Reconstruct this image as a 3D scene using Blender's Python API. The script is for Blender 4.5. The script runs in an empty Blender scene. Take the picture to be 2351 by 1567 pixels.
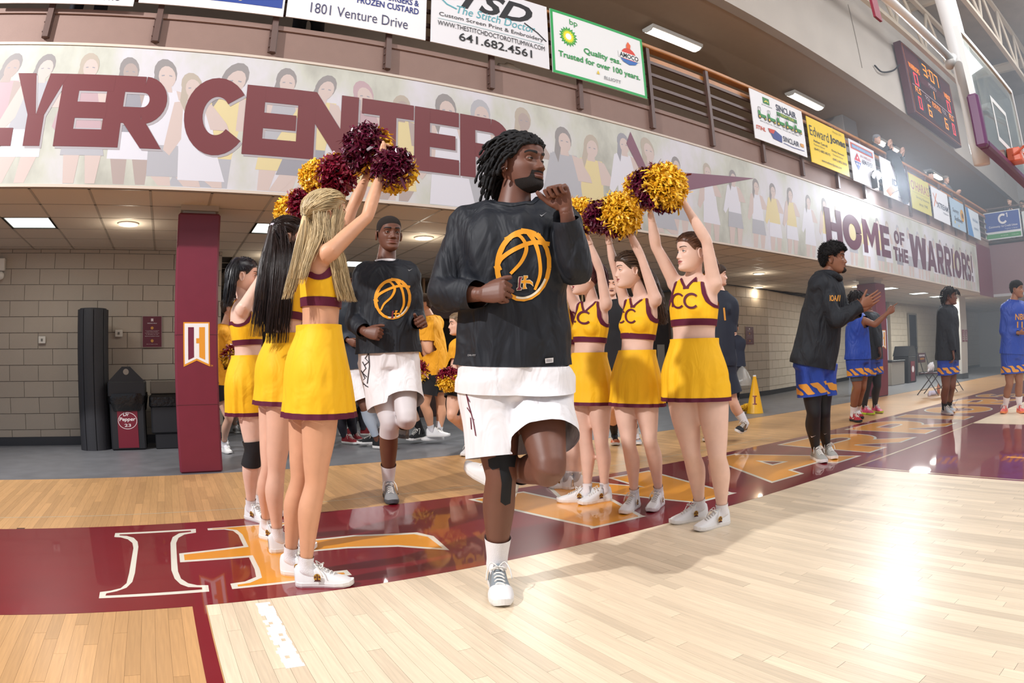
import bpy, bmesh, math, random
import numpy as np
from mathutils import Vector, Matrix, noise
from mathutils.bvhtree import BVHTree
random.seed(7); rng = np.random.default_rng(7)
SC = bpy.context.scene
COL = SC.collection
# ------------------------------------------------------------- camera (wide lens, equidistant projection)
KA = 0.69003; YAW, PIT, ROL = 0.54276, 0.02839, -0.02305
CAM = np.array([-0.0702, -2.5675, 0.9783])
_f = np.array([math.sin(YAW)*math.cos(PIT), math.cos(YAW)*math.cos(PIT), math.sin(PIT)])
_r = np.array([math.cos(YAW), -math.sin(YAW), 0.]); _u = np.cross(_r, _f)
RT = math.cos(ROL)*_r + math.sin(ROL)*_u; UP = -math.sin(ROL)*_r + math.cos(ROL)*_u; FW = _f
cd = bpy.data.cameras.new('camera'); cam = bpy.data.objects.new('camera', cd); COL.objects.link(cam)
cam.matrix_world = Matrix(((RT[0], UP[0], -FW[0], CAM[0]), (RT[1], UP[1], -FW[1], CAM[1]), (RT[2], UP[2], -FW[2], CAM[2]), (0, 0, 0, 1)))
cd.type = 'PANO'; cd.panorama_type = 'FISHEYE_LENS_POLYNOMIAL'
cd.sensor_fit = 'HORIZONTAL'; cd.sensor_width = 36; cd.sensor_height = 24
cd.fisheye_fov = math.radians(200)
cd.fisheye_polynomial_k0 = 0; cd.fisheye_polynomial_k1 = -KA*2.351/36
cd.fisheye_polynomial_k2 = 0; cd.fisheye_polynomial_k3 = 0; cd.fisheye_polynomial_k4 = 0
cd.clip_start = 0.05; cd.clip_end = 200
SC.camera = cam
SC.view_settings.view_transform = 'Standard'; SC.view_settings.look = 'None'
SC.view_settings.exposure = 0.0; SC.view_settings.gamma = 1.0
try: SC.view_settings.use_curve_mapping = False
except Exception: pass
try:
    SC.cycles.max_bounces = 6; SC.cycles.diffuse_bounces = 3; SC.cycles.glossy_bounces = 3
    SC.cycles.transmission_bounces = 3; SC.cycles.transparent_max_bounces = 6
    SC.cycles.caustics_reflective = False; SC.cycles.caustics_refractive = False
    SC.cycles.sample_clamp_indirect = 5; SC.cycles.use_denoising = True
except Exception: pass
# ------------------------------------------------------------- light
wd = bpy.data.worlds.new('world'); SC.world = wd; wd.use_nodes = True
bg = wd.node_tree.nodes['Background']; bg.inputs[0].default_value = (0.80, 0.86, 1.0, 1); bg.inputs[1].default_value = 0.60
def light(name, kind, loc, energy, color=(1, 1, 1), size=0.3, target=None, size_y=None, spot=None):
    l = bpy.data.lights.new(name, kind); l.energy = energy; l.color = color
    if kind == 'AREA':
        l.size = size
        if size_y: l.shape = 'RECTANGLE'; l.size_y = size_y
    else: l.shadow_soft_size = size
    if spot: l.spot_size = math.radians(spot); l.spot_blend = 0.5
    o = bpy.data.objects.new(name, l); COL.objects.link(o); o.location = loc
    if target is not None: o.rotation_euler = (Vector(target)-Vector(loc)).to_track_quat('-Z', 'Y').to_euler()
    return o
light('strobe_light_left', 'SPOT', (-5.0, -0.8, 5.65), 2300, (1, 0.98, 0.97), 0.10, (3.2, 0.9, 0.6), spot=100)
light('strobe_light_right', 'SPOT', (12.0, 2.55, 4.25), 480, (0.86, 0.92, 1), 0.45, (5.5, -1.6, 0.0), spot=130)
light('overhead_fill', 'AREA', (4.0, -6.0, 9.2), 560, (1, 0.97, 0.95), 7, (4.0, -1.5, 0), 4)  # unseen soft fill added for floor brightness, stands for gym luminaires
light('far_fill', 'AREA', (15.0, -4.0, 9.2), 1050, (0.92, 0.95, 1), 8, (15.0, -1, 0), 5)  # second unseen fill, added to brighten the right-hand floor
# ------------------------------------------------------------- helpers
def ray(u, v):
    x = (u-1175.5)/1000; y = -(v-783.5)/1000; r = math.hypot(x, y)+1e-9; th = KA*r
    w = math.sin(th)*x/r*RT + math.sin(th)*y/r*UP + math.cos(th)*FW
    return w/np.linalg.norm(w)
def at(u, v, X=None, Y=None, Z=None):
    r = ray(u, v)
    if X is not None: t = (X-CAM[0])/r[0]
    elif Y is not None: t = (Y-CAM[1])/r[1]
    else: t = (Z-CAM[2])/r[2]
    return CAM+t*r
def nrm(v):
    v = np.asarray(v, float); return v/(np.linalg.norm(v)+1e-12)
MATS = {}
def lin(c): return tuple((x/12.92 if x <= 0.04045 else ((x+0.055)/1.055)**2.4) for x in c)
def srgb(h): return lin(tuple(int(h[i:i+2], 16)/255 for i in (0, 2, 4)))
def mat(name, hexc, rough=0.5, metal=0, spec=0.5, coat=0, bump=0, bscale=60, var=0, vscale=8, emit=None, estr=0, sss=0, alpha=1, trans=0, rnd=0, sheen=0, fold=0):
    if name in MATS: return MATS[name]
    m = bpy.data.materials.new(name); m.use_nodes = True; MATS[name] = m
    nt = m.node_tree; N = nt.nodes; Lk = nt.links; b = N['Principled BSDF']
    c = srgb(hexc); b.inputs['Base Color'].default_value = (*c, 1)
    b.inputs['Roughness'].default_value = rough; b.inputs['Metallic'].default_value = metal
    b.inputs['Specular IOR Level'].default_value = spec; b.inputs['Coat Weight'].default_value = coat
    b.inputs['Coat Roughness'].default_value = 0.08; b.inputs['Alpha'].default_value = alpha
    b.inputs['Transmission Weight'].default_value = trans
    if sheen: b.inputs['Sheen Weight'].default_value = sheen
    if sss:
        b.inputs['Subsurface Weight'].default_value = sss; b.inputs['Subsurface Radius'].default_value = (1, 0.35, 0.2); b.inputs['Subsurface Scale'].default_value = 0.012
    if emit: b.inputs['Emission Color'].default_value = (*srgb(emit), 1); b.inputs['Emission Strength'].default_value = estr
    tc = N.new('ShaderNodeTexCoord')
    src = None
    if var:
        n = N.new('ShaderNodeTexNoise'); n.inputs['Scale'].default_value = vscale; n.inputs['Detail'].default_value = 4; Lk.new(tc.outputs['Object'], n.inputs['Vector'])
        mr = N.new('ShaderNodeMapRange'); mr.inputs[1].default_value = 0.3; mr.inputs[2].default_value = 0.7; mr.inputs[3].default_value = 1-var; mr.inputs[4].default_value = 1+var
        Lk.new(n.outputs[0], mr.inputs[0]); src = mr.outputs[0]
    if rnd:
        oi = N.new('ShaderNodeObjectInfo'); ge = N.new('ShaderNodeNewGeometry'); ad = N.new('ShaderNodeMath'); ad.operation = 'ADD'
        Lk.new(oi.outputs['Random'], ad.inputs[0]); Lk.new(ge.outputs['Random Per Island'], ad.inputs[1])
        fr = N.new('ShaderNodeMath'); fr.operation = 'FRACT'; Lk.new(ad.outputs[0], fr.inputs[0])
        m2 = N.new('ShaderNodeMapRange'); m2.inputs[3].default_value = 1-rnd; m2.inputs[4].default_value = 1+rnd; Lk.new(fr.outputs[0], m2.inputs[0])
        if src is None: src = m2.outputs[0]
        else:
            mm = N.new('ShaderNodeMath'); mm.operation = 'MULTIPLY'; Lk.new(src, mm.inputs[0]); Lk.new(m2.outputs[0], mm.inputs[1]); src = mm.outputs[0]
    if src is not None:
        vm = N.new('ShaderNodeVectorMath'); vm.operation = 'SCALE'; vm.inputs[0].default_value = c; Lk.new(src, vm.inputs['Scale'])
        Lk.new(vm.outputs[0], b.inputs['Base Color'])
    if bump:
        n = N.new('ShaderNodeTexNoise'); n.inputs['Scale'].default_value = bscale; n.inputs['Detail'].default_value = 5; Lk.new(tc.outputs['Object'], n.inputs['Vector'])
        bp = N.new('ShaderNodeBump'); bp.inputs['Strength'].default_value = bump; bp.inputs['Distance'].default_value = 0.01; Lk.new(n.outputs[0], bp.inputs['Height']); Lk.new(bp.outputs[0], b.inputs['Normal'])
    if fold:
        mp = N.new('ShaderNodeMapping'); mp.inputs['Scale'].default_value = (9, 9, 3.6); mp.inputs['Rotation'].default_value = (.5, .35, .2); Lk.new(tc.outputs['Object'], mp.inputs[0])
        n = N.new('ShaderNodeTexNoise'); n.inputs['Scale'].default_value = 1.0; n.inputs['Detail'].default_value = 2.5; n.inputs['Distortion'].default_value = 1.4; Lk.new(mp.outputs[0], n.inputs['Vector'])
        bp = N.new('ShaderNodeBump'); bp.inputs['Strength'].default_value = min(1, fold); bp.inputs['Distance'].default_value = 0.055; Lk.new(n.outputs[0], bp.inputs['Height'])
        if b.inputs['Normal'].links: Lk.new(b.inputs['Normal'].links[0].from_socket, bp.inputs['Normal'])
        Lk.new(bp.outputs[0], b.inputs['Normal'])
    return m
class G:
    def __init__(s): s.v = []; s.f = []; s.n = 0
    def add(s, V, F):
        V = np.asarray(V, float).reshape(-1, 3); n = s.n
        s.v.append(V); s.f += [tuple(n+i for i in f) for f in F]; s.n += len(V); return s
    def V(s): return np.concatenate(s.v) if s.v else np.zeros((0, 3))
    def box(s, a, b, M=None):
        x0, y0, z0 = a; x1, y1, z1 = b
        V = np.array([(x0, y0, z0), (x1, y0, z0), (x1, y1, z0), (x0, y1, z0), (x0, y0, z1), (x1, y0, z1), (x1, y1, z1), (x0, y1, z1)], float)
        if M is not None: V = V@np.array(M[0]).T+np.array(M[1])
        return s.add(V, [(0, 3, 2, 1), (4, 5, 6, 7), (0, 1, 5, 4), (1, 2, 6, 5), (2, 3, 7, 6), (3, 0, 4, 7)])
    def bbox(s, a, b, c=0.01):   # box with chamfered edges
        x0, y0, z0 = a; x1, y1, z1 = b
        P = []
        for z, i in ((z0, c), (z0+c, 0), (z1-c, 0), (z1, c)):
            k = c
            P += [(x0+i+k*(i == 0), y0+i, z), (x1-i-k*(i == 0), y0+i, z), (x1-i, y0+i+k*(i == 0), z), (x1-i, y1-i-k*(i == 0), z), (x1-i-k*(i == 0), y1-i, z), (x0+i+k*(i == 0), y1-i, z), (x0+i, y1-i-k*(i == 0), z), (x0+i, y0+i+k*(i == 0), z)]
        F = [tuple(range(7, -1, -1)), tuple(range(24, 32))]
        for r in range(3):
            for j in range(8): F.append((r*8+j, r*8+(j+1) % 8, r*8+8+(j+1) % 8, r*8+8+j))
        return s.add(P, F)
    def prism(s, poly, d, o=(0, 0, 0), ux=(1, 0, 0), uy=(0, 0, 1)):
        o = np.array(o, float); ux = np.array(ux, float); uy = np.array(uy, float); nn = np.cross(ux, uy)
        P = [o+a*ux+b*uy for a, b in poly]; Q = [p+d*nn for p in P]; n = len(P)
        F = [tuple(range(n-1, -1, -1)), tuple(range(n, 2*n))]+[(i, (i+1) % n, n+(i+1) % n, n+i) for i in range(n)]
        return s.add(P+Q, F)
    def tube(s, path, ra, rb=None, seg=10, u0=None, cap=True, fold=None):
        V, F = tube(path, ra, rb, seg, u0, cap, fold); return s.add(V, F)
    def cyl(s, a, b, r, r2=None, seg=16): return s.tube([a, b], [r, r if r2 is None else r2], seg=seg)
def tube(path, ra, rb=None, seg=10, u0=None, cap=True, fold=None):
    P = np.asarray(path, float); n = len(P)
    ra = np.broadcast_to(np.asarray(ra, float), (n,)); rb = ra if rb is None else np.broadcast_to(np.asarray(rb, float), (n,))
    T = np.gradient(P, axis=0); T /= np.linalg.norm(T, axis=1, keepdims=True)+1e-12
    V = []; u = None
    a = np.linspace(0, 2*math.pi, seg, endpoint=False)
    for i in range(n):
        t = T[i]
        if u0 is not None:
            q = np.asarray(u0, float); q = q[i] if q.ndim == 2 else q
        else:
            q = u if u is not None else (np.array([0, 0, 1.]) if abs(t[2]) < 0.9 else np.array([1., 0, 0]))
        q = q-t*np.dot(q, t)
        if np.linalg.norm(q) < 1e-6: q = np.cross(t, [0.3, 0.5, 0.8])
        u = nrm(q); w = np.cross(t, u)
        k = 1 if fold is None else fold(i/(n-1), a)
        V.append(P[i]+np.outer(np.cos(a)*ra[i]*k, u)+np.outer(np.sin(a)*rb[i]*k, w))
    V = np.concatenate(V); F = []
    for i in range(n-1):
        for j in range(seg):
            k = (j+1) % seg; F.append((i*seg+j, i*seg+k, (i+1)*seg+k, (i+1)*seg+j))
    if cap: F += [tuple(range(seg-1, -1, -1)), tuple(range((n-1)*seg, n*seg))]
    return V, F
def mesh(name, V, F, m=None, smooth=False):
    me = bpy.data.meshes.new(name); me.from_pydata(np.asarray(V).tolist() if not isinstance(V, list) else V, [], F if isinstance(F, list) else F.tolist())
    if m is not None: me.materials.append(m)
    if smooth: me.polygons.foreach_set('use_smooth', [True]*len(me.polygons))
    me.update(); return me
def obj(name, g, m=None, parent=None, smooth=False, loc=None, **props):
    if name.startswith(('lettering', 'backrest_lettering', 'drink_logo', 'seal', 'colon', 'jersey_number', 'armhole_trim', 'chest_print', 'basketball_print')): props.setdefault('kind', 'stuff')
    me = g if isinstance(g, bpy.types.Mesh) else (mesh(name, g.V(), g.f, m, smooth) if isinstance(g, G) else mesh(name, g[0], g[1], m, smooth))
    o = bpy.data.objects.new(name, me); COL.objects.link(o)
    if parent is not None: o.parent = parent
    if loc is not None: o.location = loc
    for k, v in props.items(): o[k] = v
    return o
def thing(name, label, cat, loc=(0, 0, 0), group=None, rz=0):
    o = bpy.data.objects.new(name, None); COL.objects.link(o); o.location = loc; o.rotation_euler = (0, 0, rz); o.empty_display_size = 0.1
    o['label'] = label; o['category'] = cat
    if group: o['group'] = group
    return o
def tag(o, label, cat, group=None):
    o['label'] = label; o['category'] = cat
    if group: o['group'] = group
    return o
def dup(root, loc=None, rz=None, label=None):
    r = root.copy(); COL.objects.link(r)
    if loc is not None: r.location = loc
    if rz is not None: r.rotation_euler = (0, 0, rz)
    if label: r['label'] = label
    for ch in root.children:
        c = ch.copy(); COL.objects.link(c); c.parent = r
        for g2 in ch.children:
            d = g2.copy(); COL.objects.link(d); d.parent = c
    return r
def text2d(body, size=1, bold=0, shear=0, spacing=1.0, font=None):
    """flat text -> (V2 list, faces); origin at the lower left, baseline y=0"""
    c = bpy.data.curves.new('txt', 'FONT'); c.body = body; c.size = size; c.offset = bold*size; c.shear = shear; c.space_character = spacing
    c.resolution_u = 3; c.fill_mode = 'FRONT'
    o = bpy.data.objects.new('txt', c); COL.objects.link(o)
    dg = bpy.context.evaluated_depsgraph_get(); me = bpy.data.meshes.new_from_object(o.evaluated_get(dg))
    V = np.array([v.co[:2] for v in me.vertices]).reshape(-1, 2); F = [tuple(p.vertices) for p in me.polygons]
    bpy.data.objects.remove(o); bpy.data.curves.remove(c); bpy.data.meshes.remove(me)
    return V, F
def fit2d(T, x0, y0, x1, y1):
    V, F = T
    if len(V) == 0: return T
    a = V.min(0); b = V.max(0); V = (V-a)/(b-a+1e-9)*np.array([x1-x0, y1-y0])+np.array([x0, y0]); return V, F
def put2d(g, T, o, ux, uy, off=0.0, thick=0.0):
    """lay 2D faces on a plane: a thin printed layer with real thickness"""
    V, F = T
    o = np.array(o, float); ux = np.array(ux, float); uy = np.array(uy, float); nn = nrm(np.cross(ux, uy))
    P = o+np.outer(V[:, 0], ux)+np.outer(V[:, 1], uy)
    g.add(P+nn*(off+thick), F); return g
def plane_frame(kind):
    # wall print facing -Y: ux=+X, uy=+Z -> normal = -Y
    return (1, 0, 0), (0, 0, 1)
def voxel(V, F, vox, smooth=4, lam=0.5):
    me = mesh('tmp', V, F); o = bpy.data.objects.new('tmp', me); COL.objects.link(o)
    md = o.modifiers.new('r', 'REMESH'); md.mode = 'VOXEL'; md.voxel_size = vox; md.adaptivity = 0
    dg = bpy.context.evaluated_depsgraph_get(); ev = o.evaluated_get(dg); m2 = ev.to_mesh()
    n = len(m2.vertices); W = np.empty(n*3); m2.vertices.foreach_get('co', W); W = W.reshape(-1, 3)
    npoly = len(m2.polygons); li = np.empty(len(m2.loops), dtype=np.int64); m2.loops.foreach_get('vertex_index', li)
    if len(li) == npoly*4: FF = li.reshape(-1, 4)
    else: FF = [tuple(p.vertices) for p in m2.polygons]
    ev.to_mesh_clear(); bpy.data.objects.remove(o); bpy.data.meshes.remove(me)
    if isinstance(FF, list): FF = np.array([f if len(f) == 4 else (f[0], f[1], f[2], f[2]) for f in FF])
    for _ in range(smooth): W = lap(W, FF, lam)
    return W, FF
def lap(W, FF, lam=0.5):
    S = np.zeros_like(W); C = np.zeros(len(W))
    for a, b in ((0, 1), (1, 2), (2, 3), (3, 0)):
        i = FF[:, a]; j = FF[:, b]
        for k in range(3): S[:, k] += np.bincount(i, W[j, k], len(W))+np.bincount(j, W[i, k], len(W))
        C += np.bincount(i, minlength=len(W))+np.bincount(j, minlength=len(W))
    return W+(S/np.maximum(C, 1)[:, None]-W)*lam
def vnormals(W, FF):
    a = W[FF[:, 0]]; b = W[FF[:, 1]]; c = W[FF[:, 2]]; d = W[FF[:, 3]]
    n = np.cross(c-a, d-b); N = np.zeros_like(W)
    for k in range(4):
        for j in range(3): N[:, j] += np.bincount(FF[:, k], n[:, j], len(W))
    return N/(np.linalg.norm(N, axis=1, keepdims=True)+1e-12)
def clip(W, FF, f, off=0.0, N=None):
    """keep the part of the mesh where the scalar f>=0, cut cleanly along f=0; offset along normals"""
    if N is None: N = vnormals(W, FF)
    P = W+N*(off if np.isscalar(off) else np.asarray(off)[:, None])
    ins = f >= 0; k = ins[FF].sum(1)
    full = FF[k == 4]; part = FF[(k > 0) & (k < 4)]
    verts = [P]; n = len(P); faces = [tuple(x) for x in full.tolist()]; cache = {}; extra = []
    for q in part.tolist():
        out = []
        for i in range(4):
            a = q[i]; b = q[(i+1) % 4]
            if a == b: continue
            if ins[a]: out.append(a)
            if ins[a] != ins[b]:
                key = (a, b) if a < b else (b, a)
                if key not in cache:
                    t = f[key[0]]/(f[key[0]]-f[key[1]]); extra.append(P[key[0]]*(1-t)+P[key[1]]*t); cache[key] = n+len(extra)-1
                out.append(cache[key])
        if len(out) >= 3: faces.append(tuple(out))
    if extra: verts.append(np.array(extra))
    V = np.concatenate(verts)
    used = np.zeros(len(V), bool)
    for x in faces: 
        for i in x: used[i] = True
    idx = np.cumsum(used)-1
    return V[used], [tuple(int(idx[i]) for i in x) for x in faces]
def segc(V, a, b):
    """t along a->b (metres) and distance to the line"""
    d = nrm(b-a); t = (V-a)@d; dist = np.linalg.norm(V-a-np.outer(t, d), axis=1); return t, dist
def fbm(P, s, seed=0.0):
    return np.array([noise.noise(Vector((p[0]*s+seed, p[1]*s-seed, p[2]*s+2*seed))) for p in P])
def gridcut(T, step):
    bm = bmesh.new(); vs = [bm.verts.new((x, y, 0)) for x, y in T[0]]
    for f in T[1]:
        try: bm.faces.new([vs[i] for i in f])
        except Exception: pass
    a = T[0].min(0); b = T[0].max(0)
    for ax in (0, 1):
        x = a[ax]+step
        while x < b[ax]:
            no = (1, 0, 0) if ax == 0 else (0, 1, 0); co = (x, 0, 0) if ax == 0 else (0, x, 0)
            bmesh.ops.bisect_plane(bm, geom=bm.verts[:]+bm.edges[:]+bm.faces[:], dist=1e-7, plane_co=co, plane_no=no); x += step
    bm.verts.index_update()
    V = np.array([v.co[:2] for v in bm.verts]); F = [tuple(v.index for v in f.verts) for f in bm.faces]; bm.free()
    return V, F
def decal(bvh, T, c, ux, uy, dirn, off=0.002, step=0.02, reach=0.5):
    """print a flat 2D shape on a curved surface by casting each vertex onto it"""
    T = gridcut(T, step); c = np.array(c, float); ux = np.array(ux, float); uy = np.array(uy, float); dirn = nrm(dirn)
    P = c+np.outer(T[0][:, 0], ux)+np.outer(T[0][:, 1], uy); out = []; ok = []
    for p in P:
        h = bvh.ray_cast(Vector(p-dirn*reach), Vector(dirn), reach*2)
        if h[0] is None: out.append(p); ok.append(False)
        else: out.append(np.array(h[0])-dirn*off); ok.append(True)
    F = [f for f in T[1] if all(ok[i] for i in f)]
    return np.array(out), F
def stroke(pts, w, closed=False):
    P = np.array(pts, float); n = len(P); w = np.broadcast_to(np.asarray(w, float), (n,))
    if closed: T = np.roll(P, -1, 0)-np.roll(P, 1, 0)
    else: T = np.gradient(P, axis=0)
    T /= np.linalg.norm(T, axis=1, keepdims=True)+1e-12; Nn = np.stack([-T[:, 1], T[:, 0]], 1)
    V = np.concatenate([P+Nn*w[:, None]/2, P-Nn*w[:, None]/2]); F = []
    for i in range(n if closed else n-1):
        j = (i+1) % n; F.append((i+n, j+n, j, i))
    return V, F
def join2d(*Ts):
    V = []; F = []; n = 0
    for T in Ts:
        V.append(np.asarray(T[0])); F += [tuple(n+i for i in f) for f in T[1]]; n += len(T[0])
    return np.concatenate(V), F
def cst(pts, w):
    P = np.array(pts, float); w = np.broadcast_to(np.asarray(w, float), (len(P),)); Q = sm(np.column_stack([P, w]), 5); return stroke(Q[:, :2], Q[:, 2])
def poly2d(pts): return np.array(pts, float), [tuple(range(len(pts)))]
def arc(cx, cy, r, a0, a1, n=24, ry=None):
    ry = r if ry is None else ry
    return [(cx+r*math.cos(math.radians(a0+(a1-a0)*i/n)), cy+ry*math.sin(math.radians(a0+(a1-a0)*i/n))) for i in range(n+1)]
def disc(cx, cy, r, n=20, ry=None): return poly2d(arc(cx, cy, r, 0, 360, n, ry)[:-1])
def project(P):
    v = np.asarray(P, float)-CAM; v = np.stack([v@RT, v@UP, v@FW], -1); L = np.linalg.norm(v, axis=-1)
    th = np.arccos(np.clip(v[..., 2]/L, -1, 1)); s = np.hypot(v[..., 0], v[..., 1])+1e-9; r = th/KA*1000
    return np.stack([1175.5+r*v[..., 0]/s, 783.5-r*v[..., 1]/s], -1)
YB = 2.9; YAD = 2.8
# ============================================================ floor
def wood(name, hexc, rnd, planked=False):
    m = mat(name, hexc, rough=0.42, coat=0.30, spec=0.35, rnd=rnd)
    nt = m.node_tree; N = nt.nodes; Lk = nt.links; b = N['Principled BSDF']
    b.inputs['Coat Roughness'].default_value = 0.27
    tc = N.new('ShaderNodeTexCoord'); mp = N.new('ShaderNodeMapping'); mp.inputs['Scale'].default_value = (60, 3, 60)
    Lk.new(tc.outputs['Object'], mp.inputs[0]); n = N.new('ShaderNodeTexNoise'); n.inputs['Scale'].default_value = 1.6; n.inputs['Detail'].default_value = 6; n.inputs['Distortion'].default_value = 0.6
    Lk.new(mp.outputs[0], n.inputs['Vector'])
    n2 = N.new('ShaderNodeTexNoise'); n2.inputs['Scale'].default_value = 1.1; Lk.new(tc.outputs['Object'], n2.inputs['Vector'])
    old = b.inputs['Base Color'].links[0].from_socket if b.inputs['Base Color'].links else None
    mr = N.new('ShaderNodeMapRange'); mr.inputs[1].default_value = .25; mr.inputs[2].default_value = .75; mr.inputs[3].default_value = 0.88; mr.inputs[4].default_value = 1.09; Lk.new(n.outputs[0], mr.inputs[0])
    mr2 = N.new('ShaderNodeMapRange'); mr2.inputs[1].default_value = .3; mr2.inputs[2].default_value = .7; mr2.inputs[3].default_value = 0.92; mr2.inputs[4].default_value = 1.06; Lk.new(n2.outputs[0], mr2.inputs[0])
    mu = N.new('ShaderNodeMath'); mu.operation = 'MULTIPLY'; Lk.new(mr.outputs[0], mu.inputs[0]); Lk.new(mr2.outputs[0], mu.inputs[1])
    vm = N.new('ShaderNodeVectorMath'); vm.operation = 'SCALE'; Lk.new(old, vm.inputs[0]); Lk.new(mu.outputs[0], vm.inputs['Scale'])
    out = vm.outputs[0]
    if planked:
        br = N.new('ShaderNodeTexBrick'); br.inputs['Scale'].default_value = 1; br.inputs['Brick Width'].default_value = 0.95; br.inputs['Row Height'].default_value = 0.055; br.inputs['Mortar Size'].default_value = 0.0007
        br.inputs['Color1'].default_value = (1.08, 1.06, 1.04, 1); br.inputs['Color2'].default_value = (0.9, 0.88, 0.86, 1); br.inputs['Mortar'].default_value = (0.4, 0.3, 0.2, 1)
        mp2 = N.new('ShaderNodeMapping'); mp2.inputs['Rotation'].default_value = (0, 0, math.pi/2); Lk.new(tc.outputs['Object'], mp2.inputs[0]); Lk.new(mp2.outputs[0], br.inputs['Vector'])
        m3 = N.new('ShaderNodeVectorMath'); m3.operation = 'MULTIPLY'; Lk.new(out, m3.inputs[0]); Lk.new(br.outputs[0], m3.inputs[1]); out = m3.outputs[0]
    Lk.new(out, b.inputs['Base Color']); return m
M_pale = wood('maple_pale', 'EBD8BC', 0.13); M_amber = wood('maple_amber', 'C89B69', 0.13)
M_pale2 = wood('maple_pale_far', 'EBD8BC', 0.001, True); M_amber2 = wood('maple_amber_far', 'C89B69', 0.001, True)
floor = obj('floor', G().box((-6, -16, -0.2), (32, 9.5, -0.006)), mat('subfloor', '3A2A1C', 0.8), kind='structure')
obj('court_surface', G().box((0, -16, -0.006), (32, 0, -0.0012)), M_pale2, floor)
obj('border_surface', G().box((-6, -16, -0.006), (0, 0, -0.0012)).box((-6, 0, -0.006), (32, 3.29, -0.0012)), M_amber2, floor)
obj('board_joint_base', G().box((-3, -2.3, -0.0012), (6.58, 3.29, -0.0006)), mat('joint_dark', '4A3524', 0.7), floor)
W = 0.055; boards = []
ncol = int((6.6+3)/W)
for i in range(ncol):
    x0 = -2.97+i*W
    if x0 < 0 < x0+W: pass
    for (ya, yb) in ((-2.3, 0.0), (1.467, 3.29)):
        y = ya-random.random()*0.8
        while y < yb:
            L = random.choice((0.35, 0.5, 0.7, 0.9, 1.2, 1.5)); a = max(y, ya)
            if yb-(y+L) < .12: L = yb-y+.001
            b = min(y+L, yb); y += L
            if b-a < 0.03: continue
            c = np.array([x0+W/2, (a+b)/2, 0]); px = project(np.array([x0+W/2, b, 0]))
            if px[1] < 1700 and np.linalg.norm(c-CAM) < 9.2: boards.append((np.linalg.norm(c-CAM)/math.sqrt(b-a), x0, a, b))
boards.sort(); g1 = G(); g2 = G(); pm = {}
for k, (dd, x0, a, b) in enumerate(boards):
    pale = x0+W/2 > 0 and b <= 0.001
    if k < 290:
        key = (round(b-a, 3), pale)
        if key not in pm:
            pm[key] = mesh('plank', G().box((0.0004, 0.0006, -0.0006), (W-0.0004, b-a-0.0006, 0.0)).V(), G().box((0, 0, 0), (1, 1, 1)).f, M_pale if pale else M_amber)
        obj('plank', pm[key], None, floor, loc=(x0, a, random.uniform(-2e-4, 0)))
    else:
        z = random.uniform(-2e-4, 0); (g1 if pale else g2).box((x0+0.0004, a+0.0006, -0.0006), (x0+W-0.0004, b-0.0006, z))
o = obj('plank_field', g1, M_pale, floor); o['kind'] = 'stuff'
o = obj('plank_field', g2, M_amber, floor); o['kind'] = 'stuff'
del boards
# painted markings
def gloss(name, hexc, var=0.06):
    m = mat(name, hexc, rough=0.35, coat=0.8, spec=0.4, var=var, vscale=3); m.node_tree.nodes['Principled BSDF'].inputs['Coat Roughness'].default_value = 0.035; return m
M_mar = gloss('paint_maroon', '7E1020'); M_white = gloss('paint_white', 'EDEBDD', 0.03); M_gold = gloss('paint_gold', 'F0A030', 0.05)
def slab2d(name, T, m, z0, z1, parent=None):
    g = G(); V, F = T; n = len(V)
    g.add(np.column_stack([V, np.full(n, z1)]), F); return obj(name, g, m, parent)
obj('baseline_stripe', G().box((-6, 0, 0.0001), (22, 1.467, 0.0006)).box((-0.005, -2.6, 0.0001), (-0.06, 0, 0.0006)), M_mar, floor)
obj('key_area', G().box((4.77, -6, 0.0001), (8.24, 0, 0.0006)), M_mar, floor)
obj('key_outline', G().box((4.80, -6, 0.0006), (4.825, -0.02, 0.0010)).box((4.80, -0.025, 0.0006), (8.24, 0.0, 0.0010)).box((8.20, -6, 0.0006), (8.235, 0, 0.0010)), mat('line_tan', 'D9C09A', 0.3, coat=0.6), floor)
obj('free_throw_mark', G().box((5.75, -1.12, 0.0006), (5.82, -3, 0.0010)), M_gold, floor)
g = G(); p = stroke([(-6, 1.83), (-1.35, 1.79), (1.4, 1.57+0.2), (6, 1.75)], 0.012); g.add(np.column_stack([p[0], np.full(len(p[0]), 0.0005)]), p[1]); obj('thin_line', g, mat('line_grey', 'C9BEA4', 0.4, coat=.5), floor)
# worn white hash tape
g = G(); rr = random.Random(3)
for i in range(26):
    y = -0.04-i*0.024
    for j in range(4):
        if rr.random() < 0.93: g.box((0.205+j*0.016+(rr.uniform(-.006, .003) if j == 0 else 0), y-0.0245, 0.0001), (0.2212+j*0.016+(rr.uniform(-.004, .005) if j == 3 else 0), y, 0.0009))
obj('tape_hash_mark', g, mat('tape_white', 'F4F2EE', 0.6), floor)

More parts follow.
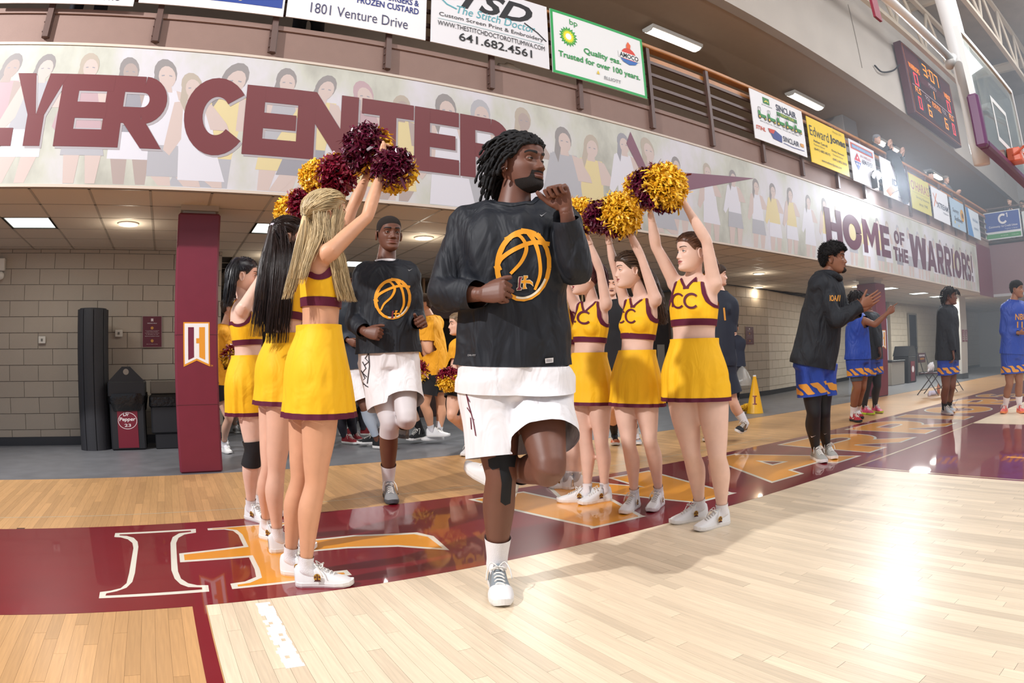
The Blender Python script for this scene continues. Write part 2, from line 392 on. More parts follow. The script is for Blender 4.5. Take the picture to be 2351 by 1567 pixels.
# ------------------------------------------------------------- heavy block capitals drawn from convex pieces (unit cell 1 x 1)
def _a(cx, cy, rx, ry, a0, a1, w, n=14): return ('a', [(cx+rx*math.cos(math.radians(a0+(a1-a0)*i/n)), cy+ry*math.sin(math.radians(a0+(a1-a0)*i/n))) for i in range(n+1)], w)
def _p(*p): return ('p', list(p))
def _r(x0, y0, x1, y1): return _p((x0, y0), (x1, y0), (x1, y1), (x0, y1))
GLY = dict(
 L=[_r(0, 0, .36, 1), _r(.36, 0, 1, .24)], E=[_r(0, 0, .34, 1), _r(.34, 0, 1, .235), _r(.34, .385, .92, .61), _r(.34, .765, 1, 1)],
 H=[_r(0, 0, .33, 1), _r(.67, 0, 1, 1), _r(.33, .385, .67, .62)], T=[_r(0, .765, 1, 1), _r(.34, 0, .66, .765)], I=[_r(0, 0, 1, 1)],
 Y=[_p((.34, 0), (.66, 0), (.66, .42), (.34, .42)), _p((.34, .42), (.5, .42), (.36, 1), (0, 1)), _p((.5, .42), (.66, .42), (1, 1), (.64, 1))],
 N=[_r(0, 0, .29, 1), _r(.71, 0, 1, 1), _p((.29, .52), (.71, 0), (.71, .48), (.29, 1))],
 M=[_r(0, 0, .24, 1), _r(.76, 0, 1, 1), _p((.24, .62), (.5, .18), (.5, .56), (.24, 1)), _p((.5, .18), (.76, .62), (.76, 1), (.5, .56))],
 W=[_p((.13, 0), (.34, 0), (.24, 1), (0, 1)), _p((.13, 0), (.34, 0), (.56, 1), (.40, 1)), _p((.66, 0), (.87, 0), (.60, 1), (.44, 1)), _p((.66, 0), (.87, 0), (1, 1), (.76, 1))],
 A=[_p((0, 0), (.28, 0), (.62, 1), (.38, 1)), _p((.72, 0), (1, 0), (.62, 1), (.38, 1)), _p((.22, .16), (.78, .16), (.70, .38), (.30, .38))],
 R=[_r(0, 0, .30, 1), _r(.30, .77, .62, 1), _r(.30, .335, .62, .56), _a(.62, .665, .245, .22, -90, 90, .235), _p((.34, .335), (.66, .40), (1, 0), (.66, 0))],
 C=[_a(.54, .5, .40, .385, 38, 322, .26, 26)], O=[_a(.5, .5, .365, .375, 0, 360, .26, 30)],
 S=[_a(.48, .70, .32, .185, 20, 215, .24), _p((.17, .62), (.30, .48), (.84, .36), (.74, .56)), _a(.5, .30, .33, .185, -160, 35, .24)],
 F=[_r(0, 0, .34, 1), _r(.34, .365, .9, .60), _r(.34, .765, 1, 1)])
GLY['!'] = [_r(.1, .34, .9, 1), _r(.1, 0, .9, .22)]
def glyph(ch, x0, y0, x1, y1, grow=0.0):
    """-> list of convex faces [(V, F)] in real units, each grown outward by grow"""
    sx, sy = x1-x0, y1-y0; out = []
    for k in GLY[ch]:
        P = np.array(k[1], float)*[sx, sy]+[x0, y0]
        if k[0] == 'p':
            if grow:
                n = len(P); Q = []
                ar = sum(P[i][0]*P[(i+1) % n][1]-P[(i+1) % n][0]*P[i][1] for i in range(n))
                if ar < 0: P = P[::-1]
                for i in range(n):
                    a = nrm(P[i]-P[i-1]); b_ = nrm(P[(i+1) % n]-P[i]); na = np.array([a[1], -a[0]]); nb = np.array([b_[1], -b_[0]])
                    m_ = na+nb; m_ = m_/max(np.dot(m_, m_)/2, 0.35); Q.append(P[i]+m_*grow)
                P = np.array(Q)
            out.append((P, [tuple(range(len(P)))]))
        else:
            wd_ = k[2]*(sx*0.4+sy*0.6)*1.0
            t_ = np.gradient(P, axis=0); t_ /= np.linalg.norm(t_, axis=1, keepdims=True)
            wv = k[2]*np.sqrt((t_[:, 1]*sx*1.22)**2+(t_[:, 0]*sy)**2)
            if grow and ch != 'O' : P = np.vstack([P[0]-t_[0]*grow, P, P[-1]+t_[-1]*grow]); wv = np.concatenate([[wv[0]], wv, [wv[-1]]])
            S_ = stroke(P, wv+2*grow, False)
            out.append(S_)
    return out
def putglyph(g, ch, x0, y0, x1, y1, o, ux, uy, off, grow=0.0, dz=0.00025):
    for i, T in enumerate(glyph(ch, x0, y0, x1, y1, grow)): put2d(g, T, o, ux, uy, off+dz*i)
def outlined(body, x0, x1, y0, y1, parent, name='letter', bold=0.045, out=0.035):
    g = G(); putglyph(g, body, x0+out, y0+out, x1-out, y1-out, (0, 0, 0.0008), (1, 0, 0), (0, 1, 0), 0, out*0.9, 0.00005); obj(name+'_outline', g, M_white, parent)
    g = G(); putglyph(g, body, x0+out, y0+out, x1-out, y1-out, (0, 0, 0.0013), (1, 0, 0), (0, 1, 0), 0, 0, 0.00005); obj(name, g, M_gold, parent)
for ch, a, b in (('W', 1.90, 3.62), ('A', 3.86, 5.32), ('R', 5.52, 6.72), ('R', 7.02, 8.20), ('I', 8.55, 9.03), ('O', 9.35, 10.55), ('R', 10.9, 12.1), ('S', 12.4, 13.4)):
    outlined(ch, a, b, 0.205, 1.345, floor)
# the two-letter monogram on the stripe, each outline built from its own straight and curved runs
def fl(pts, u0=0, v0=1100, s=600/2013): return [tuple(at(u0+x*s, v0+y*s, Z=0)[:2]) for x, y in pts]
Io = fl([(762, 916), (770, 868), (850, 858), (930, 838), (975, 800), (995, 720), (1028, 530), (1020, 490), (985, 462), (930, 447), (880, 444), (888, 414), (1508, 381), (1510, 410), (1420, 425), (1375, 450), (1357, 490), (1365, 640), (1372, 710), (1395, 765), (1450, 800), (1520, 815), (1604, 815), (1612, 864)])
Ii = fl([(812, 896), (820, 878), (900, 862), (975, 835), (1020, 790), (1040, 720), (1066, 520), (1060, 480), (1030, 450), (975, 435), (920, 432), (922, 425), (1470, 395), (1472, 404), (1380, 415), (1330, 445), (1313, 490), (1320, 700), (1345, 765), (1390, 808), (1450, 830), (1556, 832), (1558, 848)])
def flat(name, pts, m, z, parent=floor): return obj(name, G().add([(x, y, z) for x, y in pts], [tuple(range(len(pts)))]), m, parent)
flat('monogram_outline', Io, M_white, 0.0008); flat('monogram_letter', Ii, M_mar, 0.0011)
sh = lambda L, dx=0: [(x+dx, y) for x, y in L]
Ho = [(0.10, 1.285), (0.66, 1.285), (0.66, 1.24), (0.60, 1.23), (0.55, 1.19), (0.53, 1.10), (0.53, 0.84), (0.90, 0.83), (1.25, 0.72), (1.30, 0.60), (1.26, 0.31), (1.05, 0.50), (0.80, 0.59), (0.54, 0.615), (0.54, 0.42), (0.57, 0.29), (0.62, 0.25), (0.69, 0.245), (0.69, 0.165), (0.13, 0.165), (0.13, 0.24), (0.20, 0.25), (0.26, 0.30), (0.27, 0.42), (0.27, 0.62), (-0.09, 0.63), (-0.09, 0.79), (0.27, 0.84), (0.27, 1.08), (0.25, 1.18), (0.20, 1.23), (0.10, 1.24)]
Hi = [(0.13, 1.268), (0.63, 1.268), (0.63, 1.255), (0.57, 1.24), (0.525, 1.20), (0.505, 1.10), (0.505, 0.815), (0.90, 0.80), (1.22, 0.69), (1.265, 0.60), (1.245, 0.36), (1.06, 0.53), (0.80, 0.62), (0.515, 0.64), (0.515, 0.42), (0.545, 0.27), (0.60, 0.225), (0.665, 0.215), (0.665, 0.19), (0.16, 0.19), (0.16, 0.215), (0.22, 0.225), (0.285, 0.28), (0.295, 0.42), (0.295, 0.65), (-0.065, 0.66), (-0.065, 0.762), (0.295, 0.812), (0.295, 1.08), (0.275, 1.195), (0.21, 1.25), (0.13, 1.255)]
flat('monogram_outline', Ho, M_white, 0.0009); flat('monogram_letter', Hi, M_gold, 0.0012)
# concourse floor
mc = mat('vinyl_grey', '6F7075', rough=0.45, coat=0.15, var=0.12, vscale=5)
obj('concourse_floor', G().box((-6, 3.29, -0.006), (32, 12.5, 0.002)), mc, floor)
# ============================================================ walls of painted blocks
M_block = mat('block_paint', 'A3978A', rough=0.55, spec=0.3, bump=0.25, bscale=140, rnd=0.025)
M_joint = mat('block_joint', '8F877D', 0.8)
M_base = mat('vinyl_base', '2A2A2E', 0.4)
def blockwall(name, A, B, z1, nmax=290, th=0.12, base=True, z0=0.0, bw=0.405, bh=0.2, M_block=M_block, M_joint=M_joint):
    A = np.array([*A, 0.]); B = np.array([*B, 0.]); L = np.linalg.norm(B-A); ux = (B-A)/L; nn = np.array([-ux[1], ux[0], 0])  # nn points away from the court
    R = np.array([ux, nn, [0, 0, 1]]).T
    w = obj(name, G().box((0, 0.012, z0), (L, th, z1), (R, A)), M_joint, kind='structure')
    rows = int(math.ceil((z1-z0)/bh)); k = 0; gs = G(); rot = math.atan2(ux[1], ux[0]); ms = {}
    for r in range(rows):
        za = z0+r*bh; zb = min(za+bh, z1); x = -bw/2 if r % 2 else 0.0
        while x < L:
            a = max(x, 0); b = min(x+bw, L); x += bw
            if b-a < 0.02: continue
            if k < nmax:
                key = (round(b-a, 3), round(zb-za, 3))
                if key not in ms: ms[key] = mesh('brick', *(lambda q: (q.V(), q.f))(G().box((0.004, -0.002, 0.004), (b-a-0.004, 0.013, zb-za-0.004))), M_block)
                p = A+ux*a; o = obj('brick', ms[key], None, w, loc=(p[0], p[1], za)); o.rotation_euler = (0, 0, rot); k += 1
            else: gs.box((a+0.004, -0.002, za+0.004), (b-0.004, 0.013, zb-0.004), (R, A))
    if gs.n: o = obj('brick_field', gs, M_block, w); o['kind'] = 'stuff'
    if base: obj('baseboard', G().box((0, -0.015, z0), (L, 0.0, z0+0.11), (R, A)), M_base, w)
    return w
blockwall('wall_back_left', (-5.9, 5.85), (0.62, 5.85), 2.45)
blockwall('wall_lobby_left', (0.62, 5.97), (0.62, 12), 2.45, 40)
blockwall('wall_right_near', (10.15, 5.95), (12.1, 6.15), 2.42, M_block=mat('block_bright_near', 'B5A795', rough=.55, spec=.3, bump=.25, bscale=140, rnd=.02))  # block colour lightened to carry the brighter concourse light on the right
blockwall('wall_right_side', (10.15, 11), (10.15, 5.96), 2.42, 60)
blockwall('wall_right_far', (12.1, 6.15), (18.9, 7.7), 2.42, 200, M_block=mat('block_bright_far', 'CDC0AE', rough=.55, spec=.3, bump=.25, bscale=140, rnd=.02), M_joint=mat('joint_bright_far', 'B8AB9A', .8))  # lighter copy of the block colour, so the wall past the corner reads brighter lit
blockwall('wall_right_end', (19.5, 6.35), (30, 6.35), 2.6, 120, M_block=mat('block_bright_far', 'CDC0AE'), M_joint=mat('joint_bright_far', 'B8AB9A', .8))  # same lightened block and joint copies
# ============================================================ ceiling tiles
M_tile = mat('ceiling_tile', 'CDC3B6', rough=0.85, spec=0.2, bump=0.35, bscale=220, rnd=0.02); M_grid = mat('ceiling_grid_paint', 'A79E92', 0.5)
ceil = obj('ceiling', G().box((-6, YB, 2.53), (31, 12.5, 2.60)), mat('ceiling_void', '6E665D', 0.9), kind='structure')
TP = 0.553; panels = {(-3, 2), (2, 2), (8, 2), (27, 2), (31, 2), (34, 2), (37, 2), (5, 6), (-7, 6), (14, 6)}
tm = mesh('ceiling_tile', *(lambda q: (q.V(), q.f))(G().box((0.006, 0.006, 0), (TP-0.006, TP-0.006, 0.02))), M_tile)
gs = G(); gg = G(); k = 0; lights = []
for j in range(17):
    for i in range(-9, 56):
        x = -0.29+i*TP-0.553*0; y = YB+0.02+j*TP
        if j > 5 and (x < 0.3 or x > 10): continue
        if (i, j) in panels: lights.append((x, y)); continue
        if k < 290 and j < 7 and i < 40: obj('ceiling_tile', tm, None, ceil, loc=(x, y, 2.452)); k += 1
        else: gs.box((x+0.006, y+0.006, 2.452), (x+TP-0.006, y+TP-0.006, 2.472))
for i in range(-9, 57): gg.box((-0.29+i*TP-0.012, YB, 2.45), (-0.29+i*TP+0.012, 12.4, 2.456))
for j in range(18): gg.box((-5.3, YB+0.02+j*TP-0.012, 2.45), (30.5, YB+0.02+j*TP+0.012, 2.456))
o = obj('ceiling_tile_field', gs, M_tile, ceil); o['kind'] = 'stuff'
o = obj('ceiling_grid', gg, M_grid, ceil); o['kind'] = 'stuff'
M_fr = mat('fixture_white', 'E2E2DC', 0.4); M_em = mat('light_diffuser', 'FFFFFF', emit='F4FFF8', estr=2.2); M_em2 = mat('bulb_glow', 'FFF2D8', emit='FFE6BE', estr=6)
def lbl(i, opts): return opts[min(i, len(opts)-1)]
LN = ['square ceiling light panel over the black rolled mat', 'square ceiling light panel right of the maroon padded pillar', 'square ceiling light panel above the running player', 'square ceiling light panel by the far maroon pillar', 'second square ceiling light panel past the far maroon pillar', 'third square ceiling light panel past the far maroon pillar', 'most distant square ceiling light panel on the right', 'small ceiling light panel deep in the lobby', 'smallest ceiling light panel deepest in the lobby', 'ceiling light panel over the back wall corner', 'ceiling light panel in the lobby right of centre']
for i, (x, y) in enumerate(lights):
    t = thing('ceiling_light', LN[i % len(LN)] if i < len(LN) else 'ceiling light panel in the lobby ceiling', 'light', (x, y, 2.45), 'square light panels in the tiled ceiling')
    obj('frame', G().box((0, 0, 0), (TP, 0.025, 0.02)).box((0, TP-0.025, 0), (TP, TP, 0.02)).box((0, 0.025, 0), (0.025, TP-0.025, 0.02)).box((TP-0.025, 0.025, 0), (TP, TP-0.025, 0.02)), mat('fixture_dark', '3C3A38', .4), t)
    obj('diffuser', G().box((0.025, 0.025, 0.008), (TP-0.025, TP-0.025, 0.016)), M_em, t)
    if x < 22 and y < 9: light('panel_light', 'AREA', (x+TP/2, y+TP/2, 2.43), 16 if x < 4 else 48, (0.97, 1, 0.95), 0.5)
DL = [((-0.56, 4.26), 'round recessed downlight above the black rolled mat'), ((2.86, 4.27), 'round recessed downlight beside the tall player in front'), ((9.57, 4.49), 'round recessed downlight left of the hooded clapping player'), ((11.57, 6.0), 'round recessed downlight close to the right wall corner'), ((13.6, 4.53), 'round recessed downlight over the clapping hands'), ((1.35, 6.0), 'small downlight behind the black haired cheerleader')]
for (x, y), lb in DL:
    t = thing('downlight', lb, 'light', (x, y, 2.45), 'round downlights')
    a = [(math.cos(q)*0.105, math.sin(q)*0.105) for q in np.linspace(0, 2*math.pi, 24, endpoint=False)]
    obj('trim_ring', G().tube([(c, s, -0.004) for c, s in a]+[(a[0][0], a[0][1], -0.004)], 0.012, seg=6), M_fr, t)
    obj('lamp', G().cyl((0, 0, 0.0), (0, 0, -0.012), 0.09, 0.085, 20), M_em2, t)
    light('down_light', 'POINT', (x, y, 2.30), 5, (1, 0.88, 0.7), 0.05)
# ============================================================ lobby behind
M_dark = mat('dark_wood', '3A2018', 0.45, var=0.2); M_dk = mat('lobby_dark', '2B2523', 0.7)
lob = obj('wall_lobby_back', G().box((0.6, 11.0, 0), (10.2, 11.12, 2.45)), mat('lobby_wall', '5E544B', 0.7), kind='structure')
t = thing('concession_counter', 'dark wood concession counter with slatted canopy at the back of the lobby', 'counter', (2.2, 7.6, 0))
obj('counter_front', G().bbox((0, 0, 0), (5.6, 0.5, 1.05)), M_dark, t); obj('canopy', G().box((-0.2, -0.15, 1.72), (5.8, 0.5, 2.02)), M_dark, t)
obj('worktop', G().bbox((-0.05, -0.06, 1.05), (5.65, 0.55, 1.09)), mat('counter_top', '6B5A4A', .3), t)
g = G()
for i in range(40): g.box((-0.1+i*0.145, 0.02, 2.02), (-0.06+i*0.145, 0.06, 2.44))
o = obj('slat_screen', g, mat('slat_wood', '8A6A4A', .5), t); o['kind'] = 'stuff'
obj('side_post', G().box((0, 0, 1.05), (0.12, 0.3, 1.75)), M_dark, t); obj('side_post', G().box((5.4, 0, 1.05), (5.52, 0.3, 1.75)), M_dark, t)
t = thing('menu_board', 'yellow framed hanging menu sign glimpsed over the cheerleaders arm', 'sign', (4.9, 7.40, 1.60))
obj('panel', G().box((0, 0, 0), (0.9, 0.03, 0.42)), mat('menu_black', '17130F', .4), t)
obj('frame', G().box((0, -0.01, 0), (0.9, 0.0, 0.03)).box((0, -0.01, 0.39), (0.9, 0, 0.42)).box((0, -0.01, 0.03), (0.03, 0, 0.39)).box((0.87, -0.01, 0.03), (0.9, 0, 0.39)), mat('menu_yellow', 'E2B32A', .4), t)
# ============================================================ balcony fascia with its long banner
M_fas = mat('fascia_brown', '8C7268', rough=0.6, bump=0.1, bscale=80, var=0.03)
XE = at(2243, 600, Y=YB)[0]
fas = obj('wall_balcony_front', G().box((-6, YB, 2.47), (31, YB+0.25, 4.14)), M_fas, kind='structure')
obj('ledge', G().box((-6, YB-0.02, 4.10), (31, YB+0.3, 4.15)), M_fas, fas)
obj('trim_strip', G().box((-6, YB-0.022, 3.775), (XE, YB-0.001, 3.80)).box((-6, YB-0.022, 2.455), (XE, YB-0.001, 2.48)), mat('strip_cream', 'CFC2B4', .5), None); STRIP = bpy.context.scene.collection.objects[-1]
bm_ = bpy.data.materials.new('banner_print'); bm_.use_nodes = True; nt = bm_.node_tree; N = nt.nodes; Lk = nt.links; b = N['Principled BSDF']; b.inputs['Roughness'].default_value = 0.45
tc = N.new('ShaderNodeTexCoord'); mp = N.new('ShaderNodeMapping'); mp.inputs['Scale'].default_value = (1, 1, 0.6); Lk.new(tc.outputs['Object'], mp.inputs[0])
n = N.new('ShaderNodeTexNoise'); n.inputs['Scale'].default_value = 1.6; n.inputs['Detail'].default_value = 5; n.inputs['Roughness'].default_value = .55; Lk.new(mp.outputs[0], n.inputs['Vector'])
cr = N.new('ShaderNodeValToRGB'); cr.color_ramp.elements[0].position = 0.3; cr.color_ramp.elements[0].color = (*srgb('A3A39A'), 1); cr.color_ramp.elements[1].position = 0.62; cr.color_ramp.elements[1].color = (*srgb('CDCBD2'), 1)
e = cr.color_ramp.elements.new(0.45); e.color = (*srgb('BFC1B6'), 1); Lk.new(n.outputs[0], cr.inputs[0]); Lk.new(cr.outputs[0], b.inputs['Base Color'])
ban = obj('long_banner', G().box((-6, YB-0.012, 2.475), (XE, YB-0.0005, 3.78)), bm_)
STRIP.parent = ban; tag(ban, 'long pale printed banner with faded athletes and maroon lettering along the balcony front', 'banner')
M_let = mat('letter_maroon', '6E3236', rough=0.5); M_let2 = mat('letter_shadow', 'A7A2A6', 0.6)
def bl(ch, u0, u1, vv, z0, z1, bold=0.065):
    a = at(u0, vv, Y=YB)[0]; c = at(u1, vv, Y=YB)[0]
    o = (0, YB-0.012, 0)
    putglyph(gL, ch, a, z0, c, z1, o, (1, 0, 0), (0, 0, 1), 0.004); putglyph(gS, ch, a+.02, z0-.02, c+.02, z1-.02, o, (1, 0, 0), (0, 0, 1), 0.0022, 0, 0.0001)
LT = [('Y', 27, 145, 250), ('E', 135, 255, 250), ('R', 240, 380, 250), ('C', 425, 558, 265), ('E', 558, 688, 300), ('N', 680, 820, 300), ('T', 828, 948, 300), ('E', 950, 1052, 320), ('R', 1055, 1168, 340)]
for ch, u0, u1, vv in LT:
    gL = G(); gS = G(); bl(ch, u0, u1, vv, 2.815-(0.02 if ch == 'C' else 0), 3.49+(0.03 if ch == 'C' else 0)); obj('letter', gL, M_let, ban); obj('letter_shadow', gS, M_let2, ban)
gL = G(); gS = G(); putglyph(gL, 'L', -2.1, 2.815, -1.62, 3.49, (0, YB-0.016, 0), (1, 0, 0), (0, 0, 1), 0); obj('letter', gL, M_let, ban)
M_l3 = mat('letter_plum', '5E2F42', .5)
def word(ch, x0, x1, z0, z1):
    g = G(); n_ = len(ch); w_ = (x1-x0)/(n_*1.12-0.12)
    for i, c_ in enumerate(ch): putglyph(g, c_, x0+i*w_*1.12, z0, x0+i*w_*1.12+w_, z1, (0, YB-0.016, 0), (1, 0, 0), (0, 0, 1), 0, 0, .0006)
    obj('letter', g, M_l3, ban)
for ch, x0, x1 in (('H', 9.45, 10.05), ('O', 10.1, 10.82), ('M', 10.9, 11.62), ('E', 11.7, 12.15)): word(ch, x0, x1, 2.78, 3.42)
word('OF', 12.4, 12.98, 3.12, 3.40); word('THE', 12.3, 13.1, 2.76, 3.05)
for ch, x0, x1 in (('W', 13.25, 14.3), ('A', 14.3, 14.95), ('R', 15.02, 15.52), ('R', 15.6, 16.1), ('I', 16.18, 16.32), ('O', 16.4, 16.98), ('R', 17.05, 17.5), ('S', 17.53, 17.9), ('!', 17.95, 18.08)): word(ch, x0, x1, 2.72, 3.44)
g = G(); put2d(g, poly2d([(5.55, 3.30), (7.45, 3.54), (5.2, 2.90), (5.3, 3.1)]), (0, YB-0.016, 0), (1, 0, 0), (0, 0, 1)); obj('swoosh_shape', g, mat('swoosh_mauve', '7E5566', .5), ban)
g = G(); put2d(g, poly2d([(4.98, 3.72), (4.9, 3.55), (5.25, 3.0), (5.2, 3.3)]), (0, YB-0.016, 0), (1, 0, 0), (0, 0, 1)); obj('swoosh_shape', g, mat('swoosh_mauve', '7E5566', .5), ban)
# pale printed figures (a flat photo print on the banner)
fc = {k: mat('print_'+k, h, 0.5) for k, h in dict(skin='C6B6B0', skin2='A99B96', hair='8E8A8A', hair2='B0A699', white='D2D2DA', grey='ABACB2', gold='D3C596', pink='B59CA2', dark='94949C').items()}
def fig(x, zt, s, top, bot, hair, skin='skin', lean=0.0, arms=0, dy=0.0):
    L = [(poly2d([(-.17, -.2), (.17, -.2), (.2, -.75), (-.2, -.75)]), top, 1), (poly2d([(-.2, -.22), (-.1, -.2), (-.16, -.62), (-.30, -.8), (-.36, -.74)]), top if arms == 0 else skin, 2), (poly2d([(.1, -.2), (.2, -.22), (.34, -.42), (.36, -.50), (.16, -.5)]), skin, 2),
         (poly2d([(-.2, -.75), (.2, -.75), (.25, -1.05), (-.24, -1.05)]), bot, 3), (poly2d([(-.2, -1.05), (-.02, -1.05), (-.08, -1.5), (-.2, -1.5)]), skin, 1), (poly2d([(.04, -1.05), (.22, -1.05), (.16, -1.4), (.05, -1.45)]), skin, 1),
         (disc(0, -.02, .115, 14, .15), hair, 2), (poly2d([(-.1, 0), (-.14, -.2), (-.1, -.32), (-.05, -.15)]), hair, 2), (disc(.015, -.06, .085, 14, .115), skin, 3), (poly2d([(-.05, -.14), (.05, -.14), (.06, -.22), (-.06, -.22)]), skin, 2), (poly2d([(-.04, -.045), (-.01, -.04), (-.01, -.052), (-.04, -.057)]), 'dark', 4), (poly2d([(.035, -.04), (.065, -.045), (.065, -.057), (.035, -.052)]), 'dark', 4)]
    for jj, (T, c, k) in enumerate(sorted(L, key=lambda q: q[2])):
        V = T[0].copy()*s; V[:, 0] += x+V[:, 1]*lean; V[:, 1] += zt-0.16*s
        V[:, 1] = np.clip(V[:, 1], 2.49, 3.765)
        o = (0, YB-0.012, 0); g = figs.setdefault(c, G()); put2d(g, (V, T[1]), o, (1, 0, 0), (0, 0, 1), 0.00005*(jj+1+12*(int(dy*1e5+.5) % 3)))
figs = {}
r2 = random.Random(5); tops = ['white', 'grey', 'gold', 'pink', 'white', 'dark', 'grey']
FX = [(-1.75, 'pink', 'hair'), (-1.42, 'grey', 'hair'), (-1.0, 'pink', 'hair2'), (-0.62, 'dark', 'hair'), (-0.28, 'white', 'hair'), (-0.02, 'white', 'hair2'), (0.38, 'gold', 'hair'), (0.86, 'grey', 'hair'), (1.25, 'gold', 'hair'), (1.62, 'pink', 'pink'), (2.02, 'gold', 'hair2'), (2.5, 'white', 'hair'), (2.9, 'white', 'grey'), (3.42, 'white', 'hair2'), (3.95, 'grey', 'hair'), (4.35, 'gold', 'hair2'), (4.85, 'white', 'dark'), (5.25, 'pink', 'hair2')]
for i, (x, tp, hr) in enumerate(FX): fig(x, 3.74-0.04*r2.random()-(0.12 if i in (5, 10, 14, 15) else 0), 0.82+0.3*r2.random()*(i > 3), tp, r2.choice(tops), hr, r2.choice(('skin', 'skin', 'skin2')), r2.uniform(-.25, .25), i % 2, 0.00001*i)
x = 5.75; i = 0
while x < 18.4:
    fig(x, 3.60-0.05*r2.random(), 0.72, r2.choice(('white', 'grey', 'white', 'gold')), r2.choice(('white', 'grey', 'dark')), r2.choice(('hair', 'hair2', 'grey')), 'skin', r2.uniform(-.05, .05), i % 2, .00001*i); x += r2.uniform(.42, .62); i += 1
for k, g in figs.items(): o = obj('printed_figures', g, fc[k], ban); o['kind'] = 'stuff'
# maroon end of the fascia and the wing that turns toward the court
XW = 20.3
w = obj('wall_wing_front', G().box((XE+0.05, YB-0.01, 2.40), (XW, YB, 3.9)), mat('wing_maroon', '6B2436', .5), kind='structure')
w = obj('wall_wing_side', G().box((XW, -12, 2.5), (XW+0.25, 2.9, 4.05)), mat('wing_maroon2', '8A6E74', .5), kind='structure')
w = obj('wall_wing_soffit', G().box((XW, -12, 2.42), (31, 2.9, 2.5)), mat('soffit_pale', 'B9BDC2', .6), kind='structure')
w = obj('wall_gym_end', G().box((30, -16, 0), (30.2, 9, 11)), mat('wall_end_paint', 'B4B2B0', .7), kind='structure')
w = obj('wall_wing_back', G().box((26, -16, 4), (26.15, 2.9, 11)), mat('wall_end_paint', 'B4B2B0', .7), kind='structure')
# ============================================================ balcony: deck, back wall, ceiling, rail
w = obj('floor_balcony', G().box((-6, YB+0.25, 3.95), (31, 7.0, 4.10)), mat('deck_grey', '5A5450', .8), kind='structure')
w = obj('wall_balcony_back', G().box((-6, 6.6, 4.1), (31, 6.75, 7.2)), mat('wall_tan', 'A5907C', .7, var=.03), kind='structure')
V = [(-6, YB, 6.78), (31, YB, 6.20), (31, 7, 6.35), (-6, 7, 6.60)]; g = G(); g.add(V+[(x, y, z+0.1) for x, y, z in V], [(0, 1, 2, 3), (7, 6, 5, 4), (0, 4, 5, 1), (1, 5, 6, 2), (2, 6, 7, 3), (3, 7, 4, 0)])
w = obj('ceiling_balcony', g, mat('soffit_tan', 'BFA992', .75, var=.02), kind='structure')
V = [(-6, YB-0.02, 6.76), (31, YB-0.02, 6.18), (31, YB-0.02, 10.59), (-6, YB-0.02, 10.59)]; g = G(); g.add(V+[(x, y+0.2, z) for x, y, z in V], [(0, 1, 2, 3), (7, 6, 5, 4), (0, 4, 5, 1), (1, 5, 6, 2), (2, 6, 7, 3), (3, 7, 4, 0)])
w = obj('wall_upper_fascia', g, mat('fascia_light', 'C2BAB0', .7, var=.05, vscale=1.5), kind='structure')
for k, x in enumerate(range(-4, 30, 4)): obj('panel_joint', G().box((x, YB-0.03, 6.9), (x+0.02, YB-0.018, 8.5)), mat('joint_grey', '8D857C', .8), w)
w = obj('ceiling_gym', G().box((-6, -16, 10.6), (31, 3.1, 10.7)), mat('roof_deck', 'A39687', .85, var=.1, vscale=2), kind='structure')
M_dx = mat('void_dark', '1C1A1D', .7)
# posts on the balcony front
M_post = mat('rail_brown', '5E4740', rough=0.45)
POST = [(100, 95), (355, 97), (625, 117), (890, 156), (1130, 203), (1335, 250), (1502, 297), (1640, 340), (1757, 377), (1847, 412), (1928, 440), (1990, 465), (2048, 488), (2095, 508), (2135, 522), (2168, 536), (2198, 548), (2224, 557)]
t = thing('balcony_railing', 'long brown steel balcony railing with posts, bars and a wooden top rail', 'railing', (0, YB, 4))
for i, (u, v) in enumerate(POST):
    x = at(u, v, Y=YB-0.045)[0]
    obj('post', G().box((x-0.028, -0.06, -0.16), (x+0.028, -0.015, 1.0)).box((x-0.04, -0.02, -0.15), (x+0.04, 0.0, 0.10)), M_post, t)
    if i < 6:
        for z in (-0.10, 0.0, 0.08): obj('bolt', G().cyl((x-0.03, -0.035, z), (x-0.042, -0.035, z), 0.009, seg=6), M_post, t)
for z in (0.30, 0.46, 0.64, 0.82): obj('bar', G().box((-6, -0.02, z-0.022), (XW, 0.01, z+0.022)), M_post, t)
M_ow = mat('rail_wood', 'B5773C', 0.4, var=0.15, vscale=6)
obj('top_rail', G().bbox((-6, -0.05, 1.02), (XW, 0.09, 1.08), 0.012), M_ow, t); obj('lower_wood_rail', G().box((-6, 0.0, 0.84), (XW, 0.03, 0.92)), M_ow, t)
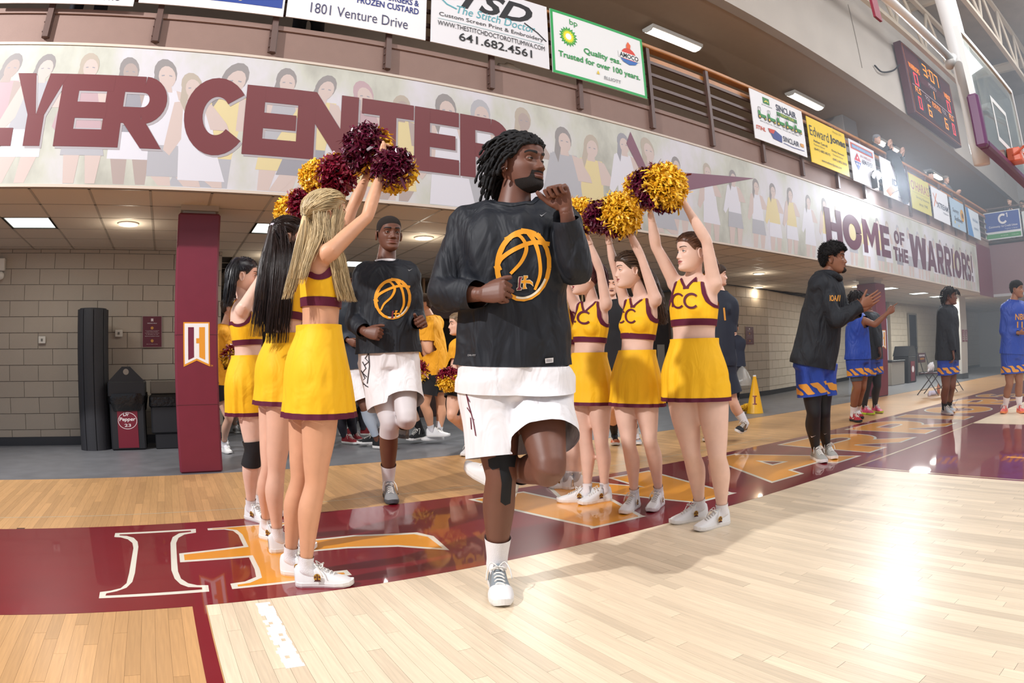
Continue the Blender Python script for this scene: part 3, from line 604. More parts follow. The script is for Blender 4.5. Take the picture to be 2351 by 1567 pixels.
# columns
def pad_column(x0, x1, y0, zpad, lab, px_logo=True, far=False):
    t = thing('padded_column', lab, 'column', ((x0+x1)/2, y0, 0)); w = (x1-x0)/2
    obj('shaft', G().bbox((-w*0.78, 0.06, 0), (w*0.78, 2*w*0.8+0.06, 2.47), 0.01), mat('column_paint', 'ADA294', .6), t)
    obj('capital', G().box((-w*0.9, 0.03, 2.40), (w*0.9, 2*w*0.85+.08, 2.452)), mat('column_paint', 'ADA294', .6), t)
    obj('pad', G().bbox((-w, 0, 0.0), (w, 2*w, zpad), 0.018), mat('vinyl_maroon', '702234', rough=0.38, bump=0.12, bscale=9, var=0.04), t)
    obj('pad_seam', G().box((-w-0.001, -0.002, 0.62), (w+0.001, 0.001, 0.624)).box((-w-0.001, -0.002, 1.25), (w+.001, .001, 1.254)), mat('seam', '4C1420', .6), t)
    s = w*2/0.41; z0 = 0.965; h = 0.40; 
    def P(pts): return [(a*s, z0+b) for a, b in pts]
    g = G(); put2d(g, poly2d(P([(-.125, 0), (0, .055), (.125, 0), (.125, h), (-.125, h)])), (0, 0, 0), (1, 0, 0), (0, 0, 1), 0.003); obj('badge_border', g, mat('badge_gold', 'E0972B', .45), t)
    g = G(); put2d(g, poly2d(P([(-.113, .022), (0, .073), (.113, .022), (.113, h-.012), (-.113, h-.012)])), (0, 0, 0), (1, 0, 0), (0, 0, 1), 0.0045); obj('badge_field', g, mat('badge_white', 'E9E9E9', .45), t)
    g = G(); put2d(g, poly2d(P([(-.08, .06), (-.025, .085), (-.025, h-.045), (-.08, h-.045)])), (0, 0, 0), (1, 0, 0), (0, 0, 1), 0.006); obj('badge_bar', g, mat('badge_mar', '6B1D3A', .45), t)
    g = G(); put2d(g, poly2d(P([(.025, .085), (.08, .06), (.08, h-.045), (.025, h-.045), (.025, .255), (-.003, .255), (-.003, .21), (.025, .21)])), (0, 0, 0), (1, 0, 0), (0, 0, 1), 0.006); obj('badge_bar', g, mat('badge_gold', 'E0972B', .45), t)
    g = G(); put2d(g, fit2d(text2d('TM', 1), .13*s, z0-.002, .153*s, z0+.014), (0, 0, 0), (1, 0, 0), (0, 0, 1), 0.003); obj('badge_mark', g, mat('badge_gold', 'E0972B', .45), t)
    return t
pad_column(-0.02, 0.385, 3.34, 2.37, 'maroon padded column left of the cheerleaders with a gold and white badge')
pad_column(12.15, 12.62, 3.3, 2.33, 'far maroon padded column behind the clapping players')
t = thing('plain_column', 'plain pale square column behind the player in the far dark hoodie', 'column', (19.55, 3.75, 0))
obj('shaft', G().bbox((-0.32, 0, 0), (0.32, 0.6, 2.47), 0.015), mat('column_pale', 'BDB9B2', .6), t); obj('base_strip', G().box((-0.33, -0.01, 0.002), (0.33, 0.61, 0.16)), M_base, t)
for k, dx in enumerate((-0.12, 0.2)):
    s_ = thing('warning_sign', ('maroon watch your step sign on the pale column, left one', 'maroon watch your step sign on the pale column, right one')[k], 'sign', (19.55+dx, 3.745, 1.28), 'step signs on the column')
    obj('plate', G().bbox((-0.12, -0.008, -0.18), (0.12, 0, 0.18), 0.003), mat('sign_maroon', '7A2035', .4), s_)
    g = G(); put2d(g, join2d(fit2d(text2d('WATCH', 1, .02), -.09, -.07, .09, -.03), fit2d(text2d('YOUR STEP', 1, .02), -.105, -.13, .105, -.09), disc(-.01, .13, .02), stroke([(-.01, .1), (.0, .04), (.06, -.01)], .02), stroke([(0, .04), (-.05, -.01)], .018), stroke([(-.01, .09), (.05, .07)], .014)), (0, -.008, 0), (1, 0, 0), (0, 0, 1), .002); obj('lettering', g, mat('sign_white', 'E8E8E8', .5), s_)
t = thing('balcony_pillar', 'grey square pillar standing on the balcony behind the yellow board', 'column', (13.6, 4.2, 4.1))
obj('shaft', G().bbox((-0.36, 0, 0), (0.36, 0.55, 2.42), 0.015), mat('column_grey', 'A09C9A', .6), t)
# balcony luminaires
for k, (x, lb) in enumerate(((6.9, 'long ceiling light over the open balcony rail'), (11.1, 'long ceiling light over the yellow sponsor board'), (15.3, 'long ceiling light above the leaning spectator'), (19.0, 'most distant long balcony ceiling light'))):
    z = 6.7186-.4675*(x+7.25)/37-.003; t = thing('balcony_light', lb, 'light', (x, 4.3, z-0.0), 'long lights under the balcony ceiling')
    prof = [(-.14, 0), (-.13, -.05), (-.06, -.095), (.06, -.095), (.13, -.05), (.14, 0)]
    obj('housing', G().prism([(a, b) for a, b in prof], 1.25, (1.25, 0, 0), (0, 1, 0), (0, 0, 1)) if False else G().prism(prof, 1.25, (0, 0, 0), (0, 1, 0), (0, 0, 1)), M_fr, t)
    obj('lens', G().prism([(-.11, -.07), (-.05, -.102), (.05, -.102), (.11, -.07)], 1.2, (0.025, 0, 0), (0, 1, 0), (0, 0, 1)), mat('lens_glow', 'FFFFFF', emit='FFF1E4', estr=3), t)
    light('balcony_lamp', 'AREA', (x+.6, 4.3, z-.13), 18, (1, .92, .82), .9)
# ============================================================ people
def sm(P, n=4):
    """smooth resample of a polyline with per-point extras (Catmull-Rom)"""
    P = np.asarray(P, float); out = []
    Q = np.vstack([2*P[0]-P[1], P, 2*P[-1]-P[-2]])
    for i in range(1, len(Q)-2):
        for k in range(n):
            t = k/n; a, b, c, d = Q[i-1], Q[i], Q[i+1], Q[i+2]
            out.append(0.5*((2*b)+(c-a)*t+(2*a-5*b+4*c-d)*t*t+(3*b-a-3*c+d)*t**3))
    out.append(P[-1]); return np.array(out)
def profile_grid(h, res=1.0):
    """head surface grid; local x=side, y=front, z=up, metres for a 0.235 m head"""
    T = np.array([  # z, yfront, yback, halfwidth
        (-.1175, .058, .010, .006), (-.114, .076, -.004, .024), (-.104, .086, -.018, .038), (-.092, .089, -.036, .047), (-.075, .088, -.052, .0545), (-.058, .088, -.064, .060), (-.040, .088, -.074, .0645),
        (-.020, .087, -.084, .0685), (0, .085, -.091, .0715), (.020, .089, -.096, .0735), (.045, .092, -.097, .0745), (.065, .088, -.094, .0725), (.085, .076, -.084, .065), (.100, .058, -.067, .052), (.110, .038, -.046, .036), (.116, .018, -.026, .019), (.1178, .003, -.009, .006)])
    nz = int(78*res); na = int(96*res)
    u = np.linspace(0, 1, nz)
    zc_ = np.linspace(-.1175, .1178, 500); den = 1+1.6*((zc_ > -.085) & (zc_ < .030)); cu = np.cumsum(den); cu = (cu-cu[0])/(cu[-1]-cu[0]); zz = np.interp(np.linspace(0, 1, nz), cu, zc_)
    T = sm(T, 8); zf = np.linspace(-.1175, .1178, 400); Rf = np.stack([np.interp(zf, T[:, 0], T[:, k]) for k in range(4)], 1); ke = np.hanning(23); ke /= ke.sum()
    for k in (1, 2, 3):
        q = np.convolve(np.pad(Rf[:, k], 11, mode='reflect', reflect_type='odd'), ke, 'valid'); Rf[:, k] = q
    R = np.stack([np.interp(zz, zf, Rf[:, k]) for k in range(4)], 1); R[:, 0] = zz; R[:, 3] = np.maximum(R[:, 3], .004)
    a = np.linspace(-math.pi, math.pi, na, endpoint=False); a = a-0.42*np.sin(a)*1.0  # denser at the front
    V = np.zeros((len(zz), na, 3))
    for i in range(len(zz)):
        z, yf, yb, w = R[i]; mid = (yf+yb)/2-0.012*float(np.clip((z+.095)/.06, 0, 1))**2*(3-2*float(np.clip((z+.095)/.06, 0, 1)))
        s, c = np.sin(a), np.cos(a)
        x = w*np.sign(s)*np.abs(s)**0.92
        y = np.where(c > 0, mid+(yf-mid)*np.abs(c)**0.86, mid-(mid-yb)*np.abs(c)**0.95)
        V[i, :, 0] = x; V[i, :, 1] = y; V[i, :, 2] = z
    return V
def gs(x, s): return np.exp(-(x/s)**2)
def head_mesh(nose=1.0, lip=1.0, wide=1.0, jaw=1.0, res=1.0, smile=0.0, mouth_open=0.0):
    V = profile_grid(1, res); x, y, z = V[..., 0], V[..., 1], V[..., 2]; fr = np.clip((y-.02)/.05, 0, 1); ax = np.abs(x)
    dy = np.zeros_like(x)
    A = np.interp(z, [-.052, -.0455, -.041, -.036, -.030, -.015, 0, .014, .03], [0, .003, .013, .0195, .0195, .013, .0065, .002, 0])*nose
    wn = np.interp(z, [-.045, -.036, -.02, 0, .02], [.0145, .0145, .0100, .0080, .012])*(0.75+.25*nose)
    dy += A*gs(ax, wn)
    dy += .0085*nose*gs(ax-.0145*nose, .0065)*gs(z+.0375, .008)
    dy -= .004*gs(ax-.007, .003)*gs(z+.045, .003)
    dy += -.0125*gs(ax-.033, .0165)*gs(z-.001, .0125)
    dy += -.004*gs(ax-.014, .006)*gs(z-.004, .012)
    dy += .0045*gs(ax-.030, .026)*gs(z-.0235, .0075)
    dy += .0045*gs(ax-.045, .016)*gs(z+.022, .018)
    mw = .0225*(1+.25*smile); zc = -.0605+.25*smile*ax
    dy += .0065*lip*gs(ax, mw)*gs(z-zc-.0058, .0050)+.0072*lip*gs(ax, mw*.85)*gs(z-zc+.0072, .0058)
    dy -= .0060*gs(ax, mw)*gs(z-zc, .0021)*(1+2*mouth_open)
    dy -= .0045*gs(ax, .022)*gs(z+.080, .006); dy += .0060*gs(ax, .020)*gs(z+.099, .013)
    dy -= .003*gs(ax-.030-.004*smile, .008)*gs(z+.052, .014)
    dy -= .0022*gs(ax, .0035)*gs(z+.050, .006)
    V[..., 1] += dy*fr
    cheek = .003*gs(z+.03, .03)*gs(ax-.055, .02); V[..., 0] += np.sign(x)*cheek
    q_ = np.clip((z+.115)/.11, 0, 1); V[..., 0] *= wide*(jaw+(1-jaw)*q_*q_*(3-2*q_))
    nz, na = V.shape[:2]; P = V.reshape(-1, 3); F = []
    for i in range(nz-1):
        for j in range(na): k = (j+1) % na; F.append((i*na+j, (i+1)*na+j, (i+1)*na+k, i*na+k))
    return P, np.array(F)
def ear_mesh(side):
    n, m = 20, 7; V = []; F = []
    prof = [(0, -.003), (.35, -.0045), (.6, -.002), (.78, .004), (.92, .0065), (1.0, .003), (.96, -.004)]
    for r, h in prof:
        for j in range(n):
            a = 2*math.pi*j/n; ey = .019*(1.0+.12*math.sin(a)); ez = .031; k = 1.0 if math.sin(a) > -.3 else 0.9
            V.append((side*(h+.006), r*ey*math.cos(a)*k, r*ez*math.sin(a)))
    for i in range(len(prof)-1):
        for j in range(n): k = (j+1) % n; F.append((i*n+j, i*n+k, (i+1)*n+k, (i+1)*n+j))
    F.append(tuple(range(n)))
    V = np.array(V)
    t = side*0.35; c, s = math.cos(t), math.sin(t)
    R = np.array([[c, s, 0], [-s, c, 0], [0, 0, 1]]); V = V@R.T+np.array([side*.074, -.012, -.012]); return V, F
def frame_from(fdir, up=(0, 0, 1)):
    f = nrm(fdir); u = np.array(up, float); u = nrm(u-f*np.dot(u, f)); r = np.cross(f, u); return np.array([r, f, u]).T   # cols x,y,z
def rot_axis(v, k, a):
    k = nrm(k); v = np.asarray(v, float); return v*math.cos(a)+np.cross(k, v)*math.sin(a)+k*np.dot(k, v)*(1-math.cos(a))
def hand(wr, d, palm, curl=1.0, fore=None, size=1.0, thumb=0.6, side=1, vox=0.003, spread=0.0, detail=True, curls=None):
    """five-fingered hand: d = wrist->knuckles, palm = direction the palm faces, side=+1 if the thumb is at d x palm"""
    d = nrm(d); p = nrm(np.asarray(palm, float)-d*np.dot(palm, d)); t = np.cross(d, p)*side; s = size; g = G()
    def W(a, b, c): return np.asarray(wr)+s*(a*d+b*t+c*p)
    fo = d if fore is None else nrm(fore)
    g.tube(sm([np.asarray(wr)-fo*.05*s, np.asarray(wr)-fo*.02*s, W(.012, 0, 0)], 3), [.0275*s]*3+[.0265*s]*3+[.030*s], [.0262*s]*3+[.024*s]*3+[.019*s], 14, u0=t)
    g.tube([W(0, .0, 0), W(.02, .002, .001), (W(.05, .001, .0)), W(.078, 0, -.001), W(.094, -.001, 0)], [.027*s, .036*s, .042*s, .0425*s, .036*s], [.017*s, .018*s, .0165*s, .014*s, .010*s], 16, u0=t)
    g.tube([W(.012, .022, .008), W(.035, .026, .012), W(.052, .024, .010)], [.012*s, .016*s, .012*s], None, 8)
    Ls = [(.045, .027, .021, .0090), (.050, .031, .022, .0093), (.046, .029, .021, .0088), (.036, .022, .019, .0078)]
    ys = [.031, .0105, -.0105, -.030]; xs = [.090, .093, .090, .083]
    for i in range(4):
        L = Ls[i]; c = curl if curls is None else curls[i]
        a = [c*1.35, c*1.65, c*0.95]; base = W(xs[i]-.012, ys[i]*.97, -.002); dirv = nrm(d+t*ys[i]*(4*spread)); pos = base; pts = [pos, W(xs[i], ys[i]*(1+spread*.3), -.002)]; pos = pts[-1]; ang = 0
        ax = np.cross(dirv, p)
        cur = dirv
        for j in range(3):
            cur = rot_axis(cur, ax, a[j]); mid = pos+cur*L[j]*s*.5; pos = pos+cur*L[j]*s; pts += [mid, pos]
        r = L[3]*s; g.tube(pts, [r*.9, r*1.08, r*.98, r*1.0, r*.9, r*.93, r*.82, r*.62], None, 9)
    b0 = W(.022, .024, .004); tc = thumb
    dirt = nrm(d*(.72-.1*tc)+t*(.75-.55*tc)+p*(.25+.45*tc)); axt = nrm(np.cross(dirt, nrm(p*.7-t*.5+d*.2)))
    p1 = b0+dirt*.040*s; d2 = nrm(dirt*(1-.25*tc)+d*.35*(1)+(-t)*.35*tc+p*.1*tc); p2 = p1+d2*.033*s; d3 = nrm(d2*(1)+(-t)*.5*tc+d*.1); p3 = p2+d3*.026*s
    g.tube([b0, b0+dirt*.02*s, p1, (p1+p2)/2, p2, (p2+p3)/2, p3], [.013*s, .0145*s, .0115*s, .0102*s, .0108*s, .0098*s, .0065*s], None, 10)
    return voxel(g.V(), g.f, vox*s, 2, 0.45)
SK = {}
def skin(name, hexc, rough=0.48):
    if name in SK: return SK[name]
    m = mat('skin_'+name, hexc, rough=rough, spec=0.45, sss=0.0, var=0.05, vscale=14, bump=0.05, bscale=350); SK[name] = m; return m
def strands(paths, rads, seg=4, flat=1.0):
    g = G()
    for P, r in zip(paths, rads): g.tube(P, r, np.asarray(r)*flat, seg, cap=True)
    return g
PPL = []
class Person:
    """joints are world points; body built as one surface, garments cut from it or lofted round it"""
    def __init__(s, label, root, group=None, sex='m', tone='brown', H=1.95, vox=0.009, k=1.0, lod=1.0):
        s.root = np.array([root[0], root[1], 0.]); s.sex = sex; s.H = H; s.u = H/1.80; s.vox = vox; s.k = k; s.lod = lod
        PPL.append(s); s.e = thing('person', label, 'person', tuple(s.root), group); s.skin = tone; s.J = {}
        n = np.array([root[0], root[1]])-CAM[:2]; s.D0 = np.linalg.norm(n); s.n = np.array([*(n/s.D0), 0.]); s.r = np.array([s.n[1], -s.n[0], 0.])
    def P(s, u, v, dd=0.0):
        w = ray(u, v); t = (s.D0+dd)/np.dot(w, s.n); return CAM+t*w
    def joints(s, **kw):
        for k, q in kw.items():
            if len(q) == 4: s.J[k] = at(q[1], q[2], Z=0)+np.array([0, 0, q[3]])
            else: s.J[k] = s.P(*q)
        return s
    def dirv(s, toward, right, up=0.0):
        """direction from components: toward the camera, to the picture's right, up"""
        return nrm(-s.n*toward+s.r*right+np.array([0, 0, up]))
    def L(s, V): return np.asarray(V)-s.root
    def part(s, name, V, F, m, smooth=True, parent=None, **kw):
        F = [tuple(f) for f in F.tolist()] if isinstance(F, np.ndarray) else F
        return obj(name, mesh(name, s.L(V), F, m, smooth), None, parent or s.e, **kw)
    def torso(s, g, infl=0.0, lower=True, hem=None, facing=None, wide=1.0, depth=1.0, top=True):
        J = s.J; u = s.u; f = s.face if facing is None else facing
        pel, nk = J['pelvis'], J['neck']; ax = nrm(nk-pel); L = np.linalg.norm(nk-pel)
        lat = nrm(np.cross(ax, f)); hipl = nrm(J['hipb']-J['hipa']); shl = nrm(J['shb']-J['sha'])
        if s.sex == 'm': S = [(-.10, .105, .085, 0), (-.03, .165, .115, -.005), (.10, .168, .118, 0), (.28, .148, .103, .008), (.45, .152, .108, .008), (.62, .172, .120, .008), (.78, .182, .118, .004), (.90, .165, .098, -.004), (.97, .105, .075, -.008), (1.02, .066, .062, -.006)]
        else: S = [(-.10, .11, .09, 0), (-.02, .170, .118, -.012), (.08, .172, .118, -.012), (.27, .134, .094, .006), (.42, .122, .086, .008), (.58, .134, .094, .006), (.72, .142, .098, .002), (.88, .132, .084, -.006), (.97, .085, .062, -.008), (1.02, .050, .050, -.006)]
        pts = []; ra = []; rb = []; us = []
        for t, a, b, o in S:
            if hem is not None and t < 0.3 and infl > 0: a = a*1.03+.008*(0.3-t)/.3; b = b*1.08+.01*(0.3-t)/.3
            tt = np.clip(t, 0, 1); l = nrm(hipl*(1-tt)+shl*tt); ff = nrm(np.cross(l, ax)*(1 if np.dot(np.cross(l, ax), f) > 0 else -1))
            pts.append(pel+ax*L*t+ff*o*u); ra.append(a*u*s.k*wide+infl); rb.append(b*u*s.k*depth+infl); us.append(l)
        Q = sm(np.column_stack([pts, ra, rb, us]), 3)
        g.tube(Q[:, :3], Q[:, 3], Q[:, 4], 22, u0=Q[:, 5:8])
        if s.sex == 'f':
            c = pel+ax*L*.66
            for sg in (-1, 1): 
                q = c+lat*sg*.062*u+f*(.070*u)
                g.tube([q-f*.05, q-f*.01, q+f*.02*u+0*ax, q+f*.038*u-ax*.004], [(.058*u+infl)*1.0, .058*u+infl, (.042*u+infl), .012*u+infl], None, 12)
        else:
            c = pel+ax*L*.76
            for sg in (-1, 1): q = c+lat*sg*.078*u+f*(.082*u); g.tube([q-f*.05, q, q+f*.022*u], [.07*u+infl, .064*u+infl, .03*u+infl], None, 12)
        for sd in 'ab':   # shoulders
            sh = J['sh'+sd]; el = J['el'+sd]; d = nrm(el-sh); base = pel+ax*L*.84+nrm(sh-(pel+ax*L*.84))*.06
            r = (.062 if s.sex == 'm' else .047)*u*s.k+infl
            g.tube(sm([pel+ax*L*.90, (pel+ax*L*.90)*.45+sh*.55+np.array([0, 0, .012]), sh, sh+d*.05*u], 3), np.interp(np.linspace(0, 1, 10), [0, .4, .75, 1], [r*.95, r*1.02, r*1.03, r*.9]), None, 12)
    def arm(s, g, sd, infl=0.0, end=1.0, prof=None):
        J = s.J; u = s.u*s.k; a, b, c = J['sh'+sd], J['el'+sd], J['wr'+sd]; k = 1.0 if s.sex == 'm' else .80
        d1 = b-a; d2 = c-b
        S = [(a, .052), (a+d1*.25, .052), (a+d1*.55, .047), (a+d1*.85, .041), (b, .040), (b+d2*.18, .0425), (b+d2*.38, .041), (b+d2*.68, .032), (b+d2*.92, .0255), (c, .025)]
        Q = sm([(*p, r*u*k+infl) for p, r in S], 3); Q = Q[:int(len(Q)*end)] if end < 1 else Q
        g.tube(Q[:, :3], Q[:, 3], None, 14)
    def leg(s, g, sd, infl=0.0, calfback=None):
        J = s.J; u = s.u*s.k; a, b, c = J['hip'+sd], J['kn'+sd], J['an'+sd]; k = 1.0 if s.sex == 'm' else 1.0
        d1 = b-a; d2 = c-b; bk = s.face*-1.0 if calfback is None else calfback; bk = nrm(bk-nrm(d2)*np.dot(bk, nrm(d2)))
        if s.sex == 'm': R = (.094, .090, .080, .066, .056, .057, .060, .058, .045, .034, .036)
        else: R = (.093, .090, .080, .063, .052, .052, .056, .053, .040, .031, .033)
        S = [(a, R[0], 0), (a+d1*.2, R[1], 0), (a+d1*.5, R[2], -.004), (a+d1*.8, R[3], 0), (b, R[4], -.002), (b+d2*.12, R[5], .003), (b+d2*.28, R[6], .012), (b+d2*.42, R[7], .012), (b+d2*.68, R[8], .005), (b+d2*.93, R[9], 0), (c+d2*.06, R[10], 0)]
        Q = sm([(*(p+bk*o*u), r*u+infl) for p, r, o in S], 3); g.tube(Q[:, :3], Q[:, 3], None, 16)
    def body(s, head_dir, head_up=(0, 0, 1), hands=None, feat=None, smooth=5, legs='ab', arms='ab', stubs=True):
        g = G(); J = s.J; u = s.u
        s.torso(g)
        for sd in arms: s.arm(g, sd)
        for sd in legs:
            s.leg(g, sd)
            g.tube([J['hip'+sd]*.6+J['pelvis']*.4+np.array([0, 0, .04]), J['hip'+sd]], [.10*u*s.k, .095*u*s.k], None, 14)
            c = J['an'+sd]; tdir = nrm(J['to'+sd]-c)
            g.tube([c+np.array([0, 0, -.005]), c*.74+J['to'+sd]*.26+np.array([0, 0, -.022*u])], [.033*u, .024*u], None, 10)
        hh = s.H/7.6/0.235*(1.0 if s.sex == 'm' else 1.02); s.hs = hh
        R = frame_from(head_dir, head_up); s.HR = R; hc = J['head']; s.hc = hc
        nkr = (.060 if s.sex == 'm' else .047)*u*(.5+.5*s.k)
        skb = hc+R@np.array([0, -.022, -.055])*hh
        g.tube(sm([J['neck']-nrm(J['neck']-J['pelvis'])*.05, J['neck']+0*R[:, 1], J['neck']*.45+skb*.55, skb, skb+R[:, 2]*.03], 3), np.interp(np.linspace(0, 1, 13), [0, .25, .5, .72, .9, 1], [nkr*1.25, nkr*1.1, nkr*.97, nkr*.90, nkr*.74, nkr*.5]), None, 16)
        g.tube([hc+R@np.array([0, -.01, z])*hh for z in (-.06, -.02, .03, .07)], [.05*hh, .062*hh, .062*hh, .04*hh], None, 12)
        W, FF = voxel(g.V(), g.f, s.vox, smooth)
        s.W, s.FF = W, FF; s.N = vnormals(W, FF)
        f = dict(nose=1.0, lip=1.0, wide=1.0, jaw=1.0); f.update(feat or {})
        HV, HF = head_mesh(res=s.lod, **f); HW = hc+(HV*hh)@R.T
        s.HV, s.HF, s.HW = HV, HF, HW; s.HN = vnormals(HW, HF)
        parts = [(W, FF), (HW, HF)]
        for side in (-1, 1):
            EV, EF = ear_mesh(side); parts.append((hc+(EV*np.array([f['wide'], 1, 1])*hh)@R.T, EF))
        s.handgeo = []
        for h in (hands or []):
            h = dict(h)
            if 'sd' in h: sd = h.pop('sd'); h['wr'] = J['wr'+sd]; h['fore'] = J['wr'+sd]-J['el'+sd]
            h.setdefault('size', s.u*(1.0 if s.sex == 'm' else .86)); h.setdefault('vox', .003 if s.lod > .7 else .0055)
            parts.append(hand(**h))
        V = np.concatenate([p[0] for p in parts]); F = []; n = 0
        for p in parts:
            F += [tuple(n+i for i in (q if isinstance(q, (list, tuple)) else q.tolist())) for q in p[1]]; n += len(p[0])
        F = [q if len(q) < 4 or q[2] != q[3] else q[:3] for q in F]
        s.bodyobj = s.part('body', V, F, s.skin)
        return s
    # --- face details
    def hp(s, x, y, z): return s.hc+s.HR@(np.array([x, y, z])*s.hs)
    def face_parts(s, gaze=None, iris='3A2417', brow='1C1410', lipc='8E4C48', lipthick=1.0, browth=.0045, closed=0.0, lids=True):
        hs = s.hs; R = s.HR; gz = R[:, 1] if gaze is None else nrm(gaze); wd_ = 1.0
        seg = 16 if s.lod >= .8 else 10
        for sx in (-1, 1):
            c = s.hp(sx*.0325, .0650, .0005); r = .0132*hs
            g = G(); V, F = sphere(c, r, seg, 10, gz); g.add(V, F); e = s.part('eye', g.V(), g.f, mat('eye_white', 'E4DDD6', .25))
            ic = c+gz*r*.93; g = G(); g.tube([ic-gz*.002*hs, ic+gz*.0014*hs], [.0062*hs, .0050*hs], None, 14); s.part('iris', g.V(), g.f, mat('iris_'+iris, iris, .2), parent=e)
            g = G(); g.tube([ic, ic+gz*.0018*hs], [.0028*hs, .0024*hs], None, 10); s.part('pupil', g.V(), g.f, mat('pupil', '050404', .15), parent=e)
            if lids:
                g = G(); rl = r*1.10; n1 = 14; m1 = 6
                for lo, hi in ((math.radians(21-28*closed), math.radians(100)), (math.radians(-95), math.radians(-24+8*closed))):
                    V = []; F = []
                    for i in range(m1+1):
                        el = lo+(hi-lo)*i/m1
                        for j in range(n1+1):
                            az = math.radians(-122+244*j/n1)
                            if i == 0 and lo > -1: el2 = lo*max(0, math.cos(max(-1.57, min(1.57, az*1.2))))-0.10*(1-max(0, math.cos(az)))
                            elif i == m1 and hi < 0.5: el2 = hi*max(0, math.cos(max(-1.57, min(1.57, az*1.2))))-0.10*(1-max(0, math.cos(az)))
                            else: el2 = el
                            V.append(c+rl*(R[:, 0]*math.sin(az)*math.cos(el2)+R[:, 1]*math.cos(az)*math.cos(el2)+R[:, 2]*math.sin(el2)))
                    for i in range(m1):
                        for j in range(n1): q = i*(n1+1)+j; F.append((q, q+1, q+n1+2, q+n1+1))
                    g.add(V, F)
                s.part('eyelid', g.V(), g.f, s.skin)
                V = []
                for j in range(9):
                    az = math.radians(-70+140*j/8); el2 = math.radians(21-28*closed)*max(0, math.cos(max(-1.57, min(1.57, az*1.2))))-0.10*(1-max(0, math.cos(az))); V.append(c+rl*1.03*(R[:, 0]*math.sin(az)*math.cos(el2)+R[:, 1]*math.cos(az)*math.cos(el2)+R[:, 2]*math.sin(el2)))
                g = G(); g.tube(V, [.0006*hs]+[.0013*hs]*7+[.0006*hs], None, 5); s.part('eyelashes', g.V(), g.f, mat('lash', '15100E', .6))
        HV = s.HV; ax = np.abs(HV[:, 0]); z = HV[:, 2]
        for sx in (-1, 1):
            x = HV[:, 0]*sx; zc = .0245+.004*np.clip((x-.015)/.03, 0, 1)-.012*np.clip((x-.040)/.02, 0, 1)**2
            f = np.minimum(browth*(1-.45*np.clip((x-.02)/.04, 0, 1))-np.abs(z-zc), np.minimum(x-.0125, .054-x)); f = np.where(HV[:, 1] > .03, f, -1)
            V, F = clip(s.HW, s.HF, f, .0008*hs, s.HN)
            if len(F): s.part('eyebrow', V, F, mat('brow_'+brow, brow, .8))
        lw = .0250; fu = np.minimum(.0088*lipthick*np.sqrt(np.clip(1-(ax/lw)**2, 0, 1))-(z+.0605), (z+.0605)-.0002)
        fl_ = np.minimum(.0105*lipthick*np.sqrt(np.clip(1-(ax/lw)**2, 0, 1))+(z+.0605), -(z+.0605)-.0002)
        f = np.where((HV[:, 1] > .05) & (ax < lw), np.maximum(fu, fl_), -1)
        V, F = clip(s.HW, s.HF, f, .0005*hs, s.HN)
        if len(F): s.part('lips', V, F, mat('lips_'+lipc, lipc, .4))
    def scalp(s, fld, off, m, name='hair', nz=0.0, nzs=60, seed=0):
        f = fld(s.HV[:, 0], s.HV[:, 1], s.HV[:, 2]); o = np.full(len(f), off*s.hs) if np.isscalar(off) else off*s.hs
        o = o*np.clip(.25+np.clip(f, 0, .02)/.02, 0, 1)
        if nz: o = o+nz*s.hs*(fbm(s.HV, nzs, seed)+.3*fbm(s.HV, nzs*2.3, seed+3))*np.clip(f/.015, 0, 1)
        V, F = clip(s.HW, s.HF, f, o, s.HN); return s.part(name, V, F, m)
    def tufts(s, m, n, ln, fld=None, r=.004, seed=0, base=0.0):
        fld = fld or hairline(.050, -.015, -.08, .045); f = fld(s.HV[:, 0], s.HV[:, 1], s.HV[:, 2]); idx = np.nonzero(f > .001)[0]; rr = np.random.default_rng(seed); idx = rr.choice(idx, n); g = G()
        for i in idx:
            p = s.HW[i]+s.HN[i]*base+rr.normal(size=3)*.003; d = nrm(s.HN[i]+rr.normal(size=3)*.45); q = nrm(rr.normal(size=3)); k = min(1, f[i]/.02+.3)
            g.tube([p, p+d*ln*.4*k+q*ln*.15, p+d*ln*.75*k-q*ln*.12, p+d*ln*k], [r, r, r*.8, r*.3], None, 4)
        o = s.part('curls', g.V(), g.f, m); o['kind'] = 'stuff'
    # --- garments cut from the body surface
    def cut(s, name, fld, off, m, parent=None, W=None, FF=None, N=None, **kw):
        W = s.W if W is None else W; FF = s.FF if FF is None else FF
        V, F = clip(W, FF, fld, off, (s.N if W is s.W else N)); 
        return s.part(name, V, F, m, parent=parent, **kw) if len(F) else None
    def bvh(s, W, FF): return BVHTree.FromPolygons([tuple(v) for v in W], [tuple(f) if f[2] != f[3] else tuple(f[:3]) for f in FF.tolist()])
def sphere(c, r, seg=16, rings=10, ax=(0, 0, 1)):
    ax = nrm(ax); a = nrm(np.cross(ax, [.3, .5, .8])); b = np.cross(ax, a); V = []; F = []
    for i in range(rings+1):
        th = math.pi*i/rings
        for j in range(seg):
            ph = 2*math.pi*j/seg; V.append(np.asarray(c)+r*(ax*math.cos(th)+math.sin(th)*(a*math.cos(ph)+b*math.sin(ph))))
    for i in range(rings):
        for j in range(seg): k = (j+1) % seg; F.append((i*seg+j, (i+1)*seg+j, (i+1)*seg+k, i*seg+k))
    return np.array(V), F
M_cloth = lambda n, h, rough=.75, **k: mat(n, h, rough=rough, spec=.25, **k)
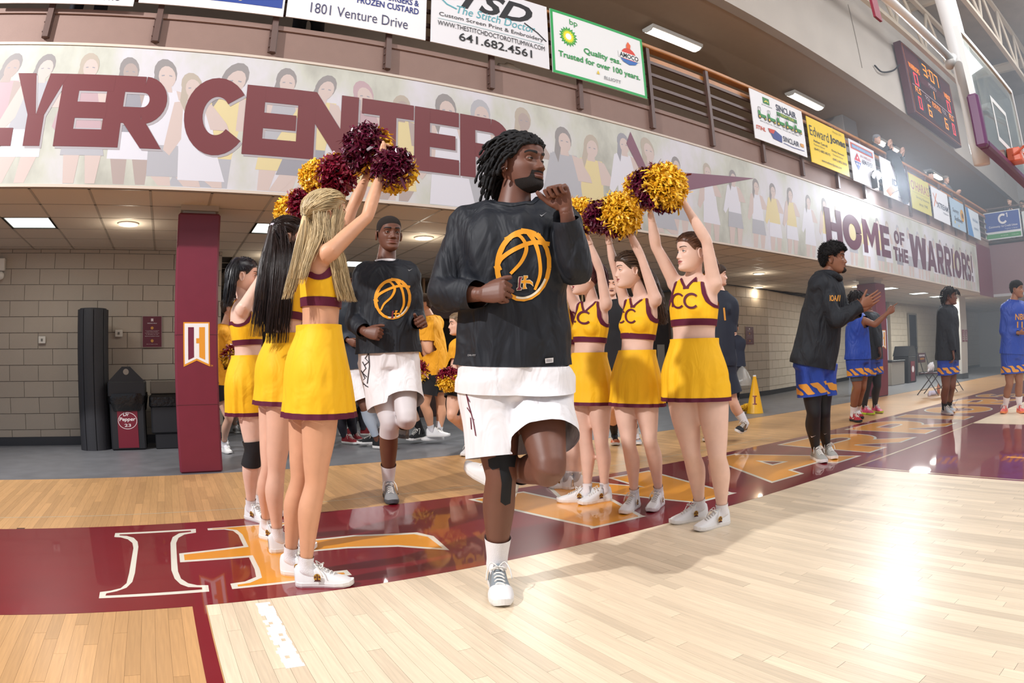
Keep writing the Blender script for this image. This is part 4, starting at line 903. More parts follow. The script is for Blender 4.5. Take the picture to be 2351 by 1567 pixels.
def hairline(front=.055, side=-.02, back=-.085, y0=.045):
    """field >0 over the scalp: hair above a line that runs low at the nape and high at the brow"""
    def f(x, y, z):
        t = np.clip((y+.06)/(.06+y0), 0, 1)
        zl = np.where(y < -.02, np.interp(y, [-.10, -.02], [back, side]), np.interp(y, [-.02, .028, .060, .095], [side, .012, front-.012, front]))
        near = np.where((np.abs(y+.012) < .02) & (z < .022), -.01, 1.0)   # round the ears
        return np.minimum(z-zl, near)
    return f
# ---------------------------------------------------------------- shoes
def shoe(s, sd, m, msole, size=None, lace=None, accent=None, toe=None, sock=None, ground=None, up=None, name='shoe', hi=0.0, emblem=False, swoosh=None):
    """trainer built along heel->toe; upper, sole, tongue, laces"""
    J = s.J; an = J['an'+sd]; to = J['to'+sd] if toe is None else toe
    Lr = (.30 if s.sex == 'm' else .255)*s.u if size is None else size
    f = to-an
    up = np.array([0, 0, 1.]) if up is None else nrm(up)
    fd = nrm(f-up*np.dot(f, up)); rt = np.cross(fd, up); hgt = np.dot(an, up)
    base = an-fd*.055*s.u-up*(.088*s.u if ground is None else (an[2]-ground))
    k = Lr
    def Q(a, b, c): return base+fd*a*k+rt*b*k+up*c*k
    # sole outline stations (a, halfwidth, toe-spring)
    A = [0, .03, .12, .3, .5, .68, .82, .93, .985, 1.0]; Wd = [.06, .105, .130, .118, .125, .160, .155, .115, .06, .02]; sp = [0.02, .008, 0, 0, 0, 0, .006, .02, .04, .05]
    V = []; F = []
    n = len(A); lev = [(0, .93), (.035, 1.05), (.085, 1.04), (.098, .98)]
    ring = []
    for z, w in lev:
        for i in range(n): V.append(Q(A[i]+(.0 if 0 < i < n-1 else 0), Wd[i]*w, z+sp[i]*(1-z*3)))
        for i in range(n-1, -1, -1): V.append(Q(A[i], -Wd[i]*w*.96, z+sp[i]*(1-z*3)))
    m2 = 2*n
    for r in range(len(lev)-1):
        for j in range(m2): F.append((r*m2+j, r*m2+(j+1) % m2, (r+1)*m2+(j+1) % m2, (r+1)*m2+j))
    F.append(tuple(range(m2-1, -1, -1))); F.append(tuple(range((len(lev)-1)*m2, len(lev)*m2)))
    sh = s.part(name, *upper_geo(Q, A, Wd, sp, hi), m)
    s.part('sole', V, F, msole, smooth=False, parent=sh)
    ml = lace or mat('lace_white', 'E9E6E0', .7)
    g = G()
    for i, a in enumerate((.44, .50, .56, .62, .68)):
        h = np.interp(a, [.35, .5, .7, .8], [.40, .30, .21, .17])+.012; w = .065
        g.tube(sm([Q(a+.02, -w, h-.03), Q(a+.01, -w*.5, h), Q(a-.01, w*.5, h+.004), Q(a-.02, w, h-.03)], 2), .0036*s.u, None, 5)
    for sg in (-1, 1): g.tube(sm([Q(.42, 0, .37), Q(.36, sg*.09, .42), Q(.44, sg*.15, .34), Q(.50, sg*.17, .22)], 3), .0028*s.u, None, 5); g.tube(sm([Q(.42, 0, .37), Q(.50, sg*.05, .40), Q(.47, sg*.10, .35), Q(.42, 0, .37)], 3), .0028*s.u, None, 5)
    o = s.part('laces', g.V(), g.f, ml, parent=sh); o['kind'] = 'stuff'
    if accent is not None:
        V2, F2 = upper_geo(Q, A, Wd, sp, hi, off=.008); V2 = np.array(V2); 
        tz = (V2-base)@fd/k; F2 = [q for q in F2 if .70 < np.mean([tz[i] for i in q]) or np.mean([tz[i] for i in q]) < .16]
        s.part('overlay', V2, F2, accent, parent=sh)
    if emblem:
        for sg in (1, -1):
            c0 = Q(.40, sg*.128, .185); g = G(); nn = rt*sg; u1 = fd*(-sg)
            put2d(g, (np.array(arc(0, .004, .017*s.u, 0, 360, 14, .02*s.u)[:-1]), [tuple(range(14))]), c0, -u1*1.0, up, .0085*s.u); 
            e = s.part('emblem', g.V(), g.f, mat('emblem_gold', 'B98A2E', .4), parent=sh)
            g = G(); put2d(g, join2d(poly2d([(-.017, -.014), (.017, -.014), (.010, -.006), (-.010, -.006)]), poly2d([(-.013, .002), (-.006, .004), (-.006, .013), (-.012, .010)]), poly2d([(.013, .002), (.006, .004), (.006, .013), (.012, .010)]), poly2d([(-.002, -.006), (.002, -.006), (.002, .02), (-.002, .02)])), c0, -u1, up, .0098*s.u); s.part('emblem_mark', g.V(), g.f, mat('emblem_dark', '4A1820', .5), parent=sh)
    if swoosh:
        for sg in (1, -1):
            c0 = Q(.5, sg*.150, .16); g = G(); put2d(g, poly2d([(-.05, .022), (-.03, -.004), (.0, -.010), (.05, .012), (0, .0), (-.03, .008)]), c0, -fd*sg*sg, up, 0); V3 = g.V()+rt*sg*.006; s.part('side_stripe', V3, g.f, swoosh, parent=sh)
    return sh
def upper_geo(Q, A, Wd, sp, hi, off=0.0):
    """rounded upper: cross sections from heel to toe, open ankle collar"""
    st = [(-.005, .30), (.02, .36), (.08, .40), (.16, .385), (.26, .37), (.34, .40), (.40, .375), (.48, .315), (.58, .255), (.68, .215), (.78, .185), (.88, .155), (.95, .125), (.99, .09)]
    V = []; F = []; n = 15
    for a, h in st:
        w = np.interp(a, A, Wd)*1.0; z0 = .085+np.interp(a, A, sp)*.5; h = h+(hi if a < .42 else 0)
        w = max(w, .035)
        for j in range(n):
            q = math.pi*j/(n-1); c = math.cos(q); sn = math.sin(q)
            bx = w*np.sign(c)*abs(c)**.75; pz = sn**.62
            if a < .36: bx *= (1-.40*pz)
            else: bx *= (1-.12*pz)
            V.append(Q(a, bx*(1+off*6), z0+(h-z0)*pz+off))
    m = len(st)
    for i in range(m-1):
        for j in range(n-1): F.append((i*n+j, i*n+j+1, (i+1)*n+j+1, (i+1)*n+j))
    F.append(tuple(range(n))); F.append(tuple((m-1)*n+j for j in range(n-1, -1, -1)))
    return V, F
def sock(s, sd, m, t0, off=.006, name='sock', t1=2.0):
    a, b = s.J['kn'+sd], s.J['an'+sd]; L = np.linalg.norm(b-a); t, d = segc(s.W, a, b)
    f = np.minimum(np.minimum(t-L*t0, L*t1-t), .12*s.u-d); return s.cut(name, f, off, m)
def ribbon(name, s, pts, w, m, n0): pass
# ============================================================ clothing
def push_out(V, n, pts, clear=.010, rmax=.34, drape=True):
    """widen stacked rings of n vertices so they clear the body points inside them"""
    V = np.array(V).reshape(-1, n, 3); m = len(V); C = V.mean(1); ax = nrm(C[-1]-C[0]); e1 = nrm(V[0, 0]-C[0]); e1 = nrm(e1-ax*np.dot(e1, ax)); e2 = np.cross(ax, e1); prev = None
    for i in range(m):
        q = pts-C[i]; h = q@ax; q = q[np.abs(h) < .022]; a = q@e1; b = q@e2; r = np.hypot(a, b); k = r < rmax; th = np.arctan2(b[k], a[k]); r = r[k]
        vq = V[i]-C[i]; va = vq@e1; vb = vq@e2; vr = np.hypot(va, vb); vt = np.arctan2(vb, va); need = np.zeros(n)
        if len(r):
            bins = np.zeros(72); np.maximum.at(bins, ((th+math.pi)/(2*math.pi)*72).astype(int) % 72, r); bins = np.maximum(bins, np.maximum(np.roll(bins, 1), np.roll(bins, -1)))
            bs_ = (np.roll(bins, 1)+2*bins+np.roll(bins, -1))/4; x_ = (vt+math.pi)/(2*math.pi)*72-.5; need = np.interp(x_, np.arange(-1, 73), np.concatenate([[bs_[-1]], bs_, [bs_[0]]]))+clear
        ex = np.maximum(0, need-vr)
        if drape and prev is not None: ex = np.maximum(ex, prev*.9)
        prev = ex; V[i] = C[i]+vq*(1+ex/np.maximum(vr, 1e-4))[:, None]
    return V.reshape(-1, 3)
def folds(W, N, amp, sc=(9, 9, 3.2), seed=0.0, amp2=None):
    P = W*np.array(sc); a = fbm(P, 1.0, seed); b_ = fbm(P*2.1, 1.0, seed+5)
    r = 1-np.abs(a)*2.2
    return W+N*(amp*(0.9*r+0.6*b_))[:, None]
def shirt(s, m, infl=.022, hem=-.02, sleeve=.95, neck=.085, vox=None, amp=.006, name='shirt', seed=1.0, wide=1.08, sl_infl=None, vneck=0, face=None):
    g = G(); J = s.J; s.torso(g, infl=infl, wide=wide, hem=1)
    sl = infl*.9 if sl_infl is None else sl_infl
    if sleeve > 0:
        for sd in 'ab': s.arm(g, sd, infl=sl)
    pel, nk = J['pelvis'], J['neck']; ax = nrm(nk-pel); L = np.linalg.norm(nk-pel)
    # skirt of the shirt, hem loose, hanging straight below the waist
    lat = nrm(J['hipb']-J['hipa']); u = s.u; a0 = (.178 if s.sex == 'm' else .172)*u*s.k*wide+infl*1.0; b0 = .136*u*s.k+infl
    g.tube([pel+ax*L*.70, pel+ax*L*.50, pel+ax*L*.30, pel+ax*L*.1, pel, pel+ax*L*(hem-.1)], [a0*.84, a0*.91, a0*.95, a0*.98, a0, a0*1.02], [b0*.88, b0*.93, b0*.97, b0*1.0, b0*1.03, b0*1.05], 22, u0=lat)
    W, FF = voxel(g.V(), g.f, vox or s.vox, 5); N = vnormals(W, FF)
    if amp: W = folds(W, N, amp, seed=seed); N = vnormals(W, FF)
    t = (W-pel)@ax; f = t-L*hem
    qq = W-pel; qq = qq-np.outer(qq@ax, ax); fd_ = nrm(np.cross(lat, ax)); outt = np.hypot((qq@lat)/(a0*1.03), (qq@fd_)/(b0*1.12)) > 1
    for sd in 'ab':
        for (p, q, e, r) in ((J['sh'+sd], J['el'+sd], 1.0, .095*u+sl), (J['el'+sd], J['wr'+sd], 1.1, .075*u+sl)):
            tt, d = segc(W, p, q); Lq = np.linalg.norm(q-p); inside = (tt > (0 if r > .09 else -.03)) & (tt < Lq*e) & (d < r)
            f = np.where(inside & ((t < L*hem+.03) | True), np.maximum(f, .05), f)
        # cut the sleeve
        if sleeve > .5:
            p, q = J['el'+sd], J['wr'+sd]; tt, d = segc(W, p, q); Lq = np.linalg.norm(q-p); c = (sleeve-.5)*2*Lq
            f = np.where((d < .075*u+sl) & (tt > Lq*.35) & (outt | (t > L*.98)), c-tt, f)
        else:
            p, q = J['sh'+sd], J['el'+sd]; tt, d = segc(W, p, q); Lq = np.linalg.norm(q-p); c = sleeve*2*Lq
            far = (d < .085*u+sl) & (tt > .02) & (outt | (t > L*.98)); f = np.where(far, np.minimum(f, c-tt), f)
            p2, q2 = J['el'+sd], J['wr'+sd]; t2, d2 = segc(W, p2, q2); f = np.where((d2 < .075*u+sl) & (t2 > -.02) & (tt > c), -.05, f)
    # collar opening round the neck axis
    nd = J['neck']+ax*.045*u; ff = s.face; q = W-nd; h = q@ax; side = q-np.outer(h, ax); fr = side@ff; rad = np.linalg.norm(side, axis=1)
    coll = np.sqrt(rad**2+np.minimum(h-.02, 0)**2*(1.0 if not vneck else .35+.0*fr))-(neck*u+.012*np.clip(fr*12, 0, 1)+vneck*np.clip(fr/.08, 0, 1)*np.clip(1-np.abs(side@lat)/.05, 0, 1))
    coll = np.where((h > -.14), coll, 1.0); f = np.minimum(f, coll)
    V, F = clip(W, FF, f, 0.0, N); o = s.part(name, V, F, m)
    s.shW, s.shF, s.shN, s.shf = W, FF, N, f; s.shcoll = coll
    if sleeve >= 0:
        g2 = np.minimum(f, .016*u-coll); V, F = clip(W, FF, g2, .0025, N)
        if len(F): s.part('collar', V, F, m, parent=o)
    s.shbvh = s.bvh(W, FF); s.shobj = o; return o
def shorts(s, m, la=.8, lb=.8, infl=.035, flare=.02, name='shorts', amp=.005, seed=2.0, waist=.16, hems=None, bell=1.0):
    J = s.J; u = s.u; g = G(); pel = J['pelvis']; ax = nrm(J['neck']-pel); lat = nrm(J['hipb']-J['hipa'])
    r = .092 if s.sex == 'm' else .090
    g.tube([pel+ax*waist*u*1.3, pel+ax*.05*u, pel-ax*.06*u], [.155*u*s.k+infl*.6, .172*u*s.k+infl*.8, .165*u*s.k+infl], [.105*u*s.k+infl*.6, .122*u*s.k+infl*.9, .115*u*s.k+infl], 20, u0=lat)
    fr = []
    for sd, l in (('a', la), ('b', lb)):
        a, b = J['hip'+sd], J['kn'+sd]; d = b-a; 
        g.tube([a+ax*.05, a+d*.2, a+d*.5, a+d*(l+.10)], [(r+.008)*u*s.k+infl, r*u*s.k+infl, (r-.008)*u*s.k+infl+flare*.5, (r-.014)*u*s.k+infl+flare], None, 20)
        fr.append((a, b, l))
    W, FF = voxel(g.V(), g.f, s.vox, 5); N = vnormals(W, FF)
    if amp: W = folds(W, N, amp, seed=seed); N = vnormals(W, FF)
    t = (W-pel)@ax; f = waist*u-t
    D = [];
    for a, b, l in fr: tt, d = segc(W, a, b); D.append((tt, d, np.linalg.norm(b-a)*l))
    na = D[0][1] < D[1][1]
    leg = np.where(na, D[0][2]-D[0][0], D[1][2]-D[1][0]); f = np.minimum(f, leg)
    V, F = clip(W, FF, f, 0, N); o = s.part(name, V, F, m); s.soW, s.soF, s.soN, s.sof, s.soleg = W, FF, N, f, leg; s.sobvh = s.bvh(W, FF); s.soobj = o
    return o
def tights(s, m, sd, t0, t1, off=.004, name='tights'):
    """t0,t1 along hip(0)-knee(1)-ankle(2)"""
    a, b, c = s.J['hip'+sd], s.J['kn'+sd], s.J['an'+sd]; L1 = np.linalg.norm(b-a); L2 = np.linalg.norm(c-b)
    ta, da = segc(s.W, a, b); tb, db = segc(s.W, b, c)
    oth = 'b' if sd == 'a' else 'a'; _, do1 = segc(s.W, s.J['hip'+oth], s.J['kn'+oth]); _, do2 = segc(s.W, s.J['kn'+oth], s.J['an'+oth])
    low = tb > 0
    low = np.where(np.dot(nrm(b-a), nrm(c-b)) > .3, ta > L1, (db < da))
    q = np.where(low, 1+tb/L2, ta/L1); d = np.where(low, db, da); do = np.where(low, do2, do1)
    f = np.minimum(np.minimum((q-t0)*.4, (t1-q)*.4), .17*s.u-d); f = np.minimum(f, do-d+.0) if np.linalg.norm(s.J['kna']-s.J['knb']) > .12 else f
    return s.cut(name, f, off, m)
def pxdecal(s, bvh, T, name, m, off=.003, step=9, parent=None, reach=None):
    T = gridcut(T, step); out = []; ok = []
    for p in T[0]:
        d = ray(p[0], p[1]); h = bvh.ray_cast(Vector(CAM), Vector(d))
        if h[0] is None: out.append(CAM); ok.append(False)
        else: out.append(np.array(h[0])-d*off); ok.append(True)
    F = [f for f in T[1] if all(ok[i] for i in f)]
    if not F: return None
    V = np.array(out)
    # drop faces that jump over a silhouette
    F = [f for f in F if max(np.linalg.norm(V[f[i]]-V[f[i-1]]) for i in range(len(f))) < .09]
    used = sorted({i for f in F for i in f}); ix = {a: b for b, a in enumerate(used)}
    return s.part(name, V[used], [tuple(ix[i] for i in f) for f in F], m, smooth=True, parent=parent)
def ptext(body, x0, y0, x1, y1, skew=0.0, bold=.02):
    """text as picture-frame 2D shape (y down) in a box, sheared so its right end drops by skew px"""
    V, F = fit2d(text2d(body, 1, bold), x0, 0, x1, y1-y0); V = V.copy(); V[:, 1] = y1-V[:, 1]+skew*(V[:, 0]-x0)/(x1-x0); return V, [f[::-1] for f in F]
def flow_hair(s, start_pts, guide, n, spread, r, m, name='hair', seed=0, seg=4, jitter=.01, lens=(.85, 1.0)):
    """long strands: from scalp points (local) along a guide polyline (world), fanned by spread at each guide point"""
    rr = random.Random(seed); g = G(); Gd = [np.asarray(p, float) for p in guide]; sp = np.asarray(spread, float)
    cp = np.mean(start_pts, 0); Bp = sm([cp*.7+s.hc*.3, cp]+Gd, 3); Br = np.interp(np.linspace(0, 1, len(Bp)), [0]+list(np.linspace(.22, 1, len(Gd))), [.02]+[q_[0]*.80 for q_ in spread]); Bq = np.interp(np.linspace(0, 1, len(Bp)), [0]+list(np.linspace(.22, 1, len(Gd))), [.02]+[q_[1]*.72 for q_ in spread])
    nb = max(4, int(len(Bp)*.86)); Br[nb-2:] *= .75; g.tube(Bp[:nb], Br[:nb], Bq[:nb], 12, u0=s.r)
    for i in range(n):
        st = start_pts[rr.randrange(len(start_pts))]; a = rr.uniform(0, 2*math.pi); q = math.sqrt(rr.random()); cut = rr.uniform(*lens)
        if len(start_pts) > 5: dv = st-cp; qx, qy = float(dv@s.r)/.085, float(dv@s.n)/.085; sc_ = max(1, math.hypot(qx, qy)); qx = qx/sc_+rr.gauss(0, .13); qy = qy/sc_+rr.gauss(0, .13)
        else: qx, qy = math.cos(a)*q, math.sin(a)*q
        off = s.r*qx; off2 = s.n*qy
        pts = [st]
        for k, p in enumerate(Gd): pts.append(p+off*sp[k][0]+off2*sp[k][1]+np.array([rr.uniform(-1, 1), rr.uniform(-1, 1), rr.uniform(-1, 1)*.5])*jitter*(.3+k/len(Gd)))
        Q = sm(pts, 4); Q = Q[:max(4, int(len(Q)*cut))]; R = np.full(len(Q), r*rr.uniform(.7, 1.3)); R[-1] *= .3; R[-2] *= .7
        g.tube(Q, R, R*.6, seg, cap=False)
    o = s.part(name, g.V(), g.f, m); o['kind'] = 'stuff'; return o
def hairmat(name, h, h2=None, rough=.42):
    if 'hair_'+name in MATS: return MATS['hair_'+name]
    m = mat('hair_'+name, h, rough=rough, spec=.5, rnd=.35); return m
def pompom(c, R, cols, split, label, n=420, seed=0, lodw=1.0, group='pompoms held up by the cheerleaders', squash=1.0):
    """cols=(material of the half facing split, other material)"""
    rr = np.random.default_rng(seed); e = thing('pompom', label, 'pompom', tuple(c), group); split = nrm(split)
    gs_ = [G(), G()]
    d = rr.normal(size=(n, 3)); d /= np.linalg.norm(d, axis=1, keepdims=True)
    for i in range(n):
        v = d[i]; k = 0 if np.dot(v, split)+rr.normal()*.09 > 0 else 1
        w = (0.0050+.0022*rr.random())*lodw; L = R*(.80+.24*rr.random()); side = nrm(np.cross(v, rr.normal(size=3))); bend = np.cross(v, rr.normal(size=3))*.20*R+np.array([0, 0, -.08*R])
        pts = [v*R*.25, v*L*.62+bend*.1, v*L*.86+bend*.45, v*L*.95+bend*1.0+v*.0]; V = []; tw = rr.normal()*1.2
        for j, p in enumerate(pts):
            sd = rot_axis(side, v, tw*j*.5); ww = w*(.7, 1.2, 1.15, 1.0)[j]; p = p*np.array([1, 1, squash]); V += [p-sd*ww, p+sd*ww]
        gs_[k].add(V, [(0, 1, 3, 2), (2, 3, 5, 4), (4, 5, 7, 6)])
    for k in (0, 1):
        if gs_[k].n: o = obj('streamers', gs_[k], cols[k], e); o['kind'] = 'stuff'
    obj('core', G().add(*sphere((0, 0, 0), R*.55, 12, 8)), cols[1], e); return e
M_pg = mat('pom_gold', 'FFCC3A', rough=.35, spec=.5, rnd=.10); M_pm = mat('pom_maroon', '861A34', rough=.22, spec=.7, rnd=.3); M_pd = mat('pom_wine', '661A36', rough=.2, spec=.7, rnd=.3)
for _m, _h in ((M_pg, 'F6AE10'), (M_pm, '561022'), (M_pd, '3E0F22')):
    pass
M_ygold = mat('cheer_gold', 'FDC320', rough=.62, spec=.3, bump=.06, bscale=900, fold=.25); M_cmar = mat('cheer_maroon', '5E1A34', rough=.62, spec=.3)
# ============================================================ the running player in front
M_sh = mat('shirt_black', '181C24', rough=.62, spec=.4, bump=.05, bscale=500, fold=.5); M_wh = mat('short_white', 'EDEBEE', rough=.6, spec=.3, fold=.4)
p = Person('person running in front in black shirt and white shorts, fist at the mouth', at(1150, 1352, Z=0), None, 'm', skin('dark', '71493A'), H=1.97, vox=.0075, k=1.03)
p.face = p.dirv(1, .22)
p.joints(pelvis=(1178, 868, .02), neck=(1180, 478, -.02), head=(1196, 378, -.03), hipa=(1132, 905, .0), hipb=(1236, 905, .02), kna=(1150, 1092, -.06), ana=(1141, 1290, .03), toa=(1150, 1352, -.14),
         knb=(1262, 1078, -.22), anb=(1168, 1088, .22), tob=(1120, 1082, .30), sha=(1080, 520, .03), shb=(1283, 512, .0), ela=(1012, 672, -.04), wra=(1105, 676, -.20), elb=(1322, 622, -.10), wrb=(1300, 482, -.20))
hd = p.dirv(.92, 1, .02)
p.body(hd, hands=[dict(sd='a', d=p.dirv(.5, 1, .12), palm=p.dirv(-.95, .3, -.25), curl=1.08, thumb=.35, side=1, size=1.06, vox=.0024),
                  dict(sd='b', d=p.dirv(.15, -.35, 1), palm=p.dirv(.75, -.65, 0), curl=1.15, thumb=.25, side=-1, size=1.06, vox=.0024)], feat=dict(nose=1.15, lip=1.15, jaw=1.04, wide=1.0))
p.face_parts(gaze=p.dirv(.9, 1, -.02), iris='4A3222', brow='15100F', lipc='7A4A42', lipthick=1.15, browth=.0052, closed=.35)
s = p
HV = s.HV; ax = np.abs(HV[:, 0]); z = HV[:, 2]; y = HV[:, 1]
# short beard along the jaw and round the mouth
def beardf(top, side): 
    q = np.minimum(np.where(ax < .034, -.0475-z, -side-z+.55*(ax-.034)), y+.002)
    q = np.where((np.abs(z+.061) < .0135) & (ax < .0255), -.004, q)
    return q
jaw_ = np.minimum(np.minimum(-.074-z+.030*gs(ax-.031, .007)*(z < -.03), y-.012), .057-ax); must = np.minimum(.0042-np.abs(z+.0505), .032-ax)
jaw_ = np.where((np.abs(z+.061) < .0135) & (ax < .0255), -.004, jaw_)
mb = mat('beard_dark', '1E1613', rough=.9, bump=.6, bscale=500); mst = mat('beard_stubble', '66432F', rough=.85, bump=.5, bscale=500)
V, F = clip(s.HW, s.HF, np.where(y > 0.0, np.maximum(jaw_, np.where(y > .05, must, -1)), -1), .0016*s.hs, s.HN); s.part('beard', V, F, mb)
sd_ = np.minimum(np.minimum(-.056-z+1.6*(ax-.055), y+.000), ax-.047); pass
hl = hairline(.058, -.015, -.085, .05); mh = mat('hair_black_twist', '131214', rough=.7, spec=.35, bump=.5, bscale=120)
s.scalp(hl, .010, mh, 'hair', nz=.010, nzs=70, seed=2)
# twisted locks swept back from the brow, hanging at the nape
rr = random.Random(11); f = hl(HV[:, 0], HV[:, 1], HV[:, 2]); idx = np.nonzero(f > .002)[0]; g = G()
cand = [i for i in idx]; rr.shuffle(cand); pick = []
for i in cand:
    if all(np.linalg.norm(s.HV[i]-s.HV[j]) > .0118 for j in pick): pick.append(i)
    if len(pick) > 230: break
for i in pick:
    q = HV[i]; n_ = s.HN[i]; up_ = s.HR[:, 2]; bk = -s.HR[:, 1]; sdv = s.HR[:, 0]*np.sign(q[0]+.0001)
    topness = np.clip(q[2]/.10, 0, 1); ln = (.060+.034*rr.random())*(1.0 if q[1] < .02 else .7)*s.hs*(1+.45*(q[2] < .03))
    d0 = nrm(n_*.9+bk*.5); p0 = s.HW[i]; gr = np.array([0, 0, -1.]); pts = [p0, p0+d0*ln*.22]; d = nrm(n_*.30+bk*(1.2*topness+.5)+gr*(1-topness)*1.0+sdv*.1+np.array([rr.uniform(-.25, .25) for _ in range(3)])); 
    pts.append(pts[-1]+d*ln*.3); d = nrm(d+gr*.55+n_*.05); pts.append(pts[-1]+d*ln*.3); d = nrm(d+gr*.7+np.array([rr.uniform(-.2, .2) for _ in range(3)])); pts.append(pts[-1]+d*ln*.28)
    Q = sm(pts, 3); r0 = .0054*s.hs; g.tube(Q, [r0*(1+.22*math.sin(k*1.9)) for k in range(len(Q)-1)]+[r0*.4], None, 6)
o = s.part('twist_locks', g.V(), g.f, mh); o['kind'] = 'stuff'
g = G().add(*sphere(s.hp(.084, .000, -.034), .0035)); s.part('ear_stud', g.V(), g.f, mat('stud_silver', 'F0F0F0', .1, 1)) 
g = G().add(*sphere(s.hp(-.084, .000, -.034), .0035)); s.part('ear_stud', g.V(), g.f, mat('stud_silver', 'F0F0F0', .1, 1))
# shirt, jersey tail, shorts
shirt(s, M_sh, infl=.022, hem=.085, sleeve=.93, neck=.082, amp=.010, seed=1.3, wide=1.10)
shorts(s, M_wh, .76, .62, infl=.034, flare=.012, amp=.006, seed=3, waist=.17)
g = G(); pel = s.J['pelvis']; axu = nrm(s.J['neck']-pel); lat = nrm(s.J['hipb']-s.J['hipa'])
Qt = sm(np.column_stack([[pel+axu*.057, pel+axu*.01, pel-axu*.05], [.218, .225, .232], [.166, .173, .182]]), 4); V, F = tube(Qt[:, :3], Qt[:, 3], Qt[:, 4], 90, lat, False, lambda t, a: 1+.02*np.sin(a*7+1)*t+.012*np.sin(a*11)*t); V = push_out(V, 90, s.soW, .006, .4); g.add(V, F); s.part('jersey_tail', g.V(), g.f, M_wh)
# shirt print, drawn in picture units then laid on the cloth
CX, CY = 1202, 609
def e_(a0, a1, rx, ry, w, cx=CX, cy=CY, n=22, tilt=0.10):
    P = []
    for i in range(n+1):
        q = math.radians(a0+(a1-a0)*i/n); X, Y = rx*math.cos(q), ry*math.sin(q); P.append((cx+X*math.cos(tilt)-Y*math.sin(tilt), cy+X*math.sin(tilt)+Y*math.cos(tilt)))
    return stroke(P, w)
M_lo = mat('tee_gold', 'F0A21E', .55); M_lw = mat('tee_cream', 'EFE3C8', .55); M_lm = mat('tee_maroon', '7E2636', .55)
T = join2d(e_(0, 360, 59, 78, 10), e_(150, 290, 64, 82, 4), cst([(1141, 612), (1152, 592), (1185, 570), (1225, 556), (1262, 560)], 10), cst([(1168, 548), (1190, 540), (1205, 556), (1208, 575), (1196, 602), (1172, 628)], [4, 7, 8, 9, 8, 7]),
            cst([(1212, 532), (1228, 556), (1238, 590), (1240, 630), (1228, 665)], [11, 10, 8, 8, 6]), cst([(1232, 536), (1250, 556), (1262, 590)], [9, 7, 5]), cst([(1136, 618), (1150, 612)], 14), cst([(1160, 551), (1172, 545)], 12), cst([(1196, 528), (1212, 530)], 9), cst([(1236, 537), (1240, 548)], 9))
pxdecal(s, s.shbvh, T, 'basketball_print', M_lo, .0035, 8, parent=s.shobj)
pxdecal(s, s.shbvh, e_(20, 100, 56, 75, 5), 'print_highlight', M_lw, .0045, 8, parent=s.shobj)
I_ = [(1192, 636), (1199, 635), (1198, 639), (1196, 640), (1194, 658), (1197, 661), (1196, 665), (1187, 666), (1187, 662), (1190, 660), (1191, 641)]
F_ = [(1203, 633), (1211, 633), (1211, 637), (1208, 638), (1207, 643), (1216, 643), (1222, 648), (1224, 656), (1218, 650), (1207, 649), (1206, 657), (1209, 662), (1200, 663), (1202, 657), (1202, 649), (1197, 649), (1197, 644), (1203, 643)]
def off_(P, k):
    c = np.mean(P, 0); n = len(P); Q = []
    P = np.array(P, float)
    for i in range(n):
        a = nrm(P[i]-P[i-1]); b_ = nrm(P[(i+1) % n]-P[i]); na = np.array([a[1], -a[0]])+np.array([b_[1], -b_[0]]); Q.append(P[i]+nrm(na)*k)
    return Q
for P_, m_ in ((I_, M_lm), (F_, M_lo)):
    pxdecal(s, s.shbvh, poly2d(off_(P_, 1.6)), 'monogram_outline', M_lw, .004, 6, parent=s.shobj); pxdecal(s, s.shbvh, poly2d(P_), 'monogram', m_, .0052, 6, parent=s.shobj)
M_gy = mat('tee_grey', '9A9A9C', .5)
pxdecal(s, s.shbvh, poly2d([(1239, 492), (1243, 497), (1255, 487), (1244, 494)]), 'chest_mark', M_gy, .004, 6, parent=s.shobj)
pxdecal(s, s.shbvh, ptext('DRI-FIT', 1074, 813, 1092, 817), 'hem_mark', M_gy, .004, 6, parent=s.shobj)
# shorts: side piping and key pattern, label tag
M_pip = mat('piping_maroon', '6A2A40', .5)
T = join2d(*[stroke(q, 2.0) for q in ([(1066, 872), (1069, 900), (1076, 930), (1086, 965), (1092, 1000)], [(1060, 868), (1063, 895)], [(1078, 922), (1070, 905), (1077, 900)], [(1082, 950), (1072, 935)], [(1088, 962), (1080, 958), (1082, 985)], [(1064, 838), (1070, 838), (1070, 845)], [(1064, 850), (1072, 850)], [(1064, 858), (1074, 860)])])
pxdecal(s, s.sobvh, T, 'side_pattern', M_pip, .004, 10, parent=s.soobj)
g = G(); a_, b2 = s.P(1262, 831, -.16), None
pxdecal(s, s.shbvh, poly2d([(1251, 822), (1271, 820), (1271, 832), (1252, 834)]), 'label_tag', M_wh, .006, 12, parent=s.shobj); pxdecal(s, s.shbvh, join2d(stroke([(1251, 822), (1271, 820), (1271, 832), (1252, 834)], 1.3, True), stroke([(1254, 826), (1268, 825)], 1), stroke([(1254, 829), (1268, 828)], 1)), 'label_print', mat('print_black', '1A1A1C', .5), .007, 8, parent=s.shobj)
bb = s.bvh(s.W, s.FF)
M_tape = mat('tape_black', '14161B', rough=.8)
for q in ([(1136, 1022), (1166, 1022), (1170, 1045), (1168, 1075), (1176, 1100), (1172, 1155), (1160, 1160), (1149, 1152), (1152, 1110), (1146, 1070), (1138, 1045)], [(1120, 1054), (1140, 1048), (1186, 1044), (1182, 1072), (1160, 1070), (1130, 1078), (1122, 1070)]):
    pxdecal(s, bb, poly2d(q), 'knee_tape', M_tape, .003, 8)
M_sock = mat('sock_white', 'ECEAEE', rough=.85, bump=.3, bscale=260)
sock(s, 'a', M_sock, .70, .008); sock(s, 'b', M_sock, .66, .008)
